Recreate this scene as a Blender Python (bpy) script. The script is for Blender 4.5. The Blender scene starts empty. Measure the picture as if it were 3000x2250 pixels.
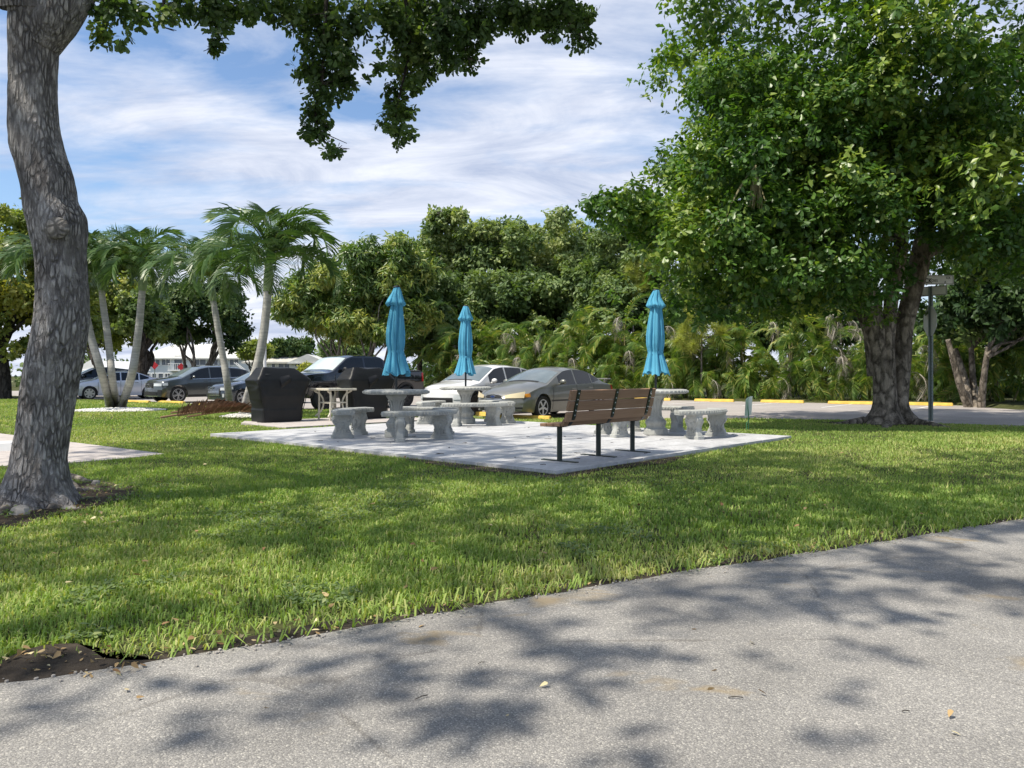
import bpy, bmesh, math, random
import numpy as np
from mathutils import Vector, Matrix, noise

scene = bpy.context.scene
# ------------------------------------------------------------------ camera
FOC, PCX, HOR, CAMH = 2240.0, 1500.0, 1098.0, 1.05     # focal length and horizon measured on the photograph (3000 px wide)
cam_d = bpy.data.cameras.new("camera")
cam_d.sensor_width = 36.0
cam_d.lens = 36.0 * FOC / 3000.0
cam_d.shift_y = -27.0 / 3000.0
cam_d.clip_start = 0.05
cam_d.clip_end = 3000.0
cam = bpy.data.objects.new("camera", cam_d)
cam.location = (0, 0, CAMH)
cam.rotation_euler = (math.pi / 2, 0, 0)
scene.collection.objects.link(cam)
scene.camera = cam

# ------------------------------------------------------------------ light
SUN_EL = math.radians(60.0)
SUN_AZ = math.radians(-118.0)         # clockwise from +Y: the sun stands high on the left, a little behind the camera
sun_d = bpy.data.lights.new("sun", 'SUN')
sun_d.energy = 2.45
sun_d.angle = math.radians(0.8)
sun_d.color = (1.0, 0.93, 0.80)
sun = bpy.data.objects.new("sun", sun_d)
sdir = Vector((math.sin(SUN_AZ) * math.cos(SUN_EL), math.cos(SUN_AZ) * math.cos(SUN_EL), math.sin(SUN_EL)))
sun.rotation_euler = (-sdir).to_track_quat('-Z', 'Y').to_euler()
sun.location = (0, 0, 40)
scene.collection.objects.link(sun)

world = bpy.data.worlds.new("World")
scene.world = world
world.use_nodes = True
wn, wl = world.node_tree.nodes, world.node_tree.links
wn.clear()
def W(t, **k):
    n = wn.new(t)
    for a, b in k.items():
        setattr(n, a, b)
    return n
w_out = W('ShaderNodeOutputWorld')
sky = W('ShaderNodeTexSky', sky_type='NISHITA')
sky.sun_disc = False
sky.sun_elevation = SUN_EL
sky.sun_rotation = SUN_AZ % (2 * math.pi)
sky.air_density = 1.0
sky.dust_density = 0.6
sky.ozone_density = 4.0
bg_sky = W('ShaderNodeBackground'); bg_sky.inputs['Strength'].default_value = 0.072
wl.new(sky.outputs['Color'], bg_sky.inputs['Color'])
tc = W('ShaderNodeTexCoord')
sep = W('ShaderNodeSeparateXYZ'); wl.new(tc.outputs['Generated'], sep.inputs[0])
def M(op, a, b=None, c=None):
    n = W('ShaderNodeMath', operation=op)
    for i, v in enumerate((a, b, c)):
        if v is None: continue
        if hasattr(v, 'default_value'): wl.new(v, n.inputs[i])
        else: n.inputs[i].default_value = v
    return n.outputs[0]
zc = M('MAXIMUM', sep.outputs['Z'], 0.0)
den = M('ADD', zc, 0.16)
cx_ = M('DIVIDE', sep.outputs['X'], den); cy_ = M('DIVIDE', sep.outputs['Y'], den)
comb = W('ShaderNodeCombineXYZ'); wl.new(cx_, comb.inputs[0]); wl.new(cy_, comb.inputs[1])
mp = W('ShaderNodeMapping'); wl.new(comb.outputs[0], mp.inputs['Vector'])
mp.inputs['Rotation'].default_value = (0, 0, math.radians(24)); mp.inputs['Scale'].default_value = (0.62, 1.25, 1.0)
mp.inputs['Location'].default_value = (2.3, 5.1, 0.0)
def NOI(vec, scale, detail, rough, dist=0.0):
    n = W('ShaderNodeTexNoise'); wl.new(vec, n.inputs['Vector'])
    n.inputs['Scale'].default_value = scale; n.inputs['Detail'].default_value = detail
    n.inputs['Roughness'].default_value = rough; n.inputs['Distortion'].default_value = dist
    return n.outputs['Fac']
n_big = NOI(mp.outputs[0], 0.75, 7.0, 0.58, 0.5)
n_fine = NOI(mp.outputs[0], 2.6, 8.0, 0.6, 0.3)
cov = M('MULTIPLY_ADD', n_fine, 0.50, M('MULTIPLY', n_big, 0.75))
ramp = W('ShaderNodeValToRGB'); wl.new(cov, ramp.inputs['Fac'])
ramp.color_ramp.elements[0].position = 0.525; ramp.color_ramp.elements[0].color = (0.0, 0.0, 0.0, 1)
ramp.color_ramp.elements[1].position = 0.685; ramp.color_ramp.elements[1].color = (0.97, 0.97, 0.97, 1)
# cumulus towers low over the horizon
cmb2 = W('ShaderNodeCombineXYZ'); wl.new(sep.outputs['X'], cmb2.inputs[0]); wl.new(sep.outputs['Y'], cmb2.inputs[1]); wl.new(M('MULTIPLY', sep.outputs['Z'], 1.5), cmb2.inputs[2])
n_cu = NOI(cmb2.outputs[0], 6.0, 8.0, 0.55)
low = M('MULTIPLY_ADD', sep.outputs['Z'], -4.2, 0.62)
cu = M('ADD', M('MULTIPLY', n_cu, 0.9), low)
rcu = W('ShaderNodeValToRGB'); wl.new(cu, rcu.inputs['Fac'])
rcu.color_ramp.elements[0].position = 0.62; rcu.color_ramp.elements[0].color = (0, 0, 0, 1)
rcu.color_ramp.elements[1].position = 0.74; rcu.color_ramp.elements[1].color = (1, 1, 1, 1)
fac = M('MAXIMUM', ramp.outputs['Color'], rcu.outputs['Color'])
ctone = W('ShaderNodeValToRGB'); wl.new(NOI(mp.outputs[0], 2.4, 8.0, 0.64, 0.6), ctone.inputs['Fac'])
ctone.color_ramp.elements[0].position = 0.3; ctone.color_ramp.elements[0].color = (0.40, 0.47, 0.64, 1)
ctone.color_ramp.elements[1].position = 0.72; ctone.color_ramp.elements[1].color = (0.92, 0.94, 1.0, 1)
bg_cl = W('ShaderNodeBackground'); bg_cl.inputs['Strength'].default_value = 0.49
wl.new(ctone.outputs['Color'], bg_cl.inputs['Color'])
wmix = W('ShaderNodeMixShader'); wl.new(fac, wmix.inputs[0]); wl.new(bg_sky.outputs[0], wmix.inputs[1]); wl.new(bg_cl.outputs[0], wmix.inputs[2])
wl.new(wmix.outputs[0], w_out.inputs['Surface'])

scene.view_settings.view_transform = 'Standard'
scene.view_settings.look = 'None'
scene.view_settings.gamma = 1.0
scene.view_settings.use_curve_mapping = False
scene.view_settings.exposure = 1.3
scene.cycles.max_bounces = 6
scene.cycles.transparent_max_bounces = 6
scene.cycles.use_denoising = True

# ------------------------------------------------------------------ helpers
C = scene.collection
RND = random.Random(11)
RNG = np.random.default_rng(5)

def P(px, py, Y):
    return Vector(((px - PCX) / FOC * Y, Y, CAMH - (py - HOR) / FOC * Y))
def G(px, py, z=0.0):
    Y = (CAMH - z) * FOC / (py - HOR)
    return Vector(((px - PCX) / FOC * Y, Y, z))

def link(o, parent=None):
    C.objects.link(o)
    if parent is not None: o.parent = parent
    return o
def tag(o, label=None, cat=None, group=None, kind=None):
    if label: o['label'] = label
    if cat: o['category'] = cat
    if group: o['group'] = group
    if kind: o['kind'] = kind
    return o
def thing(name, label, cat, loc=(0, 0, 0), rz=0.0, group=None):
    o = bpy.data.objects.new(name, None)
    o.empty_display_size = 0.2
    link(o); o.location = loc; o.rotation_euler = (0, 0, rz)
    return tag(o, label, cat, group)
def copy_tree(o, parent=None):
    c = o.copy(); C.objects.link(c)
    if parent is not None: c.parent = parent
    for ch in list(o.children): copy_tree(ch, c)
    return c

class MB:
    def __init__(s): s.v = []; s.f = []; s.m = []
    def add(s, vs, fs, mi=0):
        b = len(s.v); s.v += [tuple(p) for p in vs]
        for f in fs: s.f.append(tuple(b + i for i in f)); s.m.append(mi)
        return s
    def box(s, c, d, rz=0.0, top=1.0, mi=0, mat=None):
        hx, hy, hz = d[0] / 2, d[1] / 2, d[2] / 2
        vs = []
        for z, k in ((-hz, 1.0), (hz, top)):
            for x, y in ((-hx, -hy), (hx, -hy), (hx, hy), (-hx, hy)):
                p = Vector((x * k, y * k, z))
                if mat is not None: p = mat @ p
                if rz: p = Matrix.Rotation(rz, 3, 'Z') @ p
                vs.append(p + Vector(c))
        return s.add(vs, [(3, 2, 1, 0), (4, 5, 6, 7), (0, 1, 5, 4), (1, 2, 6, 5), (2, 3, 7, 6), (3, 0, 4, 7)], mi)
    def tube(s, pts, rad, n=8, cap=True, mi=0, flat=1.0):
        pts = [Vector(p) for p in pts]
        if not hasattr(rad, '__len__'): rad = [rad] * len(pts)
        vs, fs = [], []
        ref = None
        for i, p in enumerate(pts):
            t = (pts[min(i + 1, len(pts) - 1)] - pts[max(i - 1, 0)])
            t = t.normalized() if t.length > 1e-9 else Vector((0, 0, 1))
            if ref is None:
                ref = Vector((1, 0, 0)) if abs(t.x) < 0.8 else Vector((0, 1, 0))
            a = (ref - t * ref.dot(t)).normalized(); b = t.cross(a); ref = a
            for k in range(n):
                an = 2 * math.pi * k / n
                vs.append(p + (a * math.cos(an) + b * math.sin(an) * flat) * rad[i])
        for i in range(len(pts) - 1):
            for k in range(n):
                k2 = (k + 1) % n
                fs.append((i * n + k, i * n + k2, (i + 1) * n + k2, (i + 1) * n + k))
        if cap:
            fs.append(tuple(range(n - 1, -1, -1))); fs.append(tuple((len(pts) - 1) * n + k for k in range(n)))
        return s.add(vs, fs, mi)
    def lathe(s, prof, n=24, c=(0, 0, 0), mi=0, ph=0.0):
        vs, fs = [], []
        for r, z in prof:
            for k in range(n):
                a = 2 * math.pi * k / n + ph
                vs.append((c[0] + r * math.cos(a), c[1] + r * math.sin(a), c[2] + z))
        for i in range(len(prof) - 1):
            for k in range(n):
                k2 = (k + 1) % n
                fs.append((i * n + k, i * n + k2, (i + 1) * n + k2, (i + 1) * n + k))
        fs.append(tuple(range(n - 1, -1, -1))); fs.append(tuple((len(prof) - 1) * n + k for k in range(n)))
        return s.add(vs, fs, mi)
    def prism(s, poly, z0, z1, mi=0):
        n = len(poly)
        vs = [(x, y, z0) for x, y in poly] + [(x, y, z1) for x, y in poly]
        fs = [tuple(range(n - 1, -1, -1)), tuple(range(n, 2 * n))] + [(i, (i + 1) % n, n + (i + 1) % n, n + i) for i in range(n)]
        return s.add(vs, fs, mi)
    def grid(s, fn, nu, nv, mi=0, flip=False):
        vs = [fn(i / nu, j / nv) for i in range(nu + 1) for j in range(nv + 1)]
        fs = []
        for i in range(nu):
            for j in range(nv):
                q = (i * (nv + 1) + j, (i + 1) * (nv + 1) + j, (i + 1) * (nv + 1) + j + 1, i * (nv + 1) + j + 1)
                fs.append(q[::-1] if flip else q)
        return s.add(vs, fs, mi)
    def ball(s, c, r, nu=6, nv=4, sc=(1, 1, 1), mi=0):
        vs = [(c[0], c[1], c[2] - r * sc[2])]
        for j in range(1, nv):
            t = -math.pi / 2 + math.pi * j / nv
            for i in range(nu):
                a = 2 * math.pi * i / nu
                vs.append((c[0] + r * sc[0] * math.cos(t) * math.cos(a), c[1] + r * sc[1] * math.cos(t) * math.sin(a), c[2] + r * sc[2] * math.sin(t)))
        vs.append((c[0], c[1], c[2] + r * sc[2]))
        fs = [(0, 1 + (i + 1) % nu, 1 + i) for i in range(nu)]
        for j in range(nv - 2):
            for i in range(nu):
                a, b = 1 + j * nu + i, 1 + j * nu + (i + 1) % nu
                fs.append((a, b, b + nu, a + nu))
        l = len(vs) - 1; o = 1 + (nv - 2) * nu
        fs += [(o + i, o + (i + 1) % nu, l) for i in range(nu)]
        return s.add(vs, fs, mi)
    def mesh(s, name, mats, smooth=None):
        me = bpy.data.meshes.new(name)
        me.from_pydata(s.v, [], s.f)
        if not isinstance(mats, (list, tuple)): mats = [mats]
        for m in mats: me.materials.append(m)
        if any(s.m): me.polygons.foreach_set('material_index', s.m)
        bm = bmesh.new(); bm.from_mesh(me); bmesh.ops.recalc_face_normals(bm, faces=bm.faces); bm.to_mesh(me); bm.free()
        if smooth is not None:
            me.shade_smooth()
            if smooth < 170: me.set_sharp_from_angle(angle=math.radians(smooth))
        return me
    def build(s, name, mats, parent=None, smooth=None, bevel=None, loc=None, rz=None):
        o = bpy.data.objects.new(name, s.mesh(name, mats, smooth))
        link(o, parent)
        if loc is not None: o.location = loc
        if rz is not None: o.rotation_euler = (0, 0, rz)
        if bevel:
            b = o.modifiers.new('bevel', 'BEVEL'); b.width = bevel; b.segments = 2; b.limit_method = 'ANGLE'; b.angle_limit = math.radians(40)
        return o

def mesh_np(name, verts, faces, mat, tint=None, smooth=False):
    me = bpy.data.meshes.new(name)
    nv, (nf, k) = len(verts), faces.shape
    me.vertices.add(nv); me.vertices.foreach_set('co', np.ascontiguousarray(verts, dtype=np.float32).ravel())
    me.loops.add(nf * k); me.loops.foreach_set('vertex_index', np.ascontiguousarray(faces, dtype=np.int32).ravel())
    me.polygons.add(nf); me.polygons.foreach_set('loop_start', np.arange(0, nf * k, k, dtype=np.int32))
    if smooth: me.polygons.foreach_set('use_smooth', np.ones(nf, dtype=bool))
    if tint is not None:
        a = me.attributes.new('tint', 'FLOAT', 'POINT'); a.data.foreach_set('value', np.ascontiguousarray(tint, dtype=np.float32))
    me.update(calc_edges=True)
    me.materials.append(mat)
    return me
def obj_np(name, verts, faces, mat, parent=None, tint=None, smooth=False):
    return link(bpy.data.objects.new(name, mesh_np(name, verts, faces, mat, tint, smooth)), parent)

def catmull(pts, n=6):
    pts = [np.array(p, float) for p in pts]
    q = [2 * pts[0] - pts[1]] + pts + [2 * pts[-1] - pts[-2]]
    out = []
    for i in range(1, len(q) - 2):
        for k in range(n):
            t = k / n
            out.append(0.5 * (2 * q[i] + (q[i + 1] - q[i - 1]) * t + (2 * q[i - 1] - 5 * q[i] + 4 * q[i + 1] - q[i + 2]) * t * t + (3 * q[i] - q[i - 1] - 3 * q[i + 1] + q[i + 2]) * t ** 3))
    out.append(pts[-1])
    return out
def inside(poly, x, y):
    r = np.zeros(x.shape, bool); n = len(poly)
    for i in range(n):
        x1, y1 = poly[i]; x2, y2 = poly[(i + 1) % n]
        c = ((y1 > y) != (y2 > y)) & (x < (x2 - x1) * (y - y1) / (y2 - y1 + 1e-12) + x1)
        r ^= c
    return r
def dist_line(line, x, y):
    d = np.full(x.shape, 1e9)
    for (x1, y1), (x2, y2) in zip(line[:-1], line[1:]):
        vx, vy = x2 - x1, y2 - y1
        t = np.clip(((x - x1) * vx + (y - y1) * vy) / (vx * vx + vy * vy), 0, 1)
        d = np.minimum(d, np.hypot(x - x1 - t * vx, y - y1 - t * vy))
    return d
def vnoise(x, y, s, seed=0.0):
    """cheap smooth 2-D value noise (numpy), 0..1"""
    x = x * s + seed * 17.3; y = y * s + seed * 9.1
    xi, yi = np.floor(x), np.floor(y); fx, fy = x - xi, y - yi
    fx = fx * fx * (3 - 2 * fx); fy = fy * fy * (3 - 2 * fy)
    h = lambda a, b: np.modf(np.abs(np.sin(a * 127.1 + b * 311.7) * 43758.5453))[0]
    return (h(xi, yi) * (1 - fx) + h(xi + 1, yi) * fx) * (1 - fy) + (h(xi, yi + 1) * (1 - fx) + h(xi + 1, yi + 1) * fx) * fy

# ------------------------------------------------------------------ materials
class NT:
    def __init__(s, name):
        s.mat = bpy.data.materials.new(name); s.mat.use_nodes = True
        s.t = s.mat.node_tree; s.n = s.t.nodes; s.l = s.t.links
        s.p = s.n['Principled BSDF']; s.out = s.n['Material Output']
        s.tc = s.n.new('ShaderNodeTexCoord')
    def new(s, t, **k):
        n = s.n.new(t)
        for a, b in k.items(): setattr(n, a, b)
        return n
    def put(s, sock, v):
        if hasattr(v, 'is_output') or hasattr(v, 'links'): s.l.new(v, sock)
        else: sock.default_value = v
    def vec(s, scale=(1, 1, 1), src='Object', rot=(0, 0, 0)):
        m = s.new('ShaderNodeMapping'); s.l.new(s.tc.outputs[src], m.inputs['Vector'])
        m.inputs['Scale'].default_value = scale; m.inputs['Rotation'].default_value = rot
        return m.outputs[0]
    def noise(s, vec, scale, detail=4.0, rough=0.55, dist=0.0):
        n = s.new('ShaderNodeTexNoise'); s.l.new(vec, n.inputs['Vector'])
        n.inputs['Scale'].default_value = scale; n.inputs['Detail'].default_value = detail
        n.inputs['Roughness'].default_value = rough; n.inputs['Distortion'].default_value = dist
        return n.outputs['Fac']
    def voro(s, vec, scale, feat='F1', out='Distance', rnd=1.0):
        n = s.new('ShaderNodeTexVoronoi', feature=feat); s.l.new(vec, n.inputs['Vector'])
        n.inputs['Scale'].default_value = scale; n.inputs['Randomness'].default_value = rnd
        return n.outputs[out]
    def ramp(s, fac, stops, interp='LINEAR'):
        n = s.new('ShaderNodeValToRGB'); s.put(n.inputs['Fac'], fac)
        cr = n.color_ramp; cr.interpolation = interp
        while len(cr.elements) < len(stops): cr.elements.new(0.5)
        for e, (p, c) in zip(cr.elements, stops):
            e.position = p; e.color = (c, c, c, 1) if not hasattr(c, '__len__') else (c[0], c[1], c[2], 1)
        return n.outputs['Color']
    def mix(s, fac, a, b, mode='MIX'):
        n = s.new('ShaderNodeMix', data_type='RGBA', blend_type=mode)
        s.put(n.inputs[0], fac)
        for sk, v in ((n.inputs[6], a), (n.inputs[7], b)):
            if hasattr(v, 'links'): s.l.new(v, sk)
            else: sk.default_value = (v[0], v[1], v[2], 1) if hasattr(v, '__len__') else (v, v, v, 1)
        return n.outputs[2]
    def math(s, op, a, b=None, c=None):
        n = s.new('ShaderNodeMath', operation=op)
        for i, v in enumerate((a, b, c)):
            if v is not None: s.put(n.inputs[i], v)
        return n.outputs[0]
    def bump(s, h, strength=0.3, dist=0.02, base=None):
        n = s.new('ShaderNodeBump'); s.l.new(h, n.inputs['Height'])
        n.inputs['Strength'].default_value = strength; n.inputs['Distance'].default_value = dist
        if base is not None: s.l.new(base, n.inputs['Normal'])
        s.l.new(n.outputs[0], s.p.inputs['Normal'])
        return n.outputs[0]
    def color(s, c):
        if hasattr(c, 'links'): s.l.new(c, s.p.inputs['Base Color'])
        else: s.p.inputs['Base Color'].default_value = (c[0], c[1], c[2], 1)
    def attr(s, name='tint'):
        n = s.new('ShaderNodeAttribute'); n.attribute_name = name
        return n.outputs['Fac']
    def rand(s):
        return s.new('ShaderNodeObjectInfo').outputs['Random']
    def set(s, **k):
        names = dict(rough='Roughness', metal='Metallic', spec='Specular IOR Level', coat='Coat Weight', coatr='Coat Roughness', ior='IOR', trans='Transmission Weight', alpha='Alpha')
        for a, b in k.items(): s.put(s.p.inputs[names[a]], b)
        return s

def simple(name, c, rough=0.5, metal=0.0, spec=0.5, var=0.12, vscale=6.0, bump=0.0, bscale=60.0, coat=0.0):
    t = NT(name)
    nz = t.noise(t.vec(), vscale, 5.0, 0.6)
    lo = tuple(x * (1 - var) for x in c); hi = tuple(min(1, x * (1 + var)) for x in c)
    t.color(t.ramp(nz, [(0.3, lo), (0.7, hi)]))
    t.set(rough=rough, metal=metal, spec=spec, coat=coat)
    if bump: t.bump(t.noise(t.vec(), bscale, 4.0, 0.6), bump, 0.01)
    return t.mat

def leaf_mat(name, c0, c1, c2, trans=0.35, rough=0.45, spec=0.4, tcol=None):
    t = NT(name)
    g_ = 1.28; c0, c1, c2 = [tuple(min(.7, x * g_) for x in c) for c in (c0, c1, c2)]
    col = t.ramp(t.attr(), [(0.0, c0), (0.55, c1), (1.0, c2)])
    t.color(col); t.set(rough=rough, spec=spec)
    tr = t.new('ShaderNodeBsdfTranslucent')
    tm = t.mix(1.0, col, tcol or (1.5, 1.6, 0.55), 'MULTIPLY')
    t.l.new(tm, tr.inputs['Color'])
    mx = t.new('ShaderNodeMixShader'); mx.inputs[0].default_value = trans
    t.l.new(t.p.outputs[0], mx.inputs[1]); t.l.new(tr.outputs[0], mx.inputs[2]); t.l.new(mx.outputs[0], t.out.inputs['Surface'])
    return t.mat

def asphalt_mat():
    t = NT('worn_asphalt'); v = t.vec()
    agg = t.voro(v, 190.0, 'F1', 'Color')
    sepc = t.new('ShaderNodeSeparateColor'); t.l.new(agg, sepc.inputs[0])
    stone = t.ramp(sepc.outputs[0], [(0.0, (0.235, 0.227, 0.218)), (0.5, (0.325, 0.312, 0.296)), (0.86, (0.385, 0.368, 0.342)), (1.0, (0.56, 0.535, 0.485))])
    d = t.voro(v, 190.0, 'F1', 'Distance')
    dark = t.ramp(d, [(0.25, 1.0), (0.62, 0.70)])
    c = t.mix(1.0, stone, dark, 'MULTIPLY')
    big = t.noise(v, 0.9, 6.0, 0.62)
    c = t.mix(1.0, c, t.ramp(big, [(0.3, 0.78), (0.7, 1.18)]), 'MULTIPLY')
    # brown rust stains with their own outline
    st = t.noise(t.vec((1.0, 1.6, 1.0)), 1.35, 4.0, 0.62, 0.4)
    stm = t.ramp(st, [(0.60, 0.0), (0.69, 0.8)])
    c = t.mix(stm, c, (0.30, 0.235, 0.145))
    cr = t.voro(t.vec((1, 1, 1)), 0.55, 'DISTANCE_TO_EDGE')
    warp = t.noise(v, 3.0, 6.0, 0.7)
    crm = t.ramp(t.math('ADD', cr, t.math('MULTIPLY', warp, 0.05)), [(0.022, 0.0), (0.030, 1.0)])
    c = t.mix(1.0, c, t.mix(crm, (0.72, 0.71, 0.70), (1, 1, 1)), 'MULTIPLY')
    t.color(c); t.set(rough=0.88, spec=0.25)
    h = t.math('SUBTRACT', t.math('MULTIPLY', sepc.outputs[1], 0.6), d)
    t.bump(h, 0.4, 0.005)
    return t.mat
def lot_mat():
    t = NT('faded_lot_asphalt'); v = t.vec()
    c = t.ramp(t.noise(v, 0.5, 8.0, 0.65), [(0.25, (0.29, 0.265, 0.245)), (0.75, (0.42, 0.385, 0.36))])
    sp = t.voro(v, 40.0, 'F1', 'Color'); sepc = t.new('ShaderNodeSeparateColor'); t.l.new(sp, sepc.inputs[0])
    c = t.mix(1.0, c, t.ramp(sepc.outputs[0], [(0, 0.85), (1, 1.15)]), 'MULTIPLY')
    st = t.ramp(t.noise(t.vec((0.35, 1.2, 1), rot=(0, 0, 0.6)), 0.8, 5.0, 0.6), [(0.55, 1.0), (0.7, 0.78)])
    t.color(t.mix(1.0, c, st, 'MULTIPLY')); t.set(rough=0.9, spec=0.2)
    return t.mat
def soil_mat(name, a, b, k=1.0):
    t = NT(name); v = t.vec()
    c = t.ramp(t.noise(v, 9.0 * k, 8.0, 0.7), [(0.3, a), (0.7, b)])
    t.color(c); t.set(rough=0.95, spec=0.1)
    t.bump(t.noise(v, 40.0 * k, 6.0, 0.7), 0.7, 0.02)
    return t.mat
def concrete_mat(name, a, b, speck=0.25, stain=0.35):
    t = NT(name); v = t.vec()
    c = t.ramp(t.noise(v, 7.0, 8.0, 0.65), [(0.3, a), (0.7, b)])
    pit = t.voro(v, 90.0); c = t.mix(1.0, c, t.ramp(pit, [(0.05, 1 - speck), (0.3, 1.0)]), 'MULTIPLY')
    st = t.noise(t.vec((1, 1, 0.35)), 3.2, 6.0, 0.7)
    c = t.mix(1.0, c, t.ramp(st, [(0.5, 1.0), (0.72, 1 - stain)]), 'MULTIPLY')
    t.color(c); t.set(rough=0.85, spec=0.25)
    t.bump(t.noise(v, 70.0, 6.0, 0.7), 0.25, 0.008)
    return t.mat
def bark_mat(name, a, b, crack, sx=9.0, sz=2.2, depth=0.02, patch=True):
    t = NT(name)
    v = t.vec((sx, sx, sz))
    w = t.noise(t.vec((1, 1, 0.6)), 4.0, 5.0, 0.6)
    vv = t.new('ShaderNodeVectorMath', operation='ADD'); t.l.new(v, vv.inputs[0])
    cmb = t.new('ShaderNodeCombineXYZ'); t.put(cmb.inputs[0], t.math('MULTIPLY', w, 2.2)); t.put(cmb.inputs[2], t.math('MULTIPLY', w, 1.5)); t.l.new(cmb.outputs[0], vv.inputs[1])
    e = t.voro(vv.outputs[0], 1.0, 'DISTANCE_TO_EDGE')
    fine = t.noise(t.vec((30, 30, 7)), 1.6, 6.0, 0.7)
    col = t.ramp(t.noise(t.vec((1, 1, 0.5)), 3.0, 7.0, 0.7), [(0.3, a), (0.7, b)])
    col = t.mix(1.0, col, t.ramp(fine, [(0.3, 0.72), (0.7, 1.2)]), 'MULTIPLY')
    keep = t.ramp(t.noise(t.vec((5, 5, 2.2)), 1.4, 4.0, 0.6), [(0.36, 0.0), (0.60, 1.0)])
    em0 = t.ramp(e, [(0.0, 0.0), (0.20, 1.0)])
    em = t.math('MAXIMUM', em0, t.math('MULTIPLY_ADD', keep, 0.62, 0.0))
    rid = t.noise(t.vec((sx * 1.1, sx * 1.1, sx * .16)), 1.0, 5.0, 0.65, 0.6)
    col = t.mix(1.0, col, t.ramp(rid, [(0.34, 0.42), (0.54, 1.12)]), 'MULTIPLY')
    col = t.mix(em, crack, col)
    if patch:
        pm = t.ramp(t.noise(t.vec((1, 1, 0.55)), 2.3, 6.0, 0.75), [(0.48, 0.0), (0.60, 0.70)])
        col = t.mix(pm, col, tuple(x * 1.3 for x in crack))
    if patch:
        lm = t.ramp(t.noise(t.vec((1, 1, 0.7)), 4.2, 5.0, 0.7, .4), [(0.56, 0.0), (0.68, 0.55)])
        col = t.mix(lm, col, tuple(min(.7, x * 1.12) for x in b))
    t.color(col); t.set(rough=0.92, spec=0.15)
    h = t.math('ADD', t.math('ADD', t.math('MULTIPLY', em, 0.8), rid), t.math('MULTIPLY', fine, 0.6))
    t.bump(h, 0.9, depth)
    return t.mat
def palm_bark():
    t = NT('palm_bark'); v = t.vec((1, 1, 1))
    wv = t.new('ShaderNodeTexWave', wave_type='BANDS', bands_direction='Z'); t.l.new(v, wv.inputs['Vector'])
    wv.inputs['Scale'].default_value = 3.6; wv.inputs['Distortion'].default_value = 3.0; wv.inputs['Detail'].default_value = 3.0
    c = t.ramp(t.noise(t.vec((1, 1, 3)), 4.0, 6.0, 0.65), [(0.3, (0.32, 0.31, 0.285)), (0.7, (0.54, 0.525, 0.48))])
    c = t.mix(1.0, c, t.ramp(wv.outputs['Fac'], [(0.0, 0.84), (0.3, 1.0)]), 'MULTIPLY')
    t.color(c); t.set(rough=0.9, spec=0.15); t.bump(wv.outputs['Fac'], 0.12, 0.008)
    return t.mat
def paint(name, c, metal=0.55, rough=0.32, coat=1.0, dust=0.0):
    t = NT(name)
    nz = t.noise(t.vec(), 3.0, 5.0, 0.6)
    cc = t.ramp(nz, [(0.3, tuple(x * 0.94 for x in c)), (0.7, tuple(min(1, x * 1.05) for x in c))])
    if dust:
        cc = t.mix(t.ramp(t.noise(t.vec(), 1.8, 6.0, 0.6), [(0.35, dust * 0.4), (0.7, dust)]), cc, (0.25, 0.25, 0.23))
    t.color(cc); t.set(metal=metal, rough=rough, coat=coat, coatr=0.06)
    return t.mat
def glass_mat(name, c=(0.012, 0.016, 0.02), rough=0.03, spec=0.9):
    t = NT(name)
    t.color(t.ramp(t.noise(t.vec(), 1.5, 3.0), [(0.3, c), (0.7, tuple(x * 1.6 for x in c))])); t.set(rough=rough, spec=spec, ior=1.55)
    return t.mat

MAT = {}
MAT['asphalt'] = asphalt_mat()
MAT['lot'] = lot_mat()
MAT['soil'] = soil_mat('lawn_soil', (0.04, 0.048, 0.018), (0.095, 0.10, 0.04))
MAT['dirt'] = soil_mat('bare_dirt', (0.035, 0.027, 0.020), (0.11, 0.088, 0.065))
MAT['mulch'] = soil_mat('dark_edge_soil', (0.024, 0.020, 0.017), (0.085, 0.070, 0.056))
MAT['paver'] = None
def paver_mat():
    t = NT('white_paver'); v = t.vec()
    r = t.rand()
    base = t.ramp(r, [(0.0, (0.49, 0.49, 0.50)), (1.0, (0.58, 0.58, 0.59))])
    c = t.mix(1.0, base, t.ramp(t.noise(t.vec((1, 1, 1)), 5.0, 7.0, 0.65), [(0.3, 0.86), (0.65, 1.06)]), 'MULTIPLY')
    vein = t.noise(t.vec((1.0, 3.5, 1)), 2.2, 8.0, 0.7, 1.2)
    c = t.mix(1.0, c, t.ramp(vein, [(0.42, 1.0), (0.5, 0.82), (0.58, 1.0)]), 'MULTIPLY')
    t.color(c); t.set(rough=0.62, spec=0.35); t.bump(t.noise(v, 90.0, 4.0, 0.6), 0.12, 0.004)
    return t.mat
MAT['paver'] = paver_mat()
MAT['slab'] = concrete_mat('slab_concrete', (0.30, 0.29, 0.27), (0.42, 0.41, 0.385))
MAT['walk'] = concrete_mat('walk_concrete', (0.40, 0.36, 0.34), (0.52, 0.475, 0.45), 0.12, 0.25)
MAT['cast'] = concrete_mat('cast_concrete', (0.33, 0.335, 0.315), (0.47, 0.475, 0.45), 0.3, 0.42)
MAT['oakbark'] = bark_mat('oak_bark', (0.32, 0.30, 0.29), (0.58, 0.555, 0.545), (0.085, 0.078, 0.077), 31.0, 8.0, 0.04)
MAT['figbark'] = bark_mat('broad_tree_bark', (0.26, 0.22, 0.175), (0.42, 0.365, 0.30), (0.045, 0.038, 0.030), 5.0, 2.6, 0.03)
MAT['darkbark'] = bark_mat('dark_bark', (0.05, 0.045, 0.04), (0.12, 0.105, 0.09), (0.015, 0.013, 0.012), 6.0, 2.0, 0.03, False)
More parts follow.
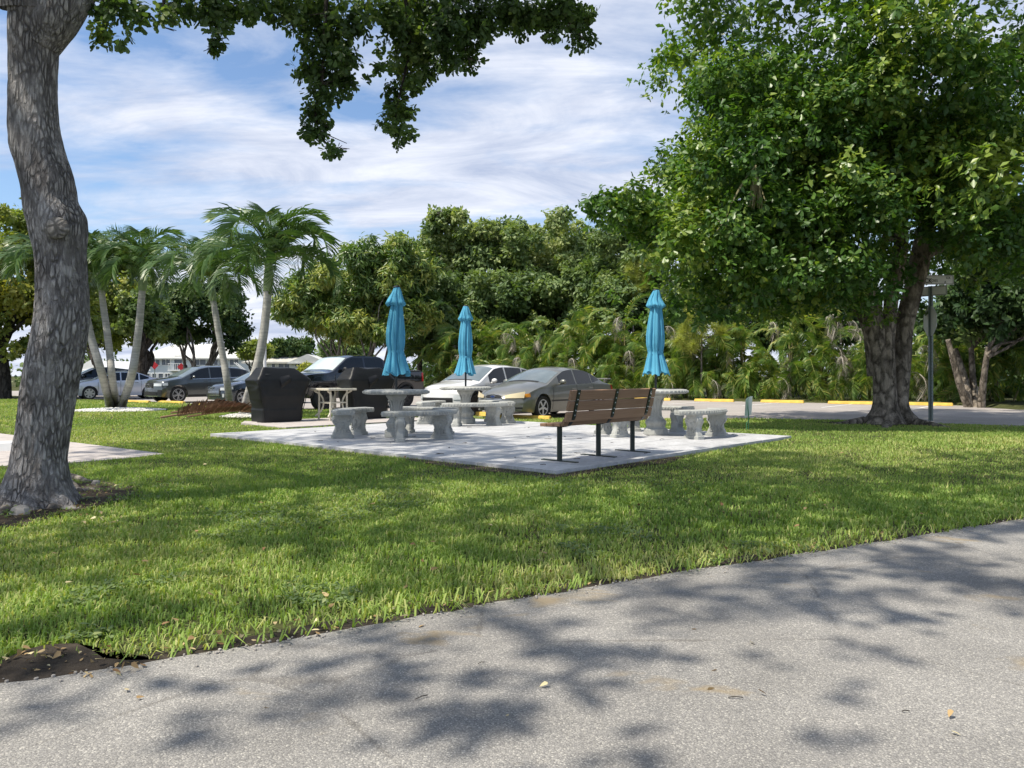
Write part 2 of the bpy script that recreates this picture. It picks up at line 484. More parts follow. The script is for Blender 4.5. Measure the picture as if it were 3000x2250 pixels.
MAT['greybark'] = bark_mat('grey_bark', (0.17, 0.155, 0.135), (0.33, 0.30, 0.265), (0.05, 0.045, 0.04), 6.0, 2.0, 0.02, False)
MAT['palmbark'] = palm_bark()
MAT['shaft'] = simple('crownshaft_green', (0.22, 0.30, 0.12), 0.5, var=0.2, vscale=3.0)
MAT['cane'] = simple('palm_cane', (0.25, 0.22, 0.10), 0.6, var=0.35, vscale=2.0)
MAT['grass'] = leaf_mat('lawn_grass', (0.125, 0.205, 0.045), (0.225, 0.310, 0.075), (0.43, 0.41, 0.18), 0.30, 0.6, 0.2)
MAT['oakleaf'] = leaf_mat('oak_leaf', (0.042, 0.076, 0.027), (0.072, 0.120, 0.038), (0.16, 0.21, 0.06), 0.40, 0.42, 0.4)
MAT['figleaf'] = leaf_mat('broad_leaf', (0.036, 0.086, 0.018), (0.078, 0.150, 0.028), (0.21, 0.27, 0.05), 0.34, 0.38, 0.45)
MAT['midleaf'] = leaf_mat('mixed_tree_leaf', (0.078, 0.125, 0.046), (0.155, 0.210, 0.078), (0.30, 0.33, 0.14), 0.3, 0.5, 0.3)
MAT['yelleaf'] = leaf_mat('yellow_green_leaf', (0.095, 0.130, 0.030), (0.18, 0.215, 0.048), (0.34, 0.32, 0.08), 0.35, 0.5, 0.3)
MAT['darkleaf'] = leaf_mat('dark_tree_leaf', (0.026, 0.055, 0.020), (0.050, 0.090, 0.028), (0.11, 0.15, 0.045), 0.25, 0.5, 0.3)
MAT['umbleaf'] = leaf_mat('umbrella_tree_leaf', (0.055, 0.105, 0.028), (0.12, 0.185, 0.045), (0.32, 0.33, 0.09), 0.3, 0.35, 0.5)
MAT['frond'] = leaf_mat('palm_frond', (0.040, 0.088, 0.028), (0.075, 0.135, 0.042), (0.18, 0.22, 0.07), 0.25, 0.4, 0.45)
MAT['areca'] = leaf_mat('areca_frond', (0.050, 0.100, 0.024), (0.115, 0.185, 0.042), (0.33, 0.31, 0.09), 0.32, 0.42, 0.4)
MAT['deadfrond'] = leaf_mat('dead_frond', (0.22, 0.20, 0.17), (0.36, 0.33, 0.28), (0.50, 0.47, 0.42), 0.15, 0.7, 0.2, (1, 1, 1))
MAT['brownfrond'] = leaf_mat('brown_fallen_frond', (0.085, 0.045, 0.030), (0.17, 0.095, 0.06), (0.34, 0.24, 0.15), 0.1, 0.7, 0.2, (1, 1, 1))
MAT['pine'] = leaf_mat('pine_needles', (0.15, 0.20, 0.045), (0.27, 0.30, 0.07), (0.42, 0.40, 0.12), 0.3, 0.5, 0.3)
MAT['dryleaf'] = leaf_mat('dry_leaf', (0.16, 0.09, 0.04), (0.36, 0.25, 0.12), (0.60, 0.48, 0.28), 0.15, 0.6, 0.3, (1, 1, 1))
MAT['gravel'] = simple('white_gravel', (0.66, 0.65, 0.62), 0.8, var=0.2, vscale=20.0)
MAT['rock'] = simple('pale_rock', (0.33, 0.305, 0.275), 0.9, var=0.25, vscale=14.0, bump=0.5, bscale=30)
MAT['yellow'] = simple('wheel_stop_yellow', (0.70, 0.46, 0.085), 0.75, var=0.22, vscale=5.0, bump=0.2)
MAT['yline'] = simple('edge_line_yellow', (0.62, 0.40, 0.16), 0.8, var=0.35, vscale=3.0)
MAT['black'] = simple('black_metal', (0.018, 0.020, 0.020), 0.45, var=0.3)
MAT['greenmetal'] = simple('dark_green_metal', (0.012, 0.022, 0.018), 0.4, var=0.2)
MAT['cream'] = simple('cream_metal', (0.62, 0.58, 0.48), 0.5, var=0.08)
MAT['plastic'] = simple('black_edging', (0.02, 0.02, 0.02), 0.5)
MAT['white'] = simple('white_paint', (0.74, 0.74, 0.73), 0.6, var=0.06, vscale=2.0)
MAT['signwhite'] = simple('sign_white', (0.86, 0.85, 0.82), 0.5, var=0.08)
MAT['letter'] = simple('sign_letter', (0.012, 0.012, 0.012), 0.5)
MAT['galv'] = simple('galvanised_post', (0.20, 0.24, 0.23), 0.5, metal=0.3, var=0.15)
MAT['alu'] = simple('sign_back', (0.55, 0.58, 0.57), 0.5, metal=0.1, var=0.1)
MAT['red'] = simple('red_reflector', (0.38, 0.012, 0.020), 0.4, var=0.12)
MAT['post'] = simple('lamp_post_grey', (0.60, 0.62, 0.62), 0.5, var=0.06)
# ------------------------------------------------------------------ ground layout (metres, measured from the photograph)
LOT_Z, LAWN_Z = -0.18, -0.05
LOT_NEAR = [(-42.0, 54.0), (-30.0, 44.6), (-17.0, 34.6), (-12.0, 30.6), (-5.0, 25.0), (0.2, 21.2), (2.5, 20.9), (6.6, 21.2), (9.0, 20.1), (11.9, 17.8), (16.0, 14.2), (26.0, 6.0)]
LOT_FAR = [(44.0, 14.0), (24.5, 21.0), (18.6, 25.4), (17.8, 28.0), (18.6, 30.2), (9.2, 36.2), (-4.0, 44.4), (-20.0, 54.5), (-34.0, 64.0)]
LOT = LOT_NEAR + LOT_FAR
PATH_EDGE = [(-9.0, 1.55)] + [tuple(G(x, y, -0.045)[:2]) for x, y in ((0, 2003), (200, 1979), (389, 1951), (678, 1906), (1000, 1852), (1452, 1771), (2000, 1681), (2452, 1613), (3000, 1523))] + [(9.0, 9.2), (14.0, 11.4), (22.0, 14.0)]
PATH = PATH_EDGE + [(24.0, -8.0), (-9.0, -8.0)]
PO = Vector((0.484, 8.34, 0.0)); PU = Vector((0.6695, 0.7428, 0)); PV = Vector((-0.7428, 0.6695, 0)); PLU, PLV = 6.46, 7.9
def patio(u, v, z=0.0): return PO + PU * u + PV * v + Vector((0, 0, z))
PATIO = [tuple(patio(a, b)[:2]) for a, b in ((0, 0), (PLU, 0), (PLU, PLV), (0, PLV))]
EXT = [tuple(G(x, y, -0.04)[:2]) for x, y in ((838, 1255), (735, 1246), (770, 1236), (960, 1227.5), (1200, 1226), (1330, 1228))]
WALK = [tuple(G(x, y, -0.045)[:2]) for x, y in ((485, 1331), (206, 1296), (0, 1271), (-420, 1228), (-900, 1262), (-420, 1395), (0, 1367), (203, 1357), (362, 1345))]
OAK = Vector((-3.92, 6.45, LAWN_Z)); FIG = Vector((8.95, 18.7, -0.125))
BED_C, BED_R = Vector((-12.4, 24.0, -0.10)), (1.42, 1.35)

def ground_z(x, y):
    d = dist_line(LOT_NEAR, x, y)
    s = np.clip(d / 7.0, 0, 1); s = s * s * (3 - 2 * s)
    z = -0.15 + 0.10 * s
    z = np.where(inside(LOT, x, y), -0.24, z)
    far = (y > 36) | (inside(LOT, x, y))
    z = np.where(far & ~inside(LOT, x, y), -0.12, z)
    t = np.clip((y - 62) / 40.0, 0, 1)
    z = z - 1.1 * t
    z = np.where(inside(PATH, x, y) & (dist_line(PATH_EDGE, x, y) > 0.12), -0.10, z)
    return z
def gz(x, y): return float(ground_z(np.array([x], float), np.array([y], float))[0])

def build_ground():
    xs = np.concatenate([[-900, -400, -200, -120, -80, -60, -50], np.arange(-44, 34, 0.45), [36, 42, 50, 60, 80, 120, 200, 400, 900]])
    ys = np.concatenate([[-300, -80, -30, -15], np.arange(-8, 46, 0.40), np.arange(46, 110, 2.5), [120, 150, 200, 300, 500, 1200]])
    X, Y = np.meshgrid(xs, ys, indexing='ij')
    Z = ground_z(X.ravel(), Y.ravel())
    bumpy = (vnoise(X.ravel(), Y.ravel(), 0.9) - 0.5) * 0.018
    Z = Z + np.where((Y.ravel() < 20), bumpy, 0)
    V = np.stack([X.ravel(), Y.ravel(), Z], 1)
    n = len(ys); i, j = np.meshgrid(np.arange(len(xs) - 1), np.arange(n - 1), indexing='ij')
    a = (i * n + j).ravel()
    F = np.stack([a, a + n, a + n + 1, a + 1], 1)
    o = obj_np('lawn_ground', V, F, MAT['soil'], smooth=True)
    tag(o, kind='structure')
build_ground()

def sheet(name, poly, z, mat, thick=None):
    bm = bmesh.new()
    f = bm.faces.new([bm.verts.new((x, y, z)) for x, y in poly])
    if f.normal.z < 0: f.normal_flip()
    if thick:
        r = bmesh.ops.extrude_face_region(bm, geom=[f]); 
        for v in [g for g in r['geom'] if isinstance(g, bmesh.types.BMVert)]: v.co.z -= thick
        bmesh.ops.recalc_face_normals(bm, faces=bm.faces)
    bmesh.ops.triangulate(bm, faces=[f for f in bm.faces if len(f.verts) > 4])
    me = bpy.data.meshes.new(name); bm.to_mesh(me); bm.free(); me.materials.append(mat)
    o = link(bpy.data.objects.new(name, me)); tag(o, kind='structure')
    return o
def wobble(line, amp, step, seed):
    rs = np.random.default_rng(seed); out = []
    for (x1, y1), (x2, y2) in zip(line[:-1], line[1:]):
        n = max(1, int(math.hypot(x2 - x1, y2 - y1) / step))
        for k in range(n):
            t = k / n; out.append((x1 + (x2 - x1) * t + rs.normal(0, amp), y1 + (y2 - y1) * t + rs.normal(0, amp)))
    out.append(line[-1]); return out
sheet('parking_lot', LOT, LOT_Z, MAT['lot'])
sheet('foreground_path', wobble(PATH_EDGE, 0.012, 0.12, 3) + PATH[-2:], -0.035, MAT['asphalt'], 0.05)
# dark strip of soil between lawn and path
top = wobble([(x - 0.03, y + 0.10) for x, y in PATH_EDGE], 0.035, 0.15, 4)
bot = wobble([(x + 0.03, y - 0.06) for x, y in PATH_EDGE], 0.01, 0.3, 5)
sheet('path_edge_soil', top + bot[::-1], -0.040, MAT['mulch'])
BARE = [tuple(G(x, y, -.04)[:2]) for x, y in ((-500, 2060), (0, 2006), (200, 1982), (395, 1954), (460, 1940), (300, 1932), (285, 1905), (225, 1886), (130, 1892), (70, 1908), (0, 1938), (-200, 1975), (-500, 2010))]
sheet('bare_soil_corner', wobble(BARE, 0.008, 0.10, 6), -0.0345, MAT['mulch'])
DIRT = [tuple(G(x, y, -0.04)[:2]) for x, y in ((-420, 1540), (-200, 1560), (60, 1545), (190, 1505), (300, 1480), (420, 1455), (400, 1425), (300, 1412), (220, 1415), (-60, 1420), (-420, 1440))]
sheet('tree_base_soil', wobble(DIRT, 0.03, 0.15, 8), -0.036, MAT['dirt'])
DIRT2 = [(FIG.x + math.cos(a) * r * .9, FIG.y - 0.1 + math.sin(a) * r * 0.5) for a, r in [(k * math.pi / 12, 1.7 + 0.4 * math.sin(k * 2.3)) for k in range(24)]]
def drape(name, poly, c, mat, rings=6, dz=.006):
    n = len(poly); V = []
    for q in range(rings + 1):
        k = q / rings
        for x, y in poly: V.append((c[0] + (x - c[0]) * k, c[1] + (y - c[1]) * k))
    V = np.array(V); Z = ground_z(V[:, 0], V[:, 1]) + dz
    F = np.array([(q * n + k, q * n + (k + 1) % n, (q + 1) * n + (k + 1) % n, (q + 1) * n + k) for q in range(rings) for k in range(n)])
    tag(obj_np(name, np.column_stack([V, Z]), F[:, ::-1].copy(), mat, smooth=True), kind='structure')
drape('broad_tree_soil', DIRT2, (FIG.x, FIG.y - .1), MAT['dirt'])
WORN = [tuple(patio(a, b)[:2]) for a, b in ((-.25, -.18), (.8, -.2), (1.6, -.34), (2.5, -.2), (2.5, -.02), (-.02, -.02), (-.02, 2.4), (-.2, 2.3), (-.32, 1.3))]
sheet('worn_grass_soil', wobble(WORN, 0.03, 0.15, 9), -0.0375, MAT['dirt'])

# concrete walk at the left: four poured panels
wk = sheet('concrete_walk', WALK, -0.036, MAT['walk'], 0.08)

# patio: slab with individual pavers
slab = MB().prism(PATIO, -0.14, -0.028).build('patio_slab', MAT['slab'], bevel=0.01)
tag(slab, kind='structure')
NU, NV = 11, 13
su, sv = PLU / NU, PLV / NV
pm = MB().box((0, 0, 0), (su - 0.011, sv - 0.011, 0.03)).mesh('paver', MAT['paver'])
ang = math.atan2(PU.y, PU.x)
for i in range(NU):
    for j in range(NV):
        o = bpy.data.objects.new('paver', pm); link(o, slab)
        p = patio((i + .5) * su, (j + .5) * sv, -0.014 + RND.uniform(-.0015, .0015))
        o.location = p
        o.rotation_euler = (RND.gauss(0, .0012), RND.gauss(0, .0012), ang + RND.gauss(0, .0015))
ext = MB().prism(EXT, -0.14, -0.012).build('grill_pad', MAT['walk'], bevel=0.01)
tag(ext, kind='structure')
MB().prism([tuple(G(x, y, -0.04)[:2]) for x, y in ((706, 1244), (716, 1238), (752, 1239), (757, 1246))], -0.06, 0.0).build('concrete_scrap', MAT['walk'], bevel=0.01)
tag(bpy.data.objects['concrete_scrap'], 'flat white broken concrete piece on the grass at the corner of a black grill cover', 'concrete piece')

# edge line of paint along the lot near the lawn
def stripe(name, a, b, w, mat, z=LOT_Z + 0.004):
    a, b = Vector(a), Vector(b); d = (b - a).normalized(); n = Vector((-d.y, d.x)) * w / 2
    return sheet(name, [tuple(a - n), tuple(b - n), tuple(b + n), tuple(a + n)], z, mat)
stripe('painted_edge_line', (2.6, 21.12), (6.5, 21.5), 0.12, MAT['yline'])
stripe('painted_edge_line', (9.3, 20.3), (12.3, 18.0), 0.12, MAT['yline'])
E = Vector((0.85, -0.53)).normalized(); FW = Vector((-0.62, -0.785))
for k, c in enumerate(((-14.9, 33.9), (-12.2, 31.7), (-9.3, 29.6), (-6.6, 27.4), (-3.8, 25.2), (-1.2, 23.3), (1.6, 21.9))):
    stripe('bay_line', c, (c[0] - FW.x * 5, c[1] - FW.y * 5), 0.10, MAT['white'])
for k, c in enumerate(((6.6, 37.2), (9.3, 35.4), (11.9, 33.8), (14.4, 32.2), (17.0, 30.7))):
    stripe('bay_line', c, (c[0] + FW.x * 4.5, c[1] + FW.y * 4.5), 0.10, MAT['white'])

# ------------------------------------------------------------------ grass
def grass():
    rs = np.random.default_rng(21)
    VS, FS, TS = [], [], []
    base = 0
    blockers = [PATIO, WALK, LOT]
    def place(n, y0, y1):
        y = rs.uniform(y0, y1, n); x = rs.uniform(-0.79, 0.79, n) * y + rs.normal(0, 0.3, n)
        return x, y
    layers = [  # y0, y1, density per m2, height, width, segments
        (1.9, 3.4, 8200, .046, .0066, 2), (3.4, 5.0, 6200, .045, .0074, 2), (5.0, 7.5, 4000, .044, .0090, 2), (7.5, 11.0, 2300, .042, .0120, 1),
        (11.0, 16.0, 1100, .042, .018, 1), (16.0, 24.0, 520, .046, .028, 1), (24.0, 36.0, 210, .06, .045, 1)]
    for y0, y1, dens, h, w, seg in layers:
        area = 0.79 * (y1 * y1 - y0 * y0)
        x, y = place(int(area * dens), y0, y1)
        keep = ~inside(PATH, x, y)
        for b in blockers: keep &= ~inside(b, x, y)
        keep &= ~inside(EXT, x, y) | (dist_line(EXT, x, y) < 0.03)
        keep &= (((x - BED_C.x) / BED_R[0]) ** 2 + ((y - BED_C.y) / BED_R[1]) ** 2) > 1.0
        keep &= ~((y > 22) & (x > 4))
        de = dist_line(PATH_EDGE, x, y)
        keep &= rs.uniform(0, 1, len(x)) < np.clip(-0.1 + de * 4.0 + (vnoise(x, y, 5.0) - .5) * 1.3, 0.04, 1)
        bm_ = inside(BARE, x, y); keep &= (~bm_) | (rs.uniform(0, 1, len(x)) < .04)
        dm = inside(DIRT, x, y) | inside(DIRT2, x, y)
        dd = np.minimum(dist_line(DIRT + DIRT[:1], x, y), dist_line(DIRT2 + DIRT2[:1], x, y))
        keep &= (~dm) | (rs.uniform(0, 1, len(x)) < np.clip(.75 - dd * 4.5 + (vnoise(x, y, 4.0, 4) - .5), .04, 1))
        wm = inside(WORN, x, y); keep &= (~wm) | (rs.uniform(0, 1, len(x)) < 0.28)
        keep &= rs.uniform(0, 1, len(x)) < 0.35 + 1.5 * vnoise(x, y, 2.2, 3) * (.4 + .8 * vnoise(x, y, .7, 6))
        x, y = x[keep], y[keep]; n = len(x)
        z = ground_z(x, y) - 0.004
        de = dist_line(PATH_EDGE, x, y)
        patch = vnoise(x, y, 0.45, 1) * .6 + vnoise(x, y, 1.7, 2) * .4
        tint = np.clip(rs.normal(0.42, 0.20, n) + (patch - .5) * .9 + np.clip(0.5 - de, 0, .5) * 0.7 + 0.15 * inside(WORN, x, y), 0, 1)
        dead = rs.uniform(0, 1, n) < 0.06; tint[dead] = rs.uniform(.8, 1, dead.sum())
        hh = h * rs.uniform(0.55, 1.35, n) * (0.75 + 0.5 * vnoise(x, y, 1.1, 5)); ww = w * rs.uniform(.7, 1.3, n)
        an = rs.uniform(0, 2 * np.pi, n); lean = rs.uniform(0.15, 1.0, n)
        dx, dy = np.cos(an), np.sin(an)
        sx, sy = -dy, dx
        tw = rs.uniform(-.6, .6, n); sx, sy = sx * np.cos(tw) + dx * np.sin(tw), sy * np.cos(tw) + dy * np.sin(tw)
        p0 = np.stack([x, y, z], 1)
        side = np.stack([sx * ww / 2, sy * ww / 2, np.zeros(n)], 1)
        tip = p0 + np.stack([dx * hh * lean, dy * hh * lean, hh * (1.05 - .45 * lean)], 1)
        if seg == 2:
            mid = p0 + np.stack([dx * hh * lean * .35, dy * hh * lean * .35, hh * .62], 1)
            v = np.stack([p0 - side, p0 + side, mid + side * .85, mid - side * .85, tip], 1).reshape(-1, 3)
            b = np.arange(n) * 5 + base
            f = np.concatenate([np.stack([b, b + 1, b + 2], 1), np.stack([b, b + 2, b + 3], 1), np.stack([b + 3, b + 2, b + 4], 1)])
            TS.append(np.repeat(tint, 5)); base += 5 * n
        else:
            v = np.stack([p0 - side, p0 + side, tip], 1).reshape(-1, 3)
            b = np.arange(n) * 3 + base
            f = np.stack([b, b + 1, b + 2], 1)
            TS.append(np.repeat(tint, 3)); base += 3 * n
        VS.append(v); FS.append(f)
    o = obj_np('grass', np.concatenate(VS), np.concatenate(FS), MAT['grass'], tint=np.concatenate(TS))
    tag(o, 'mown green lawn around the white patio', 'grass', kind='stuff')
grass()
# coarse blades and runners hanging over the path edge
def edge_tufts():
    rs = np.random.default_rng(77); VS, FS, TS = [], [], []; b = 0
    L = np.array(PATH_EDGE); seg = np.hypot(*(L[1:] - L[:-1]).T); cum = np.concatenate([[0], np.cumsum(seg)])
    for k in range(3600):
        s = rs.uniform(0, cum[-1]); i = min(np.searchsorted(cum, s, 'right') - 1, len(seg) - 1); t = (s - cum[i]) / seg[i]
        p = L[i] + (L[i + 1] - L[i]) * t
        n = np.array([-(L[i + 1] - L[i])[1], (L[i + 1] - L[i])[0]]) / seg[i]
        if vnoise(np.array([p[0]]), np.array([p[1]]), 2.3, 8)[0] < 0.33: continue
        off = abs(rs.normal(0.08, 0.10)) - 0.02
        if inside(BARE, np.array([p[0] + n[0] * off]), np.array([p[1] + n[1] * off]))[0] and rs.uniform() < .85: continue
        p = p + n * off
        a = rs.uniform(0, 2 * np.pi); h = rs.uniform(.05, .12); le = rs.uniform(.5, 1.3); w = rs.uniform(.005, .010)
        d = np.array([np.cos(a), np.sin(a)]); q = np.array([-d[1], d[0]]) * w / 2
        z = -0.04
        m = p + d * h * le * .45; e = p + d * h * le
        VS += [(p[0] - q[0], p[1] - q[1], z), (p[0] + q[0], p[1] + q[1], z), (m[0] + q[0], m[1] + q[1], z + h * .55), (m[0] - q[0], m[1] - q[1], z + h * .55), (e[0], e[1], z + h * max(.15, .9 - .5 * le))]
        FS += [(b, b + 1, b + 2), (b, b + 2, b + 3), (b + 3, b + 2, b + 4)]; b += 5
        TS += [np.clip(rs.normal(.45, .25), 0, 1)] * 5
    o = obj_np('edge_grass', np.array(VS), np.array(FS), MAT['grass'], tint=np.array(TS))
    tag(o, 'coarse grass tufts hanging over the edge of the asphalt path', 'grass', kind='stuff')
edge_tufts()
# ------------------------------------------------------------------ foliage tools
LEAF = {
    'ob': (np.array([(0, 0, 0), (.42, .20, .03), (.82, .27, .0), (1, 0, -.05), (.82, -.27, .0), (.42, -.20, .03)]), np.array([(0, 1, 2), (0, 2, 3), (0, 3, 4), (0, 4, 5)])),
    'dia': (np.array([(0, 0, 0), (.5, .27, .05), (1, 0, -.04), (.5, -.27, .05)]), np.array([(0, 1, 2), (0, 2, 3)])),
    'long': (np.array([(0, 0, 0), (.45, .13, .04), (1, 0, -.12), (.45, -.13, .04)]), np.array([(0, 1, 2), (0, 2, 3)])),
    'needle': (np.array([(0, -.018, 0), (0, .018, 0), (1, 0, -.05)]), np.array([(0, 1, 2)])),
}
FOL_N, FOL_S = 1.0, 1.0
def unit(a): return a / (np.linalg.norm(a, axis=1, keepdims=True) + 1e-9)
def leaves_at(pos, ax, nrm, size, tpl):
    T, F = LEAF[tpl]
    ax = unit(ax); nrm = unit(nrm - ax * (nrm * ax).sum(1, keepdims=True)); b = np.cross(nrm, ax)
    V = pos[:, None, :] + size[:, None, None] * (T[None, :, 0:1] * ax[:, None, :] + T[None, :, 1:2] * b[:, None, :] + T[None, :, 2:3] * nrm[:, None, :])
    n, k = len(pos), len(T)
    FF = (F[None] + (np.arange(n) * k)[:, None, None]).reshape(-1, 3)
    return V.reshape(-1, 3), FF
def foliage(name, blobs, n, size, mat, parent, rs, tpl='ob', rosette=6, shell=.45, droop=.25, up=.5, tint=(.42, .2), squash=.8):
    """leaf rosettes spread through a set of blobs (x, y, z, r): one mesh"""
    B = np.array(blobs, float); n = int(n * FOL_N); size = size * FOL_S
    w = B[:, 3] ** 2; m = max(1, n // rosette)
    idx = rs.choice(len(B), m, p=w / w.sum())
    d = unit(rs.normal(0, 1, (m, 3)))
    rad = B[idx, 3] * (shell + (1 - shell) * rs.uniform(0, 1, m) ** .6) * rs.uniform(.62, 1.25, m)
    c = B[idx, :3] + d * rad[:, None] * np.array([1, 1, squash])
    out = unit(d * .8 + rs.normal(0, .45, (m, 3)) + np.array([0, 0, up * .4]))
    k = rosette
    pos = np.repeat(c, k, 0); o = np.repeat(out, k, 0)
    t = unit(np.cross(o, rs.normal(0, 1, (m * k, 3))))
    ax = unit(t + o * rs.uniform(.0, .7, (m * k, 1)) + np.array([0, 0, -droop]))
    nrm = unit(o + np.array([0, 0, up]) + rs.normal(0, .35, (m * k, 3)))
    pos = pos + ax * size * .15 + rs.normal(0, size * .18, pos.shape)
    sz = size * rs.uniform(.6, 1.25, m * k)
    V, F = leaves_at(pos, ax, nrm, sz, tpl)
    bt = rs.normal(0, tint[1] * .95, len(B))
    tn = np.clip(tint[0] + np.repeat(bt[idx] + rs.normal(0, tint[1] * .5, m), k) + rs.normal(0, tint[1] * .6, m * k), 0, 1)
    o = obj_np(name, V, F, mat, parent, tint=np.repeat(tn, len(LEAF[tpl][0])))
    o['kind'] = 'stuff'
    return o
def limb_pts(a, b, sag=0.0, wig=0.15, n=5, rs=RND):
    a, b = Vector(a), Vector(b); L = (b - a).length; pts = []
    for i in range(n + 1):
        t = i / n; p = a.lerp(b, t)
        k = math.sin(math.pi * t) * L * wig
        p += Vector((rs.uniform(-1, 1), rs.uniform(-1, 1), rs.uniform(-.6, .6))) * k * .5 + Vector((0, 0, -sag * math.sin(math.pi * t)))
        pts.append(p)
    return [Vector(q) for q in catmull(pts, 3)]
def limb(mb, a, b, r0, r1, sides=7, **k):
    pts = limb_pts(a, b, **k); m = len(pts)
    mb.tube(pts, [r0 + (r1 - r0) * (i / (m - 1)) for i in range(m)], sides)
    return pts
def tree(name, label, base, trunk_h, r, blobs, n, size, leaf, bark, seed, tpl='dia', rosette=6, limbs=10, twigs=0, group=None, cat='tree', shell=.45, tint=(.42, .2), stems=1, spread=.5, twig_mat=None, squash=.8, droop=.25, lean=(0, 0)):
    rs = np.random.default_rng(seed); rr = random.Random(seed)
    t = thing(name, label, cat, base, 0, group)
    mb = MB(); B = [(x - base[0], y - base[1], z - base[2], q) for x, y, z, q in blobs]
    tops = []
    for s in range(stems):
        a = 2 * math.pi * s / max(stems, 1) + rr.uniform(0, 1)
        off = Vector((math.cos(a), math.sin(a), 0)) * (r * 1.1 if stems > 1 else 0)
        tp = Vector((off.x * 3 * spread + rr.uniform(-.3, .3) + lean[0], off.y * 3 * spread + lean[1], trunk_h * rr.uniform(.85, 1.1)))
        pts = catmull([off + Vector((0, 0, -.1)), off.lerp(tp, .4) + Vector((rr.uniform(-.1, .1), rr.uniform(-.1, .1), 0)), tp], 5)
        m = len(pts); k = r / (1.0 if stems == 1 else stems ** .45)
        mb.tube(pts, [k * (1.35 if i == 0 else 1.08 - .45 * i / (m - 1)) for i in range(m)], 9)
        tops.append((tp, k * .6))
    for i in sorted(rr.sample(range(len(B)), min(limbs, len(B)))):
        tp, k = min(tops, key=lambda q: (q[0].xy - Vector(B[i][:2])).length)
        limb(mb, tp - Vector((0, 0, rr.uniform(0, .2) * trunk_h)), Vector(B[i][:3]), k * .75, k * .15, 6, sag=-.2, rs=rr)
    mb.build('trunk', MAT[bark], t, smooth=60)
    foliage('crown', B, n * 2.1, size * 1.0, MAT[leaf], t, rs, tpl, rosette, shell=min(shell, .2), tint=tint, squash=squash, droop=droop)
    if twigs:
        tb = MB()
        for k in range(twigs):
            b = rr.choice(B); a = Vector(b[:3]) + Vector((rr.gauss(0, 1), rr.gauss(0, 1), rr.gauss(0, .8))) * b[3] * .55
            d = Vector((rr.gauss(0, 1), rr.gauss(0, 1) - .5, rr.gauss(.4, .8))).normalized() * rr.uniform(.6, 1.7)
            limb(tb, a, a + d, .03, .008, 4, wig=.5, n=4, rs=rr)
        o = tb.build('bare_twigs', MAT[twig_mat or bark], t, smooth=60); o['kind'] = 'stuff'
    return t
def blobs_px(poly, Y, dY, r, n, rs, margin=0.0):
    """blobs filling the silhouette polygon (photo pixels) of a crown standing at distance Y"""
    poly = [tuple(p) for p in poly]; xs = [p[0] for p in poly]; ys = [p[1] for p in poly]
    out = []; tries = 0
    cxp = (min(xs) + max(xs)) / 2; hw = (max(xs) - min(xs)) / 2
    while len(out) < n and tries < 20000:
        tries += 1
        px, py = rs.uniform(min(xs), max(xs)), rs.uniform(min(ys), max(ys))
        if not inside(poly, np.array([px]), np.array([py]))[0]: continue
        dd = dist_line(poly + [poly[0]], np.array([px]), np.array([py]))[0]
        rad = r * rs.uniform(.7, 1.3)
        if dd < rad * FOC / Y * .8: 
            rad = max(r * .45, dd / FOC * Y)
            if dd < r * .35 * FOC / Y: continue
        k = math.sqrt(max(0.05, 1 - ((px - cxp) / hw) ** 2))
        yy = Y + rs.uniform(-1, 1) * dY * k
        out.append((*P(px, py, Y)[:1], yy, P(px, py, Y)[2], rad))
    return out

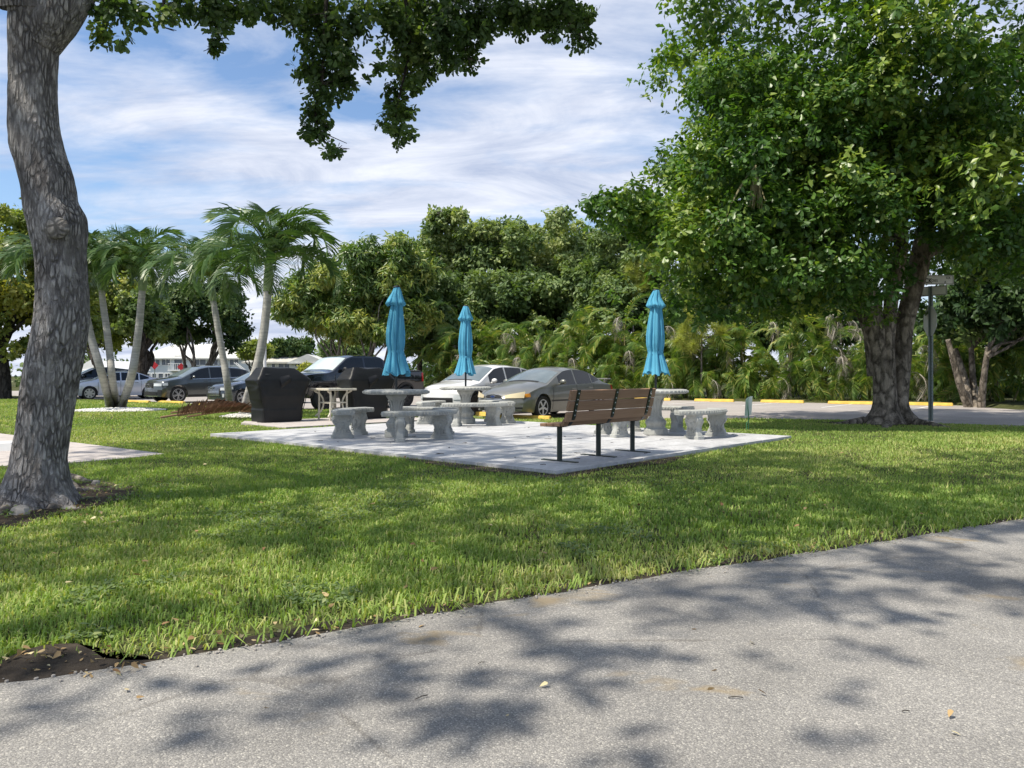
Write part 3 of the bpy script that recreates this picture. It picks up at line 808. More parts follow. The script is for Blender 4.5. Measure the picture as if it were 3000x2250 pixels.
# ------------------------------------------------------------------ palm tools
def frond_mesh(name, length, n, arch, leaflet, mat, seed, vee=.5, droop=.5, stalk=.18, width=.030, twist=0.0, curl=0.0, tint=(.42, .18), up0=.9):
    """one feather frond: rachis leaving the origin along +x, curving over; leaflets as folded strips"""
    rs = np.random.default_rng(seed); V, F, T = [], [], []
    ns = 16; ang = up0; p = np.zeros(3); pts = [p.copy()]; dirs = []
    for i in range(ns):
        d = np.array([math.cos(ang), curl * (i / ns) ** 2, math.sin(ang)]); d /= np.linalg.norm(d); dirs.append(d)
        p = p + d * length / ns; pts.append(p.copy()); ang -= arch / ns * (0.5 + 1.2 * i / ns)
    dirs.append(dirs[-1]); pts = np.array(pts); dirs = np.array(dirs)
    def quad(a, b, c, d, t):
        k = len(V); V.extend([a, b, c, d]); F.extend([(k, k + 1, k + 2), (k, k + 2, k + 3)]); T.extend([t] * 4)
    side = np.array([0, 1.0, 0])
    for i in range(ns):
        w0 = .022 * (1 - .8 * i / ns); w1 = .022 * (1 - .8 * (i + 1) / ns)
        upv = np.cross(dirs[i], side)
        quad(pts[i] - side * w0, pts[i] + side * w0, pts[i + 1] + side * w1, pts[i + 1] - side * w1, .8)
        quad(pts[i] - upv * w0, pts[i] + upv * w0, pts[i + 1] + upv * w1, pts[i + 1] - upv * w1, .8)
    for s in (-1, 1):
        for j in range(n):
            t = stalk + (1 - stalk) * (j + rs.uniform(-.3, .3)) / n
            t = min(max(t, stalk), .995); i = min(int(t * ns), ns - 1); fr = t * ns - i
            o = pts[i] * (1 - fr) + pts[i + 1] * fr; d = dirs[i]
            upv = np.cross(d, side); upv /= np.linalg.norm(upv)
            if upv[2] < 0: upv = -upv
            L = leaflet * (math.sin(math.pi * min(1, (t - stalk) / (1 - stalk) * .86 + .14)) ** .6) * rs.uniform(.85, 1.12)
            ld = side * s * (1.0) + d * (.55 + .6 * t) + upv * (vee + rs.normal(0, .12)); ld /= np.linalg.norm(ld)
            wv = np.cross(ld, side * s + upv * .3); wv /= np.linalg.norm(wv) + 1e-9
            wv = wv * .75 + d * .65; wv /= np.linalg.norm(wv)
            w = width * rs.uniform(.8, 1.2); dr = droop * rs.uniform(.6, 1.5)
            m = o + ld * L * .5 + np.array([0, 0, -dr * L * .10]); e = o + ld * L * .92 + np.array([0, 0, -dr * L * .5])
            tn = float(np.clip(rs.normal(*tint), 0, 1))
            quad(o - wv * w * .3, o + wv * w * .3, m + wv * w * .5, m - wv * w * .5, tn)
            k = len(V); V.extend([m - wv * w * .5, m + wv * w * .5, e]); F.append((k, k + 1, k + 2)); T.extend([tn] * 3)
    return mesh_np(name, np.array(V), np.array(F), mat, np.array(T))
FR_ADO = [frond_mesh('frond', 2.0, 46, 2.35 + .25 * k, .66, MAT['frond'], 40 + k, vee=.55, droop=.7, width=.040, curl=(-.3, .1, .35, 0)[k], up0=1.0) for k in range(4)]
FR_ARE = [frond_mesh('frond', 2.1, 26, 1.9 + .35 * k, .52, MAT['areca'], 60 + k, vee=.35, droop=.9, width=.068, curl=(.3, -.3, .1, -.1)[k], tint=(.35 + .1 * k, .2), up0=1.0) for k in range(4)]
FR_DEAD = [frond_mesh('frond', 1.7, 30, 2.9, .45, MAT['deadfrond'], 80 + k, vee=.0, droop=2.0, width=.035, up0=.6) for k in range(2)]
FR_FALL = [frond_mesh('fallen_frond', 2.0, 36, .25, .50, MAT['brownfrond'], 90 + k, vee=.75, droop=.3, width=.045, up0=.16, curl=(.1, -.2, .25)[k]) for k in range(3)]

def adonidia(label, pts, r, crown_n, seed, frond_scale=1.0, group='feather palms on the lawn', shaft=.75):
    """pts: world points up the trunk; the last is the crown base"""
    rr = random.Random(seed)
    base = Vector(pts[0]); t = thing('feather_palm', label, 'palm tree', base, 0, group)
    q = [Vector(p) - base for p in catmull(pts, 6)]
    m = len(q)
    mb = MB(); mb.tube(q, [r * .88 * (1.55 if i == 0 else (1.2 if i == 1 else 1.08 - .25 * i / m)) for i in range(m)], 12)
    mb.build('trunk', MAT['palmbark'], t, smooth=60)
    d = (q[-1] - q[-2]).normalized(); d = (d + Vector((0, 0, .6))).normalized(); s0 = q[-1] - d * .02
    cs = MB(); cs.tube([s0, s0 + d * shaft * .35, s0 + d * shaft * .8, s0 + d * shaft], [r * .86, r * 1.02, r * .8, r * .55], 10)
    cs.build('crownshaft', MAT['shaft'], t, smooth=60)
    top = s0 + d * shaft * .92
    for k in range(crown_n):
        o = bpy.data.objects.new('frond', FR_ADO[k % 4]); link(o, t)
        o.location = top + Vector((0, 0, rr.uniform(-.08, .05)))
        tilt = (k / crown_n); pitch = -.62 + 1.20 * (tilt ** 1.1) + rr.uniform(-.1, .1)   # young ones upright, old ones drooping
        az = k * 2.39996 + rr.uniform(-.2, .2)
        o.rotation_euler = Matrix.Rotation(az, 3, 'Z').to_4x4().to_3x3().to_euler() if False else (Matrix.Rotation(az, 3, 'Z') @ Matrix.Rotation(pitch, 3, 'Y') @ Matrix.Rotation(rr.uniform(-.3, .3), 3, 'X')).to_euler()
        o.scale = (frond_scale * rr.uniform(.88, 1.1),) * 3
    return t
def areca(label, base, h, n, seed, dead=0, group='areca palms in the hedge behind the parking lot', yellow=0):
    rr = random.Random(seed); t = thing('areca_palm', label, 'palm', base, 0, group)
    mb = MB(); tips = []
    for k in range(7):
        a = rr.uniform(0, 6.28); q = rr.uniform(.1, .75)
        b = Vector((math.cos(a) * q * .6, math.sin(a) * q * .6, -.05)); tip = Vector((b.x * 2.1, b.y * 2.1, h * rr.uniform(.18, .80)))
        mb.tube(catmull([b, b.lerp(tip, .5) + Vector((0, 0, .1)), tip], 3), [.045] * 6 + [.03], 6); tips.append(tip)
    mb.build('cane', MAT['cane'], t, smooth=60)
    for k in range(n):
        tip = tips[k % 7]; o = bpy.data.objects.new('frond', FR_ARE[rr.randrange(4)]); link(o, t)
        o.location = tip * rr.uniform(.65, 1.05)
        az = rr.uniform(0, 6.28) if k % 3 else rr.uniform(-2.6, -.5)
        pitch = rr.uniform(-.35, .95)
        o.rotation_euler = (Matrix.Rotation(az, 3, 'Z') @ Matrix.Rotation(pitch, 3, 'Y') @ Matrix.Rotation(rr.uniform(-.6, .6), 3, 'X')).to_euler()
        s = rr.uniform(.85, 1.35) * (h / 4.0) ** .5; o.scale = (s, s, s)
    for k in range(dead):
        o = bpy.data.objects.new('frond', FR_DEAD[k % 2]); link(o, t); tag(o, 'dry grey drooping frond')
        o.location = Vector((rr.uniform(-.8, .8), -.9 + rr.uniform(-.3, .2), h * rr.uniform(.35, .85)))
        o.rotation_euler = (Matrix.Rotation(rr.uniform(-2.4, -.7), 3, 'Z') @ Matrix.Rotation(rr.uniform(.0, .6), 3, 'Y')).to_euler()
        s = rr.uniform(.8, 1.2); o.scale = (s, s, s)
    return t
# ------------------------------------------------------------------ far buildings
def building(label, name, cx, y, w, depth, zb, ze, roof_h, rz, rows, roofmat, wallmat, hip=True, overhang=.5, gable=False, cat='building'):
    t = thing(name, label, cat, (cx, y, zb), rz)
    H = ze - zb
    MB().box((0, depth / 2, H / 2), (w, depth, H)).build('wall', wallmat, t)
    a, d = w / 2 + overhang, depth / 2 + overhang
    mb = MB(); cyy = depth / 2
    if gable:
        mb.add([(-a, cyy - d, H), (a, cyy - d, H), (a, cyy + d, H), (-a, cyy + d, H), (0, cyy - d, H + roof_h), (0, cyy + d, H + roof_h)], [(0, 1, 4), (1, 2, 5, 4), (2, 3, 5), (3, 0, 4, 5), (3, 2, 1, 0)])
        mb.box((0, cyy - d - .04, H - .08), (2 * a, .08, .16))
    else:
        i = d * .9
        mb.add([(-a, cyy - d, H), (a, cyy - d, H), (a, cyy + d, H), (-a, cyy + d, H), (-a + i, cyy, H + roof_h), (a - i, cyy, H + roof_h)], [(0, 1, 5, 4), (1, 2, 5), (2, 3, 4, 5), (3, 0, 4), (3, 2, 1, 0)])
        mb.box((0, cyy - d - .03, H - .12), (2 * a, .06, .24)); mb.box((0, cyy, H - .12), (2 * a - .1, 2 * d - .1, .2))
    mb.build('roof', roofmat, t)
    for (x0, x1, z0, z1, nm) in rows:                 # windows in wall coordinates, front wall at y = 0
        f = MB(); wv, hv = x1 - x0, z1 - z0; b = .09
        for (c, s) in (((x0 + b / 2, -.03, (z0 + z1) / 2), (b, .10, hv)), ((x1 - b / 2, -.03, (z0 + z1) / 2), (b, .10, hv)), (((x0 + x1) / 2, -.03, z0 + b / 2), (wv - 2 * b - .004, .10, b)), (((x0 + x1) / 2, -.03, z1 - b / 2), (wv - 2 * b - .004, .10, b))):
            f.box(c, s)
        for k in range(1, nm): f.box((x0 + wv * k / nm, -.025, (z0 + z1) / 2), (.07, .08, hv - 2 * b - .004))
        fo = f.build('window', MAT['white'], t)
        MB().box(((x0 + x1) / 2, -.005, (z0 + z1) / 2), (wv - 2 * b + .01, .03, hv - 2 * b + .01)).build('pane', MAT['farglass'], fo)
    return t
MAT['farglass'] = glass_mat('far_window_glass', (0.06, 0.075, 0.095), 0.12, 0.6)
MAT['condo'] = simple('condo_wall', (0.62, 0.66, 0.68), 0.8, var=0.05, vscale=.4)
MAT['wallwhite'] = simple('house_wall', (0.66, 0.67, 0.64), 0.8, var=0.05, vscale=.5)
MAT['roofwhite'] = simple('white_roof', (0.60, 0.60, 0.57), 0.8, var=0.12, vscale=.8)
MAT['rooftan'] = simple('pale_tile_roof', (0.50, 0.48, 0.43), 0.85, var=0.15, vscale=1.2)
def bx(px, Y): return (px - PCX) / FOC * Y
def bz(py, Y): return CAMH - (py - HOR) / FOC * Y
YB = 118.0
x0, x1 = bx(405, YB), bx(735, YB); zb = -1.4
rowz = lambda a, b: (bz(b, YB) - zb, bz(a, YB) - zb)
rows = []
cxm = (x0 + x1) / 2
for a, b, m in ((418, 440, 2), (443, 470, 2), (473, 500, 2), (566, 605, 2), (612, 640, 2), (642, 668, 3), (672, 700, 2)):
    rows.append((bx(a, YB) - cxm, bx(b, YB) - cxm, *rowz(1051, 1071), m))
for a, b, m in ((428, 441, 1), (445, 460, 1), (463, 480, 1), (483, 500, 2), (570, 600, 2), (640, 668, 3)):
    rows.append((bx(a, YB) - cxm, bx(b, YB) - cxm, *rowz(1093, 1110), m))
condo = building('long two storey white condo block with wide windows, behind the grey sport utility vehicle', 'condo_building', cxm, YB, x1 - x0, 9, zb, bz(1048, YB), 2.3, 0, rows, MAT['roofwhite'], MAT['condo'])
# recessed stair landing of the condo
st = MB(); sx = bx(522, YB) - cxm
st.box((sx, -.6, rowz(1080, 1085)[0]), (2.2, 1.2, .2))
for k in range(8): st.box((sx - 1.0 + k * .28, -1.15, rowz(1080, 1085)[0] + .55), (.05, .05, .9))
st.box((sx, -1.15, rowz(1080, 1085)[0] + 1.03), (2.2, .08, .08))
st.build('landing', MAT['white'], condo)
MB().box((sx, -.02, rowz(1052, 1082)[0] + 1.0), (1.1, .12, 2.2)).build('door', MAT['farglass'], condo)
Y2 = 105.0
cx2 = (bx(728, Y2) + bx(935, Y2)) / 2
rows2 = [(bx(a, Y2) - cx2, bx(b, Y2) - cx2, bz(1080, Y2) + 1.2, bz(1064, Y2) + 1.2, m) for a, b, m in ((738, 755, 1), (760, 775, 1), (795, 808, 1), (815, 850, 2), (870, 905, 2))]
b2 = building('low cream building with a flat pale roof behind the left black grill cover', 'low_building', cx2, Y2, bx(935, Y2) - bx(728, Y2), 9, -1.2, bz(1060, Y2), 1.2, 0, rows2, MAT['rooftan'], MAT['wallwhite'], overhang=.7)
sb = MB()
for k in range(9): sb.box((bx(700, Y2) - cx2 + k * .32, -.9, .5 + (9 - k) * .26), (.34, .9, .07))
sb.tube([(bx(700, Y2) - cx2 - .2, -1.3, 3.9), (bx(700, Y2) - cx2 + 2.9, -1.3, 1.4)], .06, 6); sb.tube([(bx(700, Y2) - cx2 - .2, -.5, 3.9), (bx(700, Y2) - cx2 + 2.9, -.5, 1.4)], .06, 6)
sb.build('stair', MAT['white'], b2)
Y3 = 92.0
cx3 = (bx(858, Y3) + bx(945, Y3)) / 2
building('white house with a low gable facing the lawn, behind the windscreen of the black pickup', 'gable_house', cx3, Y3, bx(945, Y3) - bx(858, Y3), 10, -1.0, bz(1062, Y3), 1.0, .12,
         [(bx(a, Y3) - cx3, bx(b, Y3) - cx3, bz(y1, Y3) + 1.0, bz(y0, Y3) + 1.0, m) for a, b, y0, y1, m in ((864, 879, 1063, 1076, 2), (888, 894, 1062, 1067, 1), (905, 920, 1064, 1078, 2))], MAT['roofwhite'], MAT['wallwhite'], gable=True)
b4 = MB(); cx4 = bx(985, Y3)
building('pale roofed house wing half hidden by the black pickup cab', 'roofed_house', cx4, Y3 + 6, bx(1090, Y3 + 6) - bx(905, Y3 + 6), 9, -1.0, bz(1056, Y3 + 6), 1.0, 0, [(-2.5, -1.2, 1.7, 2.6, 2), (0.2, 1.6, 1.7, 2.6, 2)], MAT['rooftan'], MAT['wallwhite'])
Y5 = 84.0
cx5 = bx(272, Y5)
building('small white gable building seen between the oak trunk and the palm trunks', 'white_gable_building', cx5, Y5, bx(308, Y5) - bx(232, Y5), 7, -1.0, bz(1092, Y5) + .3, 1.05, -.15, [(-.55, -.2, 1.0, 1.5, 1), (.1, .45, 1.0, 1.5, 1)], MAT['white'], MAT['white'], gable=True)

# ------------------------------------------------------------------ umbrellas, tables, curved benches
def fold_canopy(prof, seed, nf=8, amp=.20, nth=120, nz=44, hem=.018):
    """gathered cloth: radius profile (z, r) with deep irregular pleats that deepen towards the hem"""
    rr = random.Random(seed)
    ph = [rr.uniform(0, 6.28) for _ in range(4)]; off = [rr.uniform(-.35, .35) for _ in range(nf)]; dep = [rr.uniform(.6, 1.35) for _ in range(nf)]
    zs = [p[0] for p in prof]; rs_ = [p[1] for p in prof]
    def fn(u, v):
        th = 2 * math.pi * u; z = zs[0] + (zs[-1] - zs[0]) * v
        r = np.interp(z, zs, rs_) if zs[0] < zs[-1] else np.interp(-z, [-q for q in zs], rs_)
        k = int(th / (2 * math.pi) * nf) % nf
        w1 = nf * th * .5 + .55 * math.sin(3 * th + ph[0]) + .35 * math.sin(2.2 * v * 3 + ph[1])
        w2 = nf * th * .93 + ph[2] + .8 * math.sin(2 * th + 1.7 * v)
        a = 1.0 - 1.9 * (1 - abs(math.sin(w1))) ** 2.2 - .7 * (1 - abs(math.sin(w2))) ** 3 + .12 * math.sin(5 * th + ph[1] + 2.5 * v)
        e = 1 + amp * a * (.55 + .6 * v)
        sway = .012 * math.sin(v * 5 + ph[2])
        zz = z + (hem * math.cos(nf * th * .5 + ph[3]) + hem * .7 * math.sin(11 * th)) * (v ** 6)
        return (r * e * math.cos(th) + sway, r * e * math.sin(th), zz)
    return MB().grid(fn, nth, nz)
t_ = NT('blue_umbrella_cloth')
cc = t_.ramp(t_.noise(t_.vec(), 3.0, 5.0), [(0.3, (0.11, 0.40, 0.58)), (0.7, (0.14, 0.47, 0.67))])
t_.color(cc); t_.set(rough=0.85, spec=0.15)
wv_ = t_.noise(t_.vec((1, 1, .4)), 26.0, 4.0, .6); t_.bump(wv_, 0.25, 0.01)
tr_ = t_.new('ShaderNodeBsdfTranslucent'); t_.l.new(cc, tr_.inputs['Color'])
mx_ = t_.new('ShaderNodeMixShader'); mx_.inputs[0].default_value = .22
t_.l.new(t_.p.outputs[0], mx_.inputs[1]); t_.l.new(tr_.outputs[0], mx_.inputs[2]); t_.l.new(mx_.outputs[0], t_.out.inputs['Surface'])
MAT['cloth'] = t_.mat
TABLES = [(-1.96, 12.95), (-1.0, 16.5), (2.52, 13.4)]
def umbrella(x, y, seed, label, twist, s=1.0):
    t = thing('patio_umbrella', label, 'umbrella', (x, y, .8), twist, 'closed blue umbrellas standing in the concrete tables')
    MB().tube([(0, 0, -.62), (0, 0, 1.70)], .021, 10).build('pole', MAT['black'], t, smooth=50)
    fold_canopy([(1.52, .090), (1.40, .088), (1.20, .112), (.95, .132), (.78, .128), (.68, .110), (.635, .105), (.59, .115), (.48, .138), (.36, .164), (.27, .186)], seed, amp=.27, hem=.03).build('canopy', MAT['cloth'], t, smooth=180)
    fold_canopy([(1.735, .044), (1.70, .058), (1.60, .090), (1.50, .126), (1.45, .146), (1.42, .108)], seed + 5, amp=.2, nz=16, hem=.014).build('top_vent', MAT['cloth'], t, smooth=180)
    MB().lathe([(.05, 1.728), (.056, 1.732), (.05, 1.748), (.02, 1.757)], 16).build('finial', MAT['black'], t, smooth=40)
    tie = MB().grid(lambda u, v: ((.114 + .009 * math.cos(8 * 2 * math.pi * u) + .004 * math.sin(v * 3.1)) * math.cos(2 * math.pi * u), (.114 + .009 * math.cos(8 * 2 * math.pi * u)) * math.sin(2 * math.pi * u), .612 + .046 * v + .006 * math.sin(2 * math.pi * u + seed)), 40, 2)
    tie.build('tie_strap', MAT['cloth'], t, smooth=180)
    MB().add([(.128, -.02, .63), (.134, .03, .62), (.172, .05, .47), (.160, -.01, .46)], [(0, 1, 2, 3)]).build('strap_end', MAT['cloth'], t)
    return t
def table(x, y, label, rz):
    t = thing('concrete_table', label, 'table', (x, y, 0), rz, 'round concrete patio tables')
    R = .555
    top = MB().lathe([(.10, .722), (R - .05, .722), (R - .012, .732), (R, .752), (R - .004, .778), (R - .03, .796), (R - .10, .8), (.03, .8)], 56)
    for k in range(44):
        a = 2 * math.pi * k / 44
        top.ball((math.cos(a) * (R - .006), math.sin(a) * (R - .006), .757), .021, 7, 5, (.9, .9, 1.1))
    top.build('table_top', MAT['cast'], t, smooth=40)
    ped = MB().lathe([(.205, 0), (.212, .012), (.208, .105), (.175, .125), (.160, .150), (.172, .175), (.188, .215), (.182, .245), (.140, .285), (.105, .335), (.092, .42), (.096, .50), (.108, .56), (.130, .615), (.165, .66), (.185, .685), (.188, .722)], 8, ph=math.pi / 8)
    ped.build('pedestal', MAT['cast'], t, smooth=25, bevel=.006)
    fl = MB()
    for k in range(8):
        a = 2 * math.pi * k / 8
        fl.tube([(math.cos(a) * r, math.sin(a) * r, z) for r, z in ((.108, .33), (.094, .42), (.098, .50), (.112, .56), (.140, .62))], [.007, .011, .012, .013, .009], 6)
    fl.build('fluting', MAT['cast'], t, smooth=60)
    return t
def spiral(c, r0, r1, turns, start, sgn, n=16):
    return [(c[0] + sgn * (r0 + (r1 - r0) * k / n) * math.cos(start + turns * 2 * math.pi * k / n), c[1] + (r0 + (r1 - r0) * k / n) * math.sin(start + turns * 2 * math.pi * k / n)) for k in range(n + 1)]
def leg_mesh():
    """scrolled bench leg: x = radial (broad face), y = tangential thickness, z up"""
    mb = MB()
    prof = [(0, .165), (.055, .165), (.060, .142), (.095, .138), (.13, .122), (.17, .108), (.21, .106), (.25, .118), (.29, .140), (.33, .152), (.36, .148), (.385, .132), (.40, .140), (.415, .140)]
    th = lambda z: .070 if z < .056 else (.056 + .006 * math.cos(z * 16))
    vs = []; 
    for z, w in prof:
        d = th(z); c = .018
        vs += [(-w, -d + c, z), (-w + c, -d, z), (w - c, -d, z), (w, -d + c, z), (w, d - c, z), (w - c, d, z), (-w + c, d, z), (-w, d - c, z)]
    fs = []
    for i in range(len(prof) - 1):
        for k in range(8): fs.append((i * 8 + k, i * 8 + (k + 1) % 8, (i + 1) * 8 + (k + 1) % 8, (i + 1) * 8 + k))
    fs += [tuple(range(7, -1, -1)), tuple((len(prof) - 1) * 8 + k for k in range(8))]
    mb.add(vs, fs)
    for yf in (-1, 1):
        for s in (-1, 1):
            q = spiral((s * .088, .305), .052, .012, 1.25, -.6, s)
            mb.tube([(a, yf * .056, z) for a, z in q], [.013] * 8 + [.010] * 9, 5)
            q2 = spiral((s * .075, .125), .040, .010, 1.2, .8, s)
            mb.tube([(a, yf * .058, z) for a, z in q2], .011, 5)
            mb.tube([(s * .128, yf * .050, .275), (s * .098, yf * .055, .225), (s * .085, yf * .056, .185), (s * .100, yf * .055, .150)], .012, 5)
        mb.ball((0, yf * .050, .235), .042, 6, 5, (.8, .5, 1.3))
        for s in (-.5, 0, .5): mb.tube([(s * .03, yf * .054, .19), (s * .09, yf * .058, .12), (s * .10, yf * .058, .075)], .008, 4)
        mb.ball((0, yf * .050, .345), .03, 6, 4, (1.4, .5, .8))
    return mb.mesh('leg', MAT['cast'], 35)
LEG = leg_mesh()
def curved_bench(tx, ty, ang, label, r=.90, arc=84, sep=52, dr=(0, 0)):
    """seat is an arc of a ring round its table"""
    t = thing('curved_bench', label, 'bench', (tx + dr[0], ty + dr[1], 0), math.radians(ang), 'curved concrete benches around the tables')
    n = 26; ri, ro = r - .165, r + .165; a0 = math.radians(arc) / 2
    sec = [(ri + .03, .394), (ro - .03, .394), (ro - .006, .404), (ro, .432), (ro - .006, .462), (ro - .028, .474), (ri + .028, .474), (ri + .006, .462), (ri, .432), (ri + .006, .404)]
    mb = MB(); vs = []; m = len(sec)
    for i in range(n + 1):
        a = -a0 + 2 * a0 * i / n
        vs += [(q * math.cos(a), q * math.sin(a), z) for q, z in sec]
    fs = [(i * m + k, i * m + (k + 1) % m, (i + 1) * m + (k + 1) % m, (i + 1) * m + k) for i in range(n) for k in range(m)]
    fs += [tuple(range(m - 1, -1, -1)), tuple(n * m + k for k in range(m))]
    mb.add(vs, fs)
    for rad, cnt in ((ro, 26), (ri, 19)):
        for k in range(cnt):
            a = -a0 + 2 * a0 * (k + .5) / cnt; mb.ball((rad * math.cos(a), rad * math.sin(a), .434), .018, 6, 4, (.8, .8, 1.2))
    for s in (-1, 1):
        for k in range(6):
            q = ri + (ro - ri) * (k + .5) / 6; mb.ball((q * math.cos(s * a0), q * math.sin(s * a0), .434), .018, 6, 4, (.8, .8, 1.2))
    mb.build('seat', MAT['cast'], t, smooth=40)
    for s in (-1, 1):
        a = s * math.radians(sep) / 2
        o = link(bpy.data.objects.new('leg', LEG), t); o.location = (r * math.cos(a), r * math.sin(a), 0); o.rotation_euler = (0, 0, a); o.scale = (1.1, 1.1, .962)
    return t
(ax_, ay_), (bx_, by_), (cx__, cy__) = TABLES
table(ax_, ay_, 'round concrete table with a beaded rim, the left one, right of the black grill covers', .2)
table(bx_, by_, 'round concrete table farthest back, in front of the white car', .5)
table(cx__, cy__, 'round concrete table beyond the wooden bench, on the right side of the patio', .1)
umbrella(ax_, ay_, 3, 'closed blue umbrella in the left table, in front of the black pickup', .4)
umbrella(bx_, by_, 14, 'closed blue umbrella in the rear table, smallest in view, in front of the white car', 1.7)
umbrella(cx__, cy__, 29, 'closed blue umbrella rising behind the wooden bench against the palm hedge', 2.6)
curved_bench(ax_, ay_, 172, 'curved concrete bench standing apart in front of the right black grill cover')
curved_bench(ax_, ay_, -52, 'curved concrete bench nearest the lawn, in front of the left table')
curved_bench(ax_, ay_, 58, 'curved concrete bench behind the left table, between left and rear tables')
curved_bench(bx_, by_, -72, 'curved concrete bench on the near side of the rear table')
curved_bench(bx_, by_, 28, 'curved concrete bench beside the bumper of the tan sedan')
curved_bench(bx_, by_, 172, 'curved concrete bench left of the rear table, in front of the white car')
curved_bench(cx__, cy__, -44, 'curved concrete bench at the near right corner of the patio, beside the right table', r=.94, sep=46, dr=(.1, 0))
curved_bench(cx__, cy__, 80, 'curved concrete bench behind the right table, near the parking lot')
curved_bench(cx__, cy__, 192, 'curved concrete bench half hidden behind the wooden bench')

# ------------------------------------------------------------------ wooden bench
def wood_bench():
    org = Vector((.60, 9.26, 0)); rz = math.atan2(PU.y, PU.x)
    t = thing('park_bench', 'brown slatted park bench with dark green metal straps, its back to the lawn', 'bench', org, rz)
    tw = NT('brown_board'); g = tw.noise(tw.vec((1.2, 30, 30)), 2.0, 6.0, .6)
    c_ = tw.ramp(g, [(.25, (0.27, 0.155, 0.090)), (.75, (0.40, 0.245, 0.155))])
    c_ = tw.mix(1.0, c_, tw.ramp(tw.rand(), [(0, .85), (1, 1.12)]), 'MULTIPLY')
    tw.color(c_); tw.set(rough=.6, spec=.3); tw.bump(g, .2, .003)
    MAT['board'] = tw.mat
    L0, L1 = -.13, 1.74; Lc, LL = (L0 + L1) / 2, L1 - L0
    bm = MB().box((0, 0, 0), (LL, .098, .038)).mesh('board', MAT['board'])
    def board(name, v, z, tilt):
        o = link(bpy.data.objects.new(name, bm), t); o.location = (Lc, v, z); o.rotation_euler = (tilt, 0, 0)
        b = o.modifiers.new('bevel', 'BEVEL'); b.width = .006; b.segments = 2
    # local +y points to the patio (seat side), so the back leans to -y
    for k in range(3): board('seat_board', .185 - k * .106, .442 + .004 * k, math.radians(-2))
    board('bend_board', -.122, .484, math.radians(124))
    bw = MB().box((0, 0, 0), (LL, .120, .038)).mesh('board', MAT['board'])
    for k in range(3):
        o = link(bpy.data.objects.new('back_board', bw), t); q = .085 + k * .134
        o.location = (Lc, -.145 - q * math.sin(math.radians(14)), .47 + q * math.cos(math.radians(14)) - .005); o.rotation_euler = (math.radians(104), 0, 0)
        b = o.modifiers.new('bevel', 'BEVEL'); b.width = .006; b.segments = 2
    for u in (0.0, .805, 1.60):
        s = MB()
        path = [(.25, .418), (.10, .420), (-.05, .424), (-.11, .440), (-.165, .50)] + [(-.186 - q * math.sin(math.radians(14)), .535 + q * math.cos(math.radians(14))) for q in (0, .12, .24, .345)]
        for (a, b) in zip(path[:-1], path[1:]):
            d = Vector((0, b[0] - a[0], b[1] - a[1])); L = d.length; an = math.atan2(d.z, d.y)
            s.box((u, (a[0] + b[0]) / 2, (a[1] + b[1]) / 2), (.058, L + .004, .010), mat=Matrix.Rotation(an, 3, 'X'))
        st = s.build('strap', MAT['greenmetal'], t)
        bl = MB()
        for q in (.03, .09, .165, .225, .30):
            bl.ball((u, -.194 - q * math.sin(math.radians(14)), .537 + q * math.cos(math.radians(14))), .009, 6, 4)
        bl.build('bolt', MAT['alu'], st, smooth=60)
        MB().tube([(u, .03, .0), (u, .03, .43)], .033, 16).build('post', MAT['greenmetal'], t, smooth=50)
        MB().box((u, .03, .007), (.062, .54, .014)).build('foot_bar', MAT['greenmetal'], t, bevel=.003)
    MB().lathe([(.016, 0), (.016, .004), (.006, .005)], 12).build('badge', MAT['cream'], t).matrix_local = Matrix.Translation((1.60, -.262, .80)) @ Matrix.Rotation(math.radians(76), 4, 'X')
wood_bench()

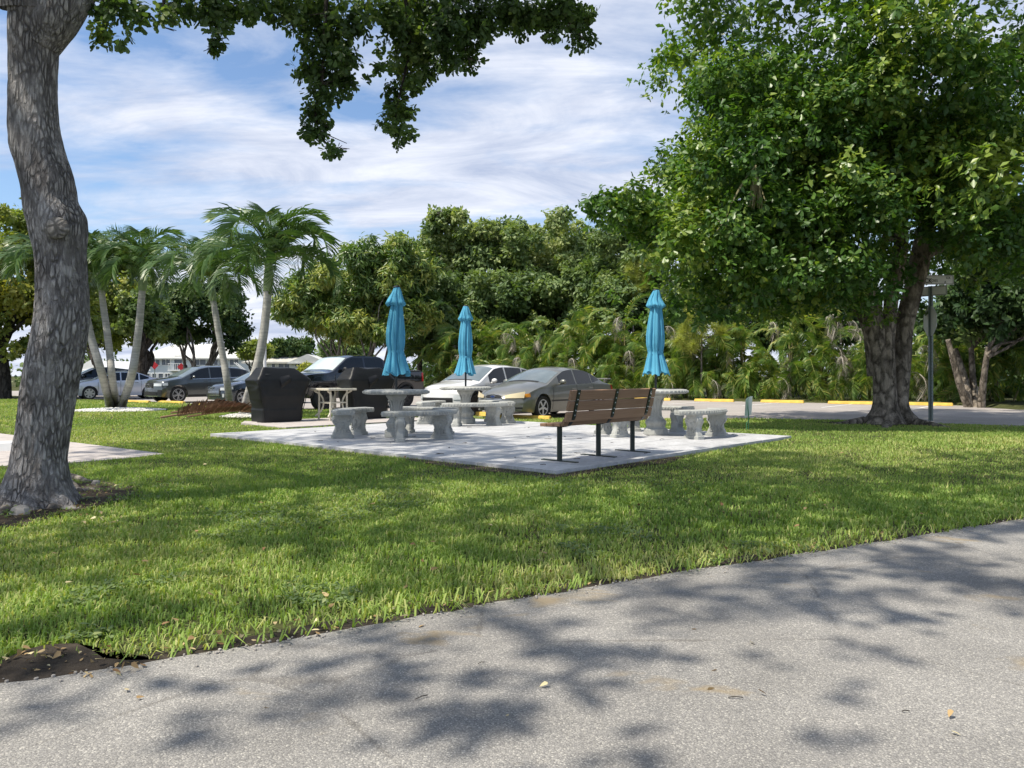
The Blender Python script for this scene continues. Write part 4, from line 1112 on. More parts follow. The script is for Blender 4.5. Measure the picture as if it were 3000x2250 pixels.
# ------------------------------------------------------------------ grills under covers
MAT['cover'] = simple('black_grill_cover', (0.008, 0.0085, 0.010), 0.5, spec=0.4, var=0.3, vscale=4.0, bump=0.25, bscale=9.0)
MAT['coverfade'] = simple('cover_strap', (0.10, 0.11, 0.12), 0.6, var=0.2)
def grill(label, loc, rz, seed, vent):
    t = thing('covered_grill', label, 'grill', loc, rz, 'barbecue grills under black covers')
    rr = random.Random(seed)
    lv = [(0.0, .47, .31, -.03), (.03, .475, .315, -.03), (.25, .50, .32, -.02), (.50, .55, .325, 0), (.75, .62, .33, .02), (.90, .67, .335, .03), (.945, .685, .335, .03), (.965, .68, .33, .03), (1.06, .58, .29, .01), (1.15, .49, .24, -.02), (1.215, .42, .20, -.04), (1.235, .40, .185, -.05)]
    NTh, NZ = 96, 60
    zs = [a[0] for a in lv]
    sd = rr.uniform(0, 50)
    def fn(u, v):
        th = 2 * math.pi * u; z = 1.235 * v
        a = np.interp(z, zs, [q[1] for q in lv]); b = np.interp(z, zs, [q[2] for q in lv]); cx = np.interp(z, zs, [q[3] for q in lv])
        c, s = math.cos(th), math.sin(th); e = 0.17                         # rounded rectangle
        x = a * math.copysign(abs(c) ** e, c); y = b * math.copysign(abs(s) ** e, s)
        n = noise.noise(Vector((x * 4.0 + sd, y * 4.0, z * 1.6))) * .030 + noise.noise(Vector((x * 9 + sd, y * 9, z * 2.6))) * .016 - .030 * abs(noise.noise(Vector((x * 5 + y * 3 + sd, z * 3.2 - x * 2.5, 4.0)))) ** .6 * (z > .3)
        sw = math.sin(z / 1.235 * math.pi) ** .5 if v < 1 else 0
        # swags hanging from the shoulder across the front
        dr = .028 * math.sin(7 * x + 5 * (z - .6) + sd) * math.exp(-((z - .70) / .22) ** 2)
        k = 1 + (n + dr) * sw / max(.2, math.hypot(x, y))
        hem = .012 * math.sin(9 * th + sd) * (1 - v) ** 8
        return (cx + x * k, y * k, z + hem + noise.noise(Vector((x * 3, y * 3 + sd, 2))) * .035 * max(0, z - .7) / .5 - .03 * math.exp(-(x / .22) ** 2) * max(0, z - 1.0) / .23)
    mb = MB().grid(fn, NTh, NZ)
    top = [fn(k / NTh, 1.0) for k in range(NTh)]
    c = (-.05, 0, 1.245); b = len(mb.v); mb.v += top + [c]
    for k in range(NTh): mb.f.append((b + k, b + (k + 1) % NTh, b + NTh)); mb.m.append(0)
    mb.build('cover', MAT['cover'], t, smooth=42)
    MB().grid(lambda u, v: (-.475 - .02 * math.sin(3.1 * u), -.20 + .40 * u, .40 + .035 * v - .10 * u * (1 - u)), 8, 1).build('strap', MAT['coverfade'], t)
    for sx in (-1, 1):
        seam = MB(); seam.tube([(np.interp(z, zs, [q[3] for q in lv]) + sx * np.interp(z, zs, [q[1] for q in lv]) * .955, -np.interp(z, zs, [q[2] for q in lv]) * 1.0, z) for z in (.03, .25, .5, .75, .93)], .009, 5)
        seam.build('seam', MAT['cover'], t, smooth=60)
    # loose fold of cloth and small vent flap near the top
    fl = MB().grid(lambda u, v: (-.12 + .22 * u + .04 * v, -.30 - .055 * math.sin(math.pi * v) - .03 * u, 1.02 - .33 * v * (1 - .55 * u) + .05 * u), 6, 6)
    fl.build('cloth_fold', MAT['cover'], t, smooth=180)
    MB().add([(-.46, -.262, 1.085), (-.36, -.268, 1.10), (-.30, -.272, 1.085), (-.36, -.285, 1.055), (-.42, -.283, 1.062)], [(0, 1, 2, 3, 4)]).build('vent_flap', MAT['plastic'], t)
grill('large barbecue grill under a creased black cover at the left, beside the palm trunk', G(812, 1239, -.02) + Vector((-.12, .42, 0)), math.radians(45), 4, True)
grill('second barbecue grill under a black cover, in front of the black pickup', G(1072, 1229, -.02) + Vector((-.10, .38, 0)), math.radians(45), 17, True)

def dining_table():
    p = G(965, 1234, -.02); t = thing('metal_dining_table', 'cream metal dining table with curled legs between the two black grill covers', 'table', p + Vector((0, .35, 0)), math.radians(48))
    W_, D_, H_ = .37, .37, .73
    f = MB()
    for c, s in (((0, -D_, H_), (2 * W_ + .05, .05, .05)), ((0, D_, H_), (2 * W_ + .05, .05, .05)), ((-W_, 0, H_), (.05, 2 * D_ - .052, .05)), ((W_, 0, H_), (.05, 2 * D_ - .052, .05))): f.box(c, s)
    f.build('frame', MAT['cream'], t, bevel=.01)
    MB().box((0, 0, H_ + .016), (2 * W_ - .052, 2 * D_ - .052, .008)).build('table_top', MAT['tableglass'], t)
    for sx in (-1, 1):
        for sy in (-1, 1):
            l = MB(); x = sx * W_ * .62; y = sy * D_ * .62
            l.tube(catmull([(x * 1.0, y, H_ - .02), (x * .98, y, .5), (x, y, .25), (x * 1.02, y * 1.02, 0)], 4), .024, 8)
            l.tube(catmull([(x * 1.45, y * 1.2, H_ - .03), (x * .86, y * .9, .60), (x * .62, y * .75, .42), (x * .80, y * .85, .24), (x * 1.35, y * 1.15, .10)], 5), .021, 8)
            l.build('leg', MAT['cream'], t, smooth=50)
    s = MB()
    for sy in (-1, 1): s.box((0, sy * D_ * .62, .42), (W_ * 1.20, .028, .028))
    for sx in (-1, 1): s.box((sx * W_ * .60, 0, .421), (.028, D_ * 1.2, .028))
    s.build('stretcher', MAT['cream'], t)
MAT['tableglass'] = glass_mat('table_glass', (0.30, 0.33, 0.31), 0.15, 0.5)
dining_table()

# ------------------------------------------------------------------ wheel stops
stop_mb = MB(); stop_mb.add([(-.92, -.085, 0), (.92, -.085, 0), (.92, .085, 0), (-.92, .085, 0), (-.90, -.05, .125), (.90, -.05, .125), (.90, .05, .125), (-.90, .05, .125)], [(3, 2, 1, 0), (4, 5, 6, 7), (0, 1, 5, 4), (1, 2, 6, 5), (2, 3, 7, 6), (3, 0, 4, 7)])
STOP = stop_mb.mesh('wheel_stop', MAT['yellow'])
def wheel_stop(x, y, label, group):
    o = link(bpy.data.objects.new('wheel_stop', STOP)); o.location = (x, y, LOT_Z); o.rotation_euler = (0, 0, math.atan2(E.y, E.x) + RND.gauss(0, .01))
    b = o.modifiers.new('bevel', 'BEVEL'); b.width = .018; b.segments = 2
    tag(o, label, 'wheel stop', group)
gn, gf = 'yellow wheel stops along the lawn', 'yellow wheel stops in front of the palm hedge'
for px, py, lab in ((402, 1181, 'yellow concrete wheel stop under the rear wheel of the silver sedan'), (502, 1183, 'yellow concrete wheel stop under the nose of the grey sport utility vehicle'), (612, 1191, 'yellow concrete wheel stop in front of the dark small sedan'), (722, 1198, 'yellow concrete wheel stop behind the left black grill cover'), (1420, 1219, 'yellow concrete wheel stop in front of the white car, behind the rear table'), (1528, 1229, 'yellow concrete wheel stop at the front wheel of the tan sedan')):
    p = G(px, py, LOT_Z); wheel_stop(p.x, p.y, lab, gn)
for x, y, lab in ((6.75, 36.75, 'yellow wheel stop behind the right concrete table'), (9.25, 35.0, 'yellow wheel stop between the right table and the small yard sign'), (11.85, 33.55, 'yellow wheel stop right of the small yard sign'), (14.2, 32.0, 'yellow wheel stop just left of the broad tree trunk'), (16.6, 30.6, 'yellow wheel stop right of the broad tree trunk, behind the sign post')):
    wheel_stop(x, y, lab, gf)
# ------------------------------------------------------------------ cars
MAT['carglass'] = glass_mat('car_glass', (0.006, 0.008, 0.010), 0.04, 0.45)
MAT['shade'] = glass_mat('windscreen_with_sunshade', (0.36, 0.42, 0.41), 0.06, 0.9)
MAT['screen'] = glass_mat('windscreen_glass', (0.10, 0.125, 0.135), 0.06, 0.9)
MAT['tyre'] = simple('tyre_rubber', (0.016, 0.016, 0.017), 0.8, var=0.3)
MAT['rim'] = simple('alloy_rim', (0.50, 0.50, 0.50), 0.35, metal=0.7, var=0.1)
MAT['darkrim'] = simple('dark_rim', (0.03, 0.03, 0.032), 0.4, metal=0.3)
MAT['trim'] = simple('black_trim', (0.014, 0.014, 0.015), 0.55)
MAT['chrome'] = simple('chrome', (0.62, 0.62, 0.62), 0.16, metal=0.9, var=0.04)
MAT['lamp'] = glass_mat('lamp_lens', (0.42, 0.44, 0.45), 0.08, 0.8)
MAT['lampold'] = glass_mat('yellowed_lamp_lens', (0.50, 0.43, 0.29), 0.18, 0.6)
MAT['amber'] = glass_mat('amber_lens', (0.62, 0.24, 0.03), 0.15, 0.6)
MAT['tail'] = glass_mat('tail_lens', (0.36, 0.012, 0.015), 0.1, 0.7)
MAT['blueoval'] = simple('oval_badge_blue', (0.02, 0.045, 0.16), 0.3)

def smooth_profile(pts, w=.10, n=700):
    xs = np.array([p[0] for p in pts]); zs = np.array([p[1] for p in pts])
    g = np.linspace(xs[0], xs[-1], n); z = np.interp(g, xs, zs)
    k = max(1, int(w / (g[1] - g[0]))); ker = np.ones(k) / k
    zp = np.pad(z, k, mode='edge')
    zz = np.convolve(np.convolve(zp, ker, 'same'), ker, 'same')[k:-k]
    # keep the ends where they are
    e = np.clip(np.minimum(g - g[0], g[-1] - g) / w, 0, 1)
    zz = z * (1 - e) + zz * e
    return lambda x: float(np.interp(x, g, zz))

class Car:
    def __init__(s, name, label, contact, heading, c):
        """contact: ground point under the front left wheel; heading: nose direction"""
        s.c = c; F = Vector((heading[0], heading[1])).normalized(); Lf = Vector((-F.y, F.x))
        k = c.get('scale', 1.0)
        o = Vector(contact[:2]) - (F * c['wb'] / 2 + Lf * (c['hw'] - .10)) * k
        s.t = thing(name, label, c.get('cat', 'car'), (o.x, o.y, LOT_Z), math.atan2(F.y, F.x), 'parked cars and trucks')
        s.t.scale = (k, k, k)
        s.top = smooth_profile(c['top'], c.get('soft', .10)); s.belt_ = smooth_profile(c['belt'], .2); s.wid_ = smooth_profile(c['wid'], .3)
        s.x0, s.x1 = c['top'][0][0], c['top'][-1][0]
        s.sill = c.get('sill', .20); s.k = c.get('tumble', .36); s.r = c['r']; s.ra = c['r'] + c.get('archgap', .045)
        s.ax = (c['wb'] / 2, -c['wb'] / 2); s.mp = paint_cache(c['paint'])
        s.body()
    def belt(s, x): return min(s.belt_(x), s.top(x) - .035)
    def wid(s, x): return s.wid_(x)
    def zlow(s, x):
        z = s.sill + s.c.get('lift_f', .04) * max(0, (x - s.ax[0] - s.ra) / .5) + .08 * max(0, (s.ax[1] - s.ra - x) / .5)
        for a in s.ax:
            d = abs(x - a)
            if d < s.ra: z = max(z, s.r + math.sqrt(s.ra ** 2 - d * d))
        return min(z, s.belt(x) - .02)
    def Y(s, x, z):
        b = s.belt(x); w = s.wid(x)
        if z <= b:
            t = max(0, (z - s.sill) / max(.05, b - s.sill)); 
            return w * (1 - .085 * (1 - t) ** 2.2 - .045 * t ** 3.0 + s.c.get('crease', .012) * math.exp(-((t - .72) / .07) ** 2))
        return w * .955 - s.k * (z - b)
    def edge(s, x):
        zt = s.top(x); rr = s.c.get('edge', .06)
        b = s.belt(x); return max(b, zt - rr), zt
    def T(s, x, y):
        ze, zt = s.edge(x); ye = s.Y(x, ze)
        return ze + (zt - ze) * (1 - min(1, abs(y) / ye) ** s.c.get('crown', 3.0))
    def D(s, p):
        x, y, z = p; W_ = s.c['hw']
        ff = min(1, max(0, (x - (s.x1 - 1.0)) / 1.0)); fr = min(1, max(0, ((s.x0 + .8) - x) / .8))
        q = (abs(y) / W_) ** 2.4
        x = x - s.c.get('bow', .30) * q * ff * ff + s.c.get('bowr', .22) * q * fr * fr
        # upright section of the nose: bumper stands proud, bonnet edge leans back
        x += ff ** 6 * s.c.get('chin', .05) * (math.cos((z - .45) / .35) if abs(z - .45) < .55 else 0) 
        x -= ff ** 6 * s.c.get('lean', .10) * max(0, z - .5)
        return (x, y, z)
    def body(s):
        xs = list(np.linspace(s.x0, s.x1, 84))
        for a in s.ax:
            for q in np.linspace(-1, 1, 15): xs.append(a + s.ra * math.sin(q * math.pi / 2) * 1.0)
            xs += [a - s.ra - .004, a + s.ra + .004]
        xs = sorted(set(round(float(q), 4) for q in xs if s.x0 <= q <= s.x1)); xs = [q for i, q in enumerate(xs) if i == 0 or q - xs[i - 1] > .003]
        ns, nt = 9, 7; rows = []
        for x in xs:
            zl, (ze, zt) = s.zlow(x), s.edge(x); b = s.belt(x)
            row = [(x, 0, zl)]
            nb = 6
            zz = [zl + (b - zl) * (i / nb) for i in range(nb + 1)] + [b + (ze - b) * (i + 1) / (ns - nb) for i in range(ns - nb)]
            endr = min(1, min(x - s.x0, s.x1 - x) / .05 + .55)
            row += [(x, s.Y(x, z), z) for z in zz]
            ye = s.Y(x, ze)
            row += [(x, ye * (1 - (i / nt) ** 1.3), s.T(x, ye * (1 - (i / nt) ** 1.3))) for i in range(1, nt + 1)]
            rows.append(row)
        m = len(rows[0]); mb = MB(); vs = []
        full = []
        for row in rows:
            r = [s.D(p) for p in row] + [s.D((p[0], -p[1], p[2])) for p in row[-2:0:-1]]
            full.append(len(r)); vs += r
        k = full[0]
        fs = [(i * k + j, i * k + (j + 1) % k, (i + 1) * k + (j + 1) % k, (i + 1) * k + j) for i in range(len(rows) - 1) for j in range(k)]
        mb.add(vs, fs)
        for row in (rows[0], rows[-1]):         # nose and tail skins, subdivided so that they can bow
            pts = row[1:]; nn = 10
            mb.grid(lambda u, v: s.D((pts[0][0], pts[min(len(pts) - 1, int(round(v * (len(pts) - 1))))][1] * (2 * u - 1), pts[min(len(pts) - 1, int(round(v * (len(pts) - 1))))][2])), nn, len(pts) - 1)
        me = mb.mesh('body', s.mp)
        bm = bmesh.new(); bm.from_mesh(me); bmesh.ops.remove_doubles(bm, verts=bm.verts, dist=.0015); bmesh.ops.recalc_face_normals(bm, faces=bm.faces); bm.to_mesh(me); bm.free()
        me.shade_smooth(); me.set_sharp_from_angle(angle=math.radians(s.c.get('sharp', 38)))
        s.bodyo = link(bpy.data.objects.new('body', me), s.t)
    # --- patches: thin pieces lying on the skin
    def shell(s, fn, nu, nv, name, mat, parent=None, smooth=60):
        return MB().grid(fn, nu, nv).build(name, mat, parent or s.t, smooth=smooth)
    def side(s, name, x0, x1, lo, hi, mat, sgn=1, off=.006, nu=10, nv=4, parent=None):
        L = lo if callable(lo) else (lambda x: lo); H_ = hi if callable(hi) else (lambda x: hi)
        def fn(u, v):
            x = x0 + (x1 - x0) * u; z = L(x) + (H_(x) - L(x)) * v
            return s.D((x, sgn * (s.Y(x, z) + off), z))
        return s.shell(fn, nu, nv, name, mat, parent)
    def front(s, name, y0, y1, lo, hi, mat, off=.012, nu=10, nv=3, parent=None, rear=False):
        L = lo if callable(lo) else (lambda y: lo); H_ = hi if callable(hi) else (lambda y: hi)
        def fn(u, v):
            y = y0 + (y1 - y0) * u; z = L(y) + (H_(y) - L(y)) * v
            p = s.D(((s.x0 if rear else s.x1), y, z)); return (p[0] + (-off if rear else off), p[1], p[2])
        return s.shell(fn, nu, nv, name, mat, parent)
    def topp(s, name, x0, x1, fy0, fy1, mat, off=.006, nu=8, nv=12, parent=None):
        """fy: fraction of the edge half width"""
        A = fy0 if callable(fy0) else (lambda x: fy0); B = fy1 if callable(fy1) else (lambda x: fy1)
        def fn(u, v):
            x = x0 + (x1 - x0) * u; ze, zt = s.edge(x); ye = s.Y(x, ze); y = ye * (A(x) + (B(x) - A(x)) * v)
            dz = (s.top(x + .01) - s.top(x - .01)) / .02; n = Vector((-dz, 0, 1)).normalized()
            p = s.D((x, y, s.T(x, y))); return (p[0] + n.x * off, p[1], p[2] + n.z * off)
        return s.shell(fn, nu, nv, name, mat, parent)
    def disc(s, name, y, z, ry, rz_, mat, off=.02, parent=None, n=20, th=.012):
        p = s.D((s.x1, y, z)); mb = MB()
        vs = [(p[0] + off, y + ry * math.cos(2 * math.pi * k / n), z + rz_ * math.sin(2 * math.pi * k / n)) for k in range(n)] + [(p[0] + off - th - .01, y + ry * math.cos(2 * math.pi * k / n), z + rz_ * math.sin(2 * math.pi * k / n)) for k in range(n)]
        mb.add(vs, [tuple(range(n)), tuple(range(2 * n - 1, n - 1, -1))] + [(k, (k + 1) % n, n + (k + 1) % n, n + k) for k in range(n)])
        return mb.build(name, mat, parent or s.t)
    def windows(s, panes, glass='carglass', frame=.02):
        """panes: (x0, x1, hi(x) or None)"""
        for sgn in (1, -1):
            for x0, x1, lo, hi in panes:
                s.side('side_window', x0, x1, lo, hi, MAT[glass], sgn, .004, 12, 3)
    def screen(s, x0, x1, f=.90, mat='screen'): s.topp('windscreen', x0, x1, -f, f, MAT[mat], .005, 10, 14)
    def wheels(s, rimmat='rim', spokes=5, style='spoke', rr=.63, w=.215):
        r = s.r; ty = MB().lathe([(r * .60, -w / 2 + .02), (r * .9, -w / 2), (r * .985, -w / 2 + .03), (r, -w / 2 + .07), (r, w / 2 - .07), (r * .985, w / 2 - .03), (r * .9, w / 2), (r * .60, w / 2 - .02)], 36)
        tm = ty.mesh('tyre', MAT['tyre'], 40)
        rb = MB(); R0 = r * rr; y = w / 2 - .035
        rb.lathe([(R0 * 1.0, -w / 2 + .03), (R0 * 1.0, w / 2 - .012), (R0 * .93, w / 2 - .016), (R0 * .90, w / 2 - .06), (R0 * .5, w / 2 - .085), (.02, w / 2 - .085)], 36, mi=0)
        sm = MB()
        for k in range(spokes):
            a = 2 * math.pi * k / spokes + .3
            m = Matrix.Rotation(a, 3, 'Z')
            if style == 'cover':
                sm.box(m @ Vector((R0 * .52, 0, w / 2 - .03)), (R0 * .84, R0 * .40, .03), mat=m)
            elif style == 'vee':
                for q in (-.16, .16):
                    m2 = Matrix.Rotation(a + q, 3, 'Z'); sm.box(m2 @ Vector((R0 * .53, 0, w / 2 - .03)), (R0 * .86, R0 * .12, .03), mat=m2)
            else:
                sm.box(m @ Vector((R0 * .53, 0, w / 2 - .028)), (R0 * .86, R0 * .26, .035), mat=m)
        sm.lathe([(R0 * .24, w / 2 - .06), (R0 * .24, w / 2 - .012), (R0 * .12, w / 2 - .006), (.01, w / 2 - .006)], 16)
        sm.lathe([(R0 * 1.0, w / 2 - .04), (R0 * 1.01, w / 2 - .008), (R0 * .90, w / 2 - .008), (R0 * .88, w / 2 - .04)], 36)
        dm, spm = rb.mesh('barrel', MAT['darkrim'], 40), sm.mesh('rim', MAT[rimmat], 40)
        for a in s.ax:
            for sgn in (1, -1):
                e = bpy.data.objects.new('wheel', tm); link(e, s.t)
                e.location = (a, sgn * (s.c['hw'] - .135), r); e.rotation_euler = (-sgn * math.pi / 2, 0, 0)
                for nm, mm in (('barrel', dm), ('rim', spm)): link(bpy.data.objects.new(nm, mm), e)
        # dark wheel wells
    def mirror(s, x, z, mat=None):
        for sgn in (1, -1):
            mb = MB(); y = s.Y(x, z)
            mb.ball((x + .02, sgn * (y + .15), z + .07), .10, 12, 8, (.62, 1.05, .72)); mb.tube([(x, sgn * (y - .03), z - .01), (x, sgn * (y + .09), z + .03)], .03, 6)
            mb.build('mirror', mat or s.mp, s.t, smooth=60)
    def seams(s, xs, lo, handles=(), hz=.0, hmat=None):
        for sgn in (1, -1):
            for x in xs: s.side('door_seam', x - .007, x + .007, lambda q: lo, lambda q: s.belt(q) - .005, MAT['trim'], sgn, .002, 1, 6)
            for x in handles:
                mb = MB(); z = s.belt(x) - .10 + hz; y = sgn * (s.Y(x, z) + .018)
                mb.box((x, y, z), (.19, .03, .03)); mb.build('door_handle', hmat or s.mp, s.t, bevel=.008)
_pc = {}
PAINTS = dict(tan=((0.165, 0.166, 0.148), .45, .36, .6, .5), white=((0.74, 0.74, 0.74), .0, .28, 1.0, 0), silver=((0.58, 0.61, 0.68), .35, .30, 1.0, 0), grey=((0.085, 0.096, 0.098), .45, .26, 1.0, 0), navy=((0.045, 0.055, 0.07), .45, .26, 1.0, 0), black=((0.010, 0.012, 0.018), .2, .16, 1.0, 0), dark=((0.05, 0.052, 0.056), .4, .3, 1.0, 0), blue=((0.03, 0.05, 0.12), .3, .3, 1.0, 0))
def paint_cache(n):
    if n not in _pc:
        c, m, r, co, du = PAINTS[n]; _pc[n] = paint('car_paint_' + n, c, m, r, co, du)
    return _pc[n]
HEAD = (-0.63, -0.777)
def gp(px, py): return G(px, py, LOT_Z)

# tan sedan -----------------------------------------------------------------
c = Car('tan_sedan', 'dusty tan four door sedan with yellowed headlights, nearest the patio', gp(1586, 1229), (-.625, -.78), dict(paint='tan', wb=2.76, hw=.91, r=.325, scale=1.03, bow=.42, lean=.22, chin=.05, crown=2.6,
    top=[(-2.50, .62), (-2.46, .88), (-2.32, .985), (-1.95, 1.035), (-1.72, 1.06), (-1.15, 1.31), (-.75, 1.405), (-.2, 1.43), (.25, 1.39), (.62, 1.255), (1.15, 1.015), (1.5, .95), (1.95, .85), (2.2, .76), (2.33, .67), (2.38, .58)],
    belt=[(-2.5, .80), (-1.9, .93), (-1, .93), (.5, .89), (1.2, .85), (2.0, .74), (2.38, .60)], wid=[(-2.5, .78), (-2.1, .87), (-1.2, .91), (1.2, .91), (1.9, .88), (2.38, .80)], edge=.10, sill=.19, tumble=.42))
hi = lambda x: min(c.top(x) - .085, 1.335 - .06 * abs(x + .2) ** 2)
c.windows([(-.18, .60, lambda x: c.belt(x) + .025, lambda x: max(c.belt(x) + .03, hi(x) - max(0, (x - .05) * .05))), (-1.00, -.25, lambda x: c.belt(x) + .025, hi), (-1.42, -1.05, lambda x: c.belt(x) + .04 + .16 * max(0, (-1.05 - x)), lambda x: max(c.belt(x) + .05 + .16 * max(0, (-1.05 - x)), hi(x) - .03))])
c.screen(.42, 1.12, .93); c.topp('rear_window', -1.66, -1.05, -.86, .86, MAT['carglass'])
c.wheels('rim', 5, 'spoke', .66)
c.front('grille', -.27, .27, lambda y: .565 + .055 * (1 - math.sqrt(max(0, 1 - (y / .275) ** 2))), lambda y: .675 - .055 * (1 - math.sqrt(max(0, 1 - (y / .275) ** 2))), MAT['darkrim'], .025, 16, 4)
c.front('grille_surround', -.285, .285, .545, .566, MAT['chrome'], .02, 12, 1); c.front('grille_surround', -.27, .27, .674, .69, MAT['chrome'], .02, 12, 1)
c.disc('badge_rim', 0, .622, .085, .036, MAT['chrome'], .040); c.disc('badge', 0, .622, .076, .029, MAT['blueoval'], .046)
for sg in (1, -1):
    hl = c.front('headlight', sg * .36, sg * .80, lambda y: .575 + .02 * abs(y), lambda y: .66 + .10 * (abs(y) - .36) / .45, MAT['lampold'], .022, 10, 4)
    c.side('turn_lamp', 2.06, 2.36, lambda x: .60 + .03 * (2.36 - x), lambda x: .69 + .06 * (2.36 - x), MAT['amber'], sg, .016, 6, 3)
    c.side('tail_lamp', -2.46, -2.22, .74, lambda x: .90, MAT['tail'], sg, .012, 6, 3)
    c.side('side_moulding', -1.0, 1.0, .475, .515, MAT['darkrim'], sg, .012, 10, 1)
c.front('bumper_slot', -.5, .5, .50, .515, MAT['trim'], .014); c.front('lower_intake', -.55, .55, .26, .345, MAT['trim'], .014)
for sg in (1, -1): c.front('fog_recess', sg * .60, sg * .78, .30, .35, MAT['trim'], .016, 6, 2)
c.mirror(.62, .93); c.seams((.93, -.215, -1.10), .26, (-.05, -.92), .0)
c.topp('wiper', 1.10, 1.16, -.62, .62, MAT['trim'], .012, 1, 10)
MB().box((-2.36, 0, 1.075), (.22, 1.25, .035)).build('spoiler', c.mp, c.t, bevel=.015)
for sg in (1, -1): MB().box((-2.34, sg * .5, 1.03), (.12, .06, .09)).build('spoiler_foot', c.mp, c.t)

# white crossover -------------------------------------------------------------
c = Car('white_crossover', 'white compact crossover with dark side windows, left of the tan sedan', gp(1393, 1218), HEAD, dict(paint='white', wb=2.66, hw=.91, r=.335, scale=1.0, bow=.30, lean=.14, chin=.04,
    top=[(-2.10, .80), (-2.06, 1.05), (-1.95, 1.18), (-1.75, 1.36), (-1.2, 1.50), (-.5, 1.56), (.0, 1.555), (.38, 1.49), (1.18, 1.06), (1.6, .99), (1.98, .92), (2.12, .84), (2.20, .70)],
    belt=[(-2.1, .98), (-1.2, 1.02), (.3, .96), (1.2, .92), (1.9, .82), (2.2, .70)], wid=[(-2.1, .80), (-1.6, .89), (-.8, .91), (1.2, .91), (1.8, .89), (2.2, .84)], edge=.08, sill=.22, tumble=.34))
hi = lambda x: min(c.top(x) - .085, 1.46 - .05 * (x + .3) ** 2)
c.windows([(-.06, .72, lambda x: c.belt(x) + .02, lambda x: max(c.belt(x) + .025, hi(x))), (-.92, -.13, lambda x: c.belt(x) + .02, hi), (-1.62, -.98, lambda x: c.belt(x) + .03 + .10 * max(0, -.98 - x), lambda x: max(c.belt(x) + .04 + .10 * max(0, -.98 - x), hi(x) - .02))])
c.screen(.36, 1.14, .93); c.topp('rear_window', -1.98, -1.70, -.8, .8, MAT['carglass'])
c.wheels('darkrim', 5, 'vee', .68)
c.front('light_bar', -.80, .80, .795, .812, MAT['trim'], .014, 14, 1)
c.front('lower_grille', -.62, .62, .34, .55, MAT['trim'], .016, 12, 4)
for k in range(2): c.front('grille_bar', -.6, .6, .40 + .07 * k, .415 + .07 * k, MAT['darkrim'], .026, 12, 1)
c.front('skid_plate', -.5, .5, .27, .32, MAT['alu'], .02, 10, 1)
for sg in (1, -1):
    c.front('headlight', sg * .64, sg * .84, .50, .64, MAT['lamp'], .018, 6, 3)
    c.side('arch_trim', 1.33 - c.ra - .07, 1.33 + c.ra + .06, lambda x: c.zlow(x), lambda x: c.zlow(x) + .065, MAT['darkrim'], sg, .010, 24, 2)
    c.side('arch_trim', -1.33 - c.ra - .06, -1.33 + c.ra + .07, lambda x: c.zlow(x), lambda x: c.zlow(x) + .065, MAT['darkrim'], sg, .010, 24, 2)
    c.side('sill_trim', -.88, .88, .23, .36, MAT['darkrim'], sg, .008, 10, 2)
c.mirror(.66, .98); c.seams((.92, -.10, -.95), .36, (.08, -.78), .0)
c.topp('wiper', 1.13, 1.18, -.62, .62, MAT['trim'], .012, 1, 10)

# black pickup -----------------------------------------------------------------
c = Car('black_pickup', 'black crew cab pickup truck behind the second grill cover', gp(945, 1203), (-.66, -.75), dict(paint='black', wb=3.68, hw=1.0, r=.40, cat='pickup truck', scale=1.0, bow=.20, lean=.04, chin=.02, soft=.05, archgap=.07, crown=4.0, tumble=.26,
    top=[(-2.95, .95), (-2.94, 1.36), (-2.9, 1.40), (-1.05, 1.385), (-1.0, 1.40), (-.93, 1.78), (-.72, 1.92), (-.2, 1.955), (.5, 1.94), (.78, 1.86), (1.42, 1.40), (1.6, 1.345), (2.4, 1.29), (2.68, 1.235), (2.76, 1.10), (2.78, .90)],
    belt=[(-2.95, 1.30), (-1.0, 1.33), (.9, 1.31), (1.5, 1.24), (2.6, 1.17), (2.78, .90)], wid=[(-2.95, .98), (-2, 1.0), (1.8, 1.0), (2.4, .98), (2.78, .94)], edge=.05, sill=.42))
hi = lambda x: min(c.top(x) - .09, 1.84)
c.windows([(.10, 1.18, lambda x: c.belt(x) + .02, lambda x: max(c.belt(x) + .025, hi(x))), (-.80, .02, lambda x: c.belt(x) + .02, hi)])
c.screen(.80, 1.40, .93, 'shade'); 
c.topp('bed_cover', -2.85, -1.10, -.90, .90, MAT['trim'], .012)
c.wheels('darkrim', 6, 'spoke', .62, .27)
c.front('grille', -.62, .62, .72, 1.10, MAT['trim'], .02, 8, 4)
for k in range(3): c.front('grille_bar', -.60, .60, .80 + .11 * k, .835 + .11 * k, MAT['darkrim'], .035, 8, 1)
c.front('front_bumper', -.92, .92, .50, .68, MAT['darkrim'], .07, 12, 2)
for sg in (1, -1):
    c.front('headlight', sg * .66, sg * .92, .86, 1.12, MAT['lamp'], .02, 5, 3)
    c.side('tail_lamp', -2.945, -2.76, .98, 1.32, MAT['tail'], sg, .012, 4, 3)
    for a in c.ax: c.side('arch_flare', a - c.ra - .07, a + c.ra + .07, lambda x: c.zlow(x), lambda x: c.zlow(x) + .085, MAT['trim'], sg, .03, 26, 2)
    MB().box((.0, sg * .93, .42), (1.9, .16, .06)).build('running_board', MAT['trim'], c.t, bevel=.01)
c.front('rear_bumper', -.9, .9, .58, .76, MAT['darkrim'], .08, 8, 2, rear=True)
c.mirror(1.02, 1.36, MAT['trim']); c.seams((1.35, .06, -.90), .55, (.25, -.66), .0)
c.side('bed_gap', -.985, -.965, .55, 1.36, MAT['trim'], 1, .003, 1, 5)

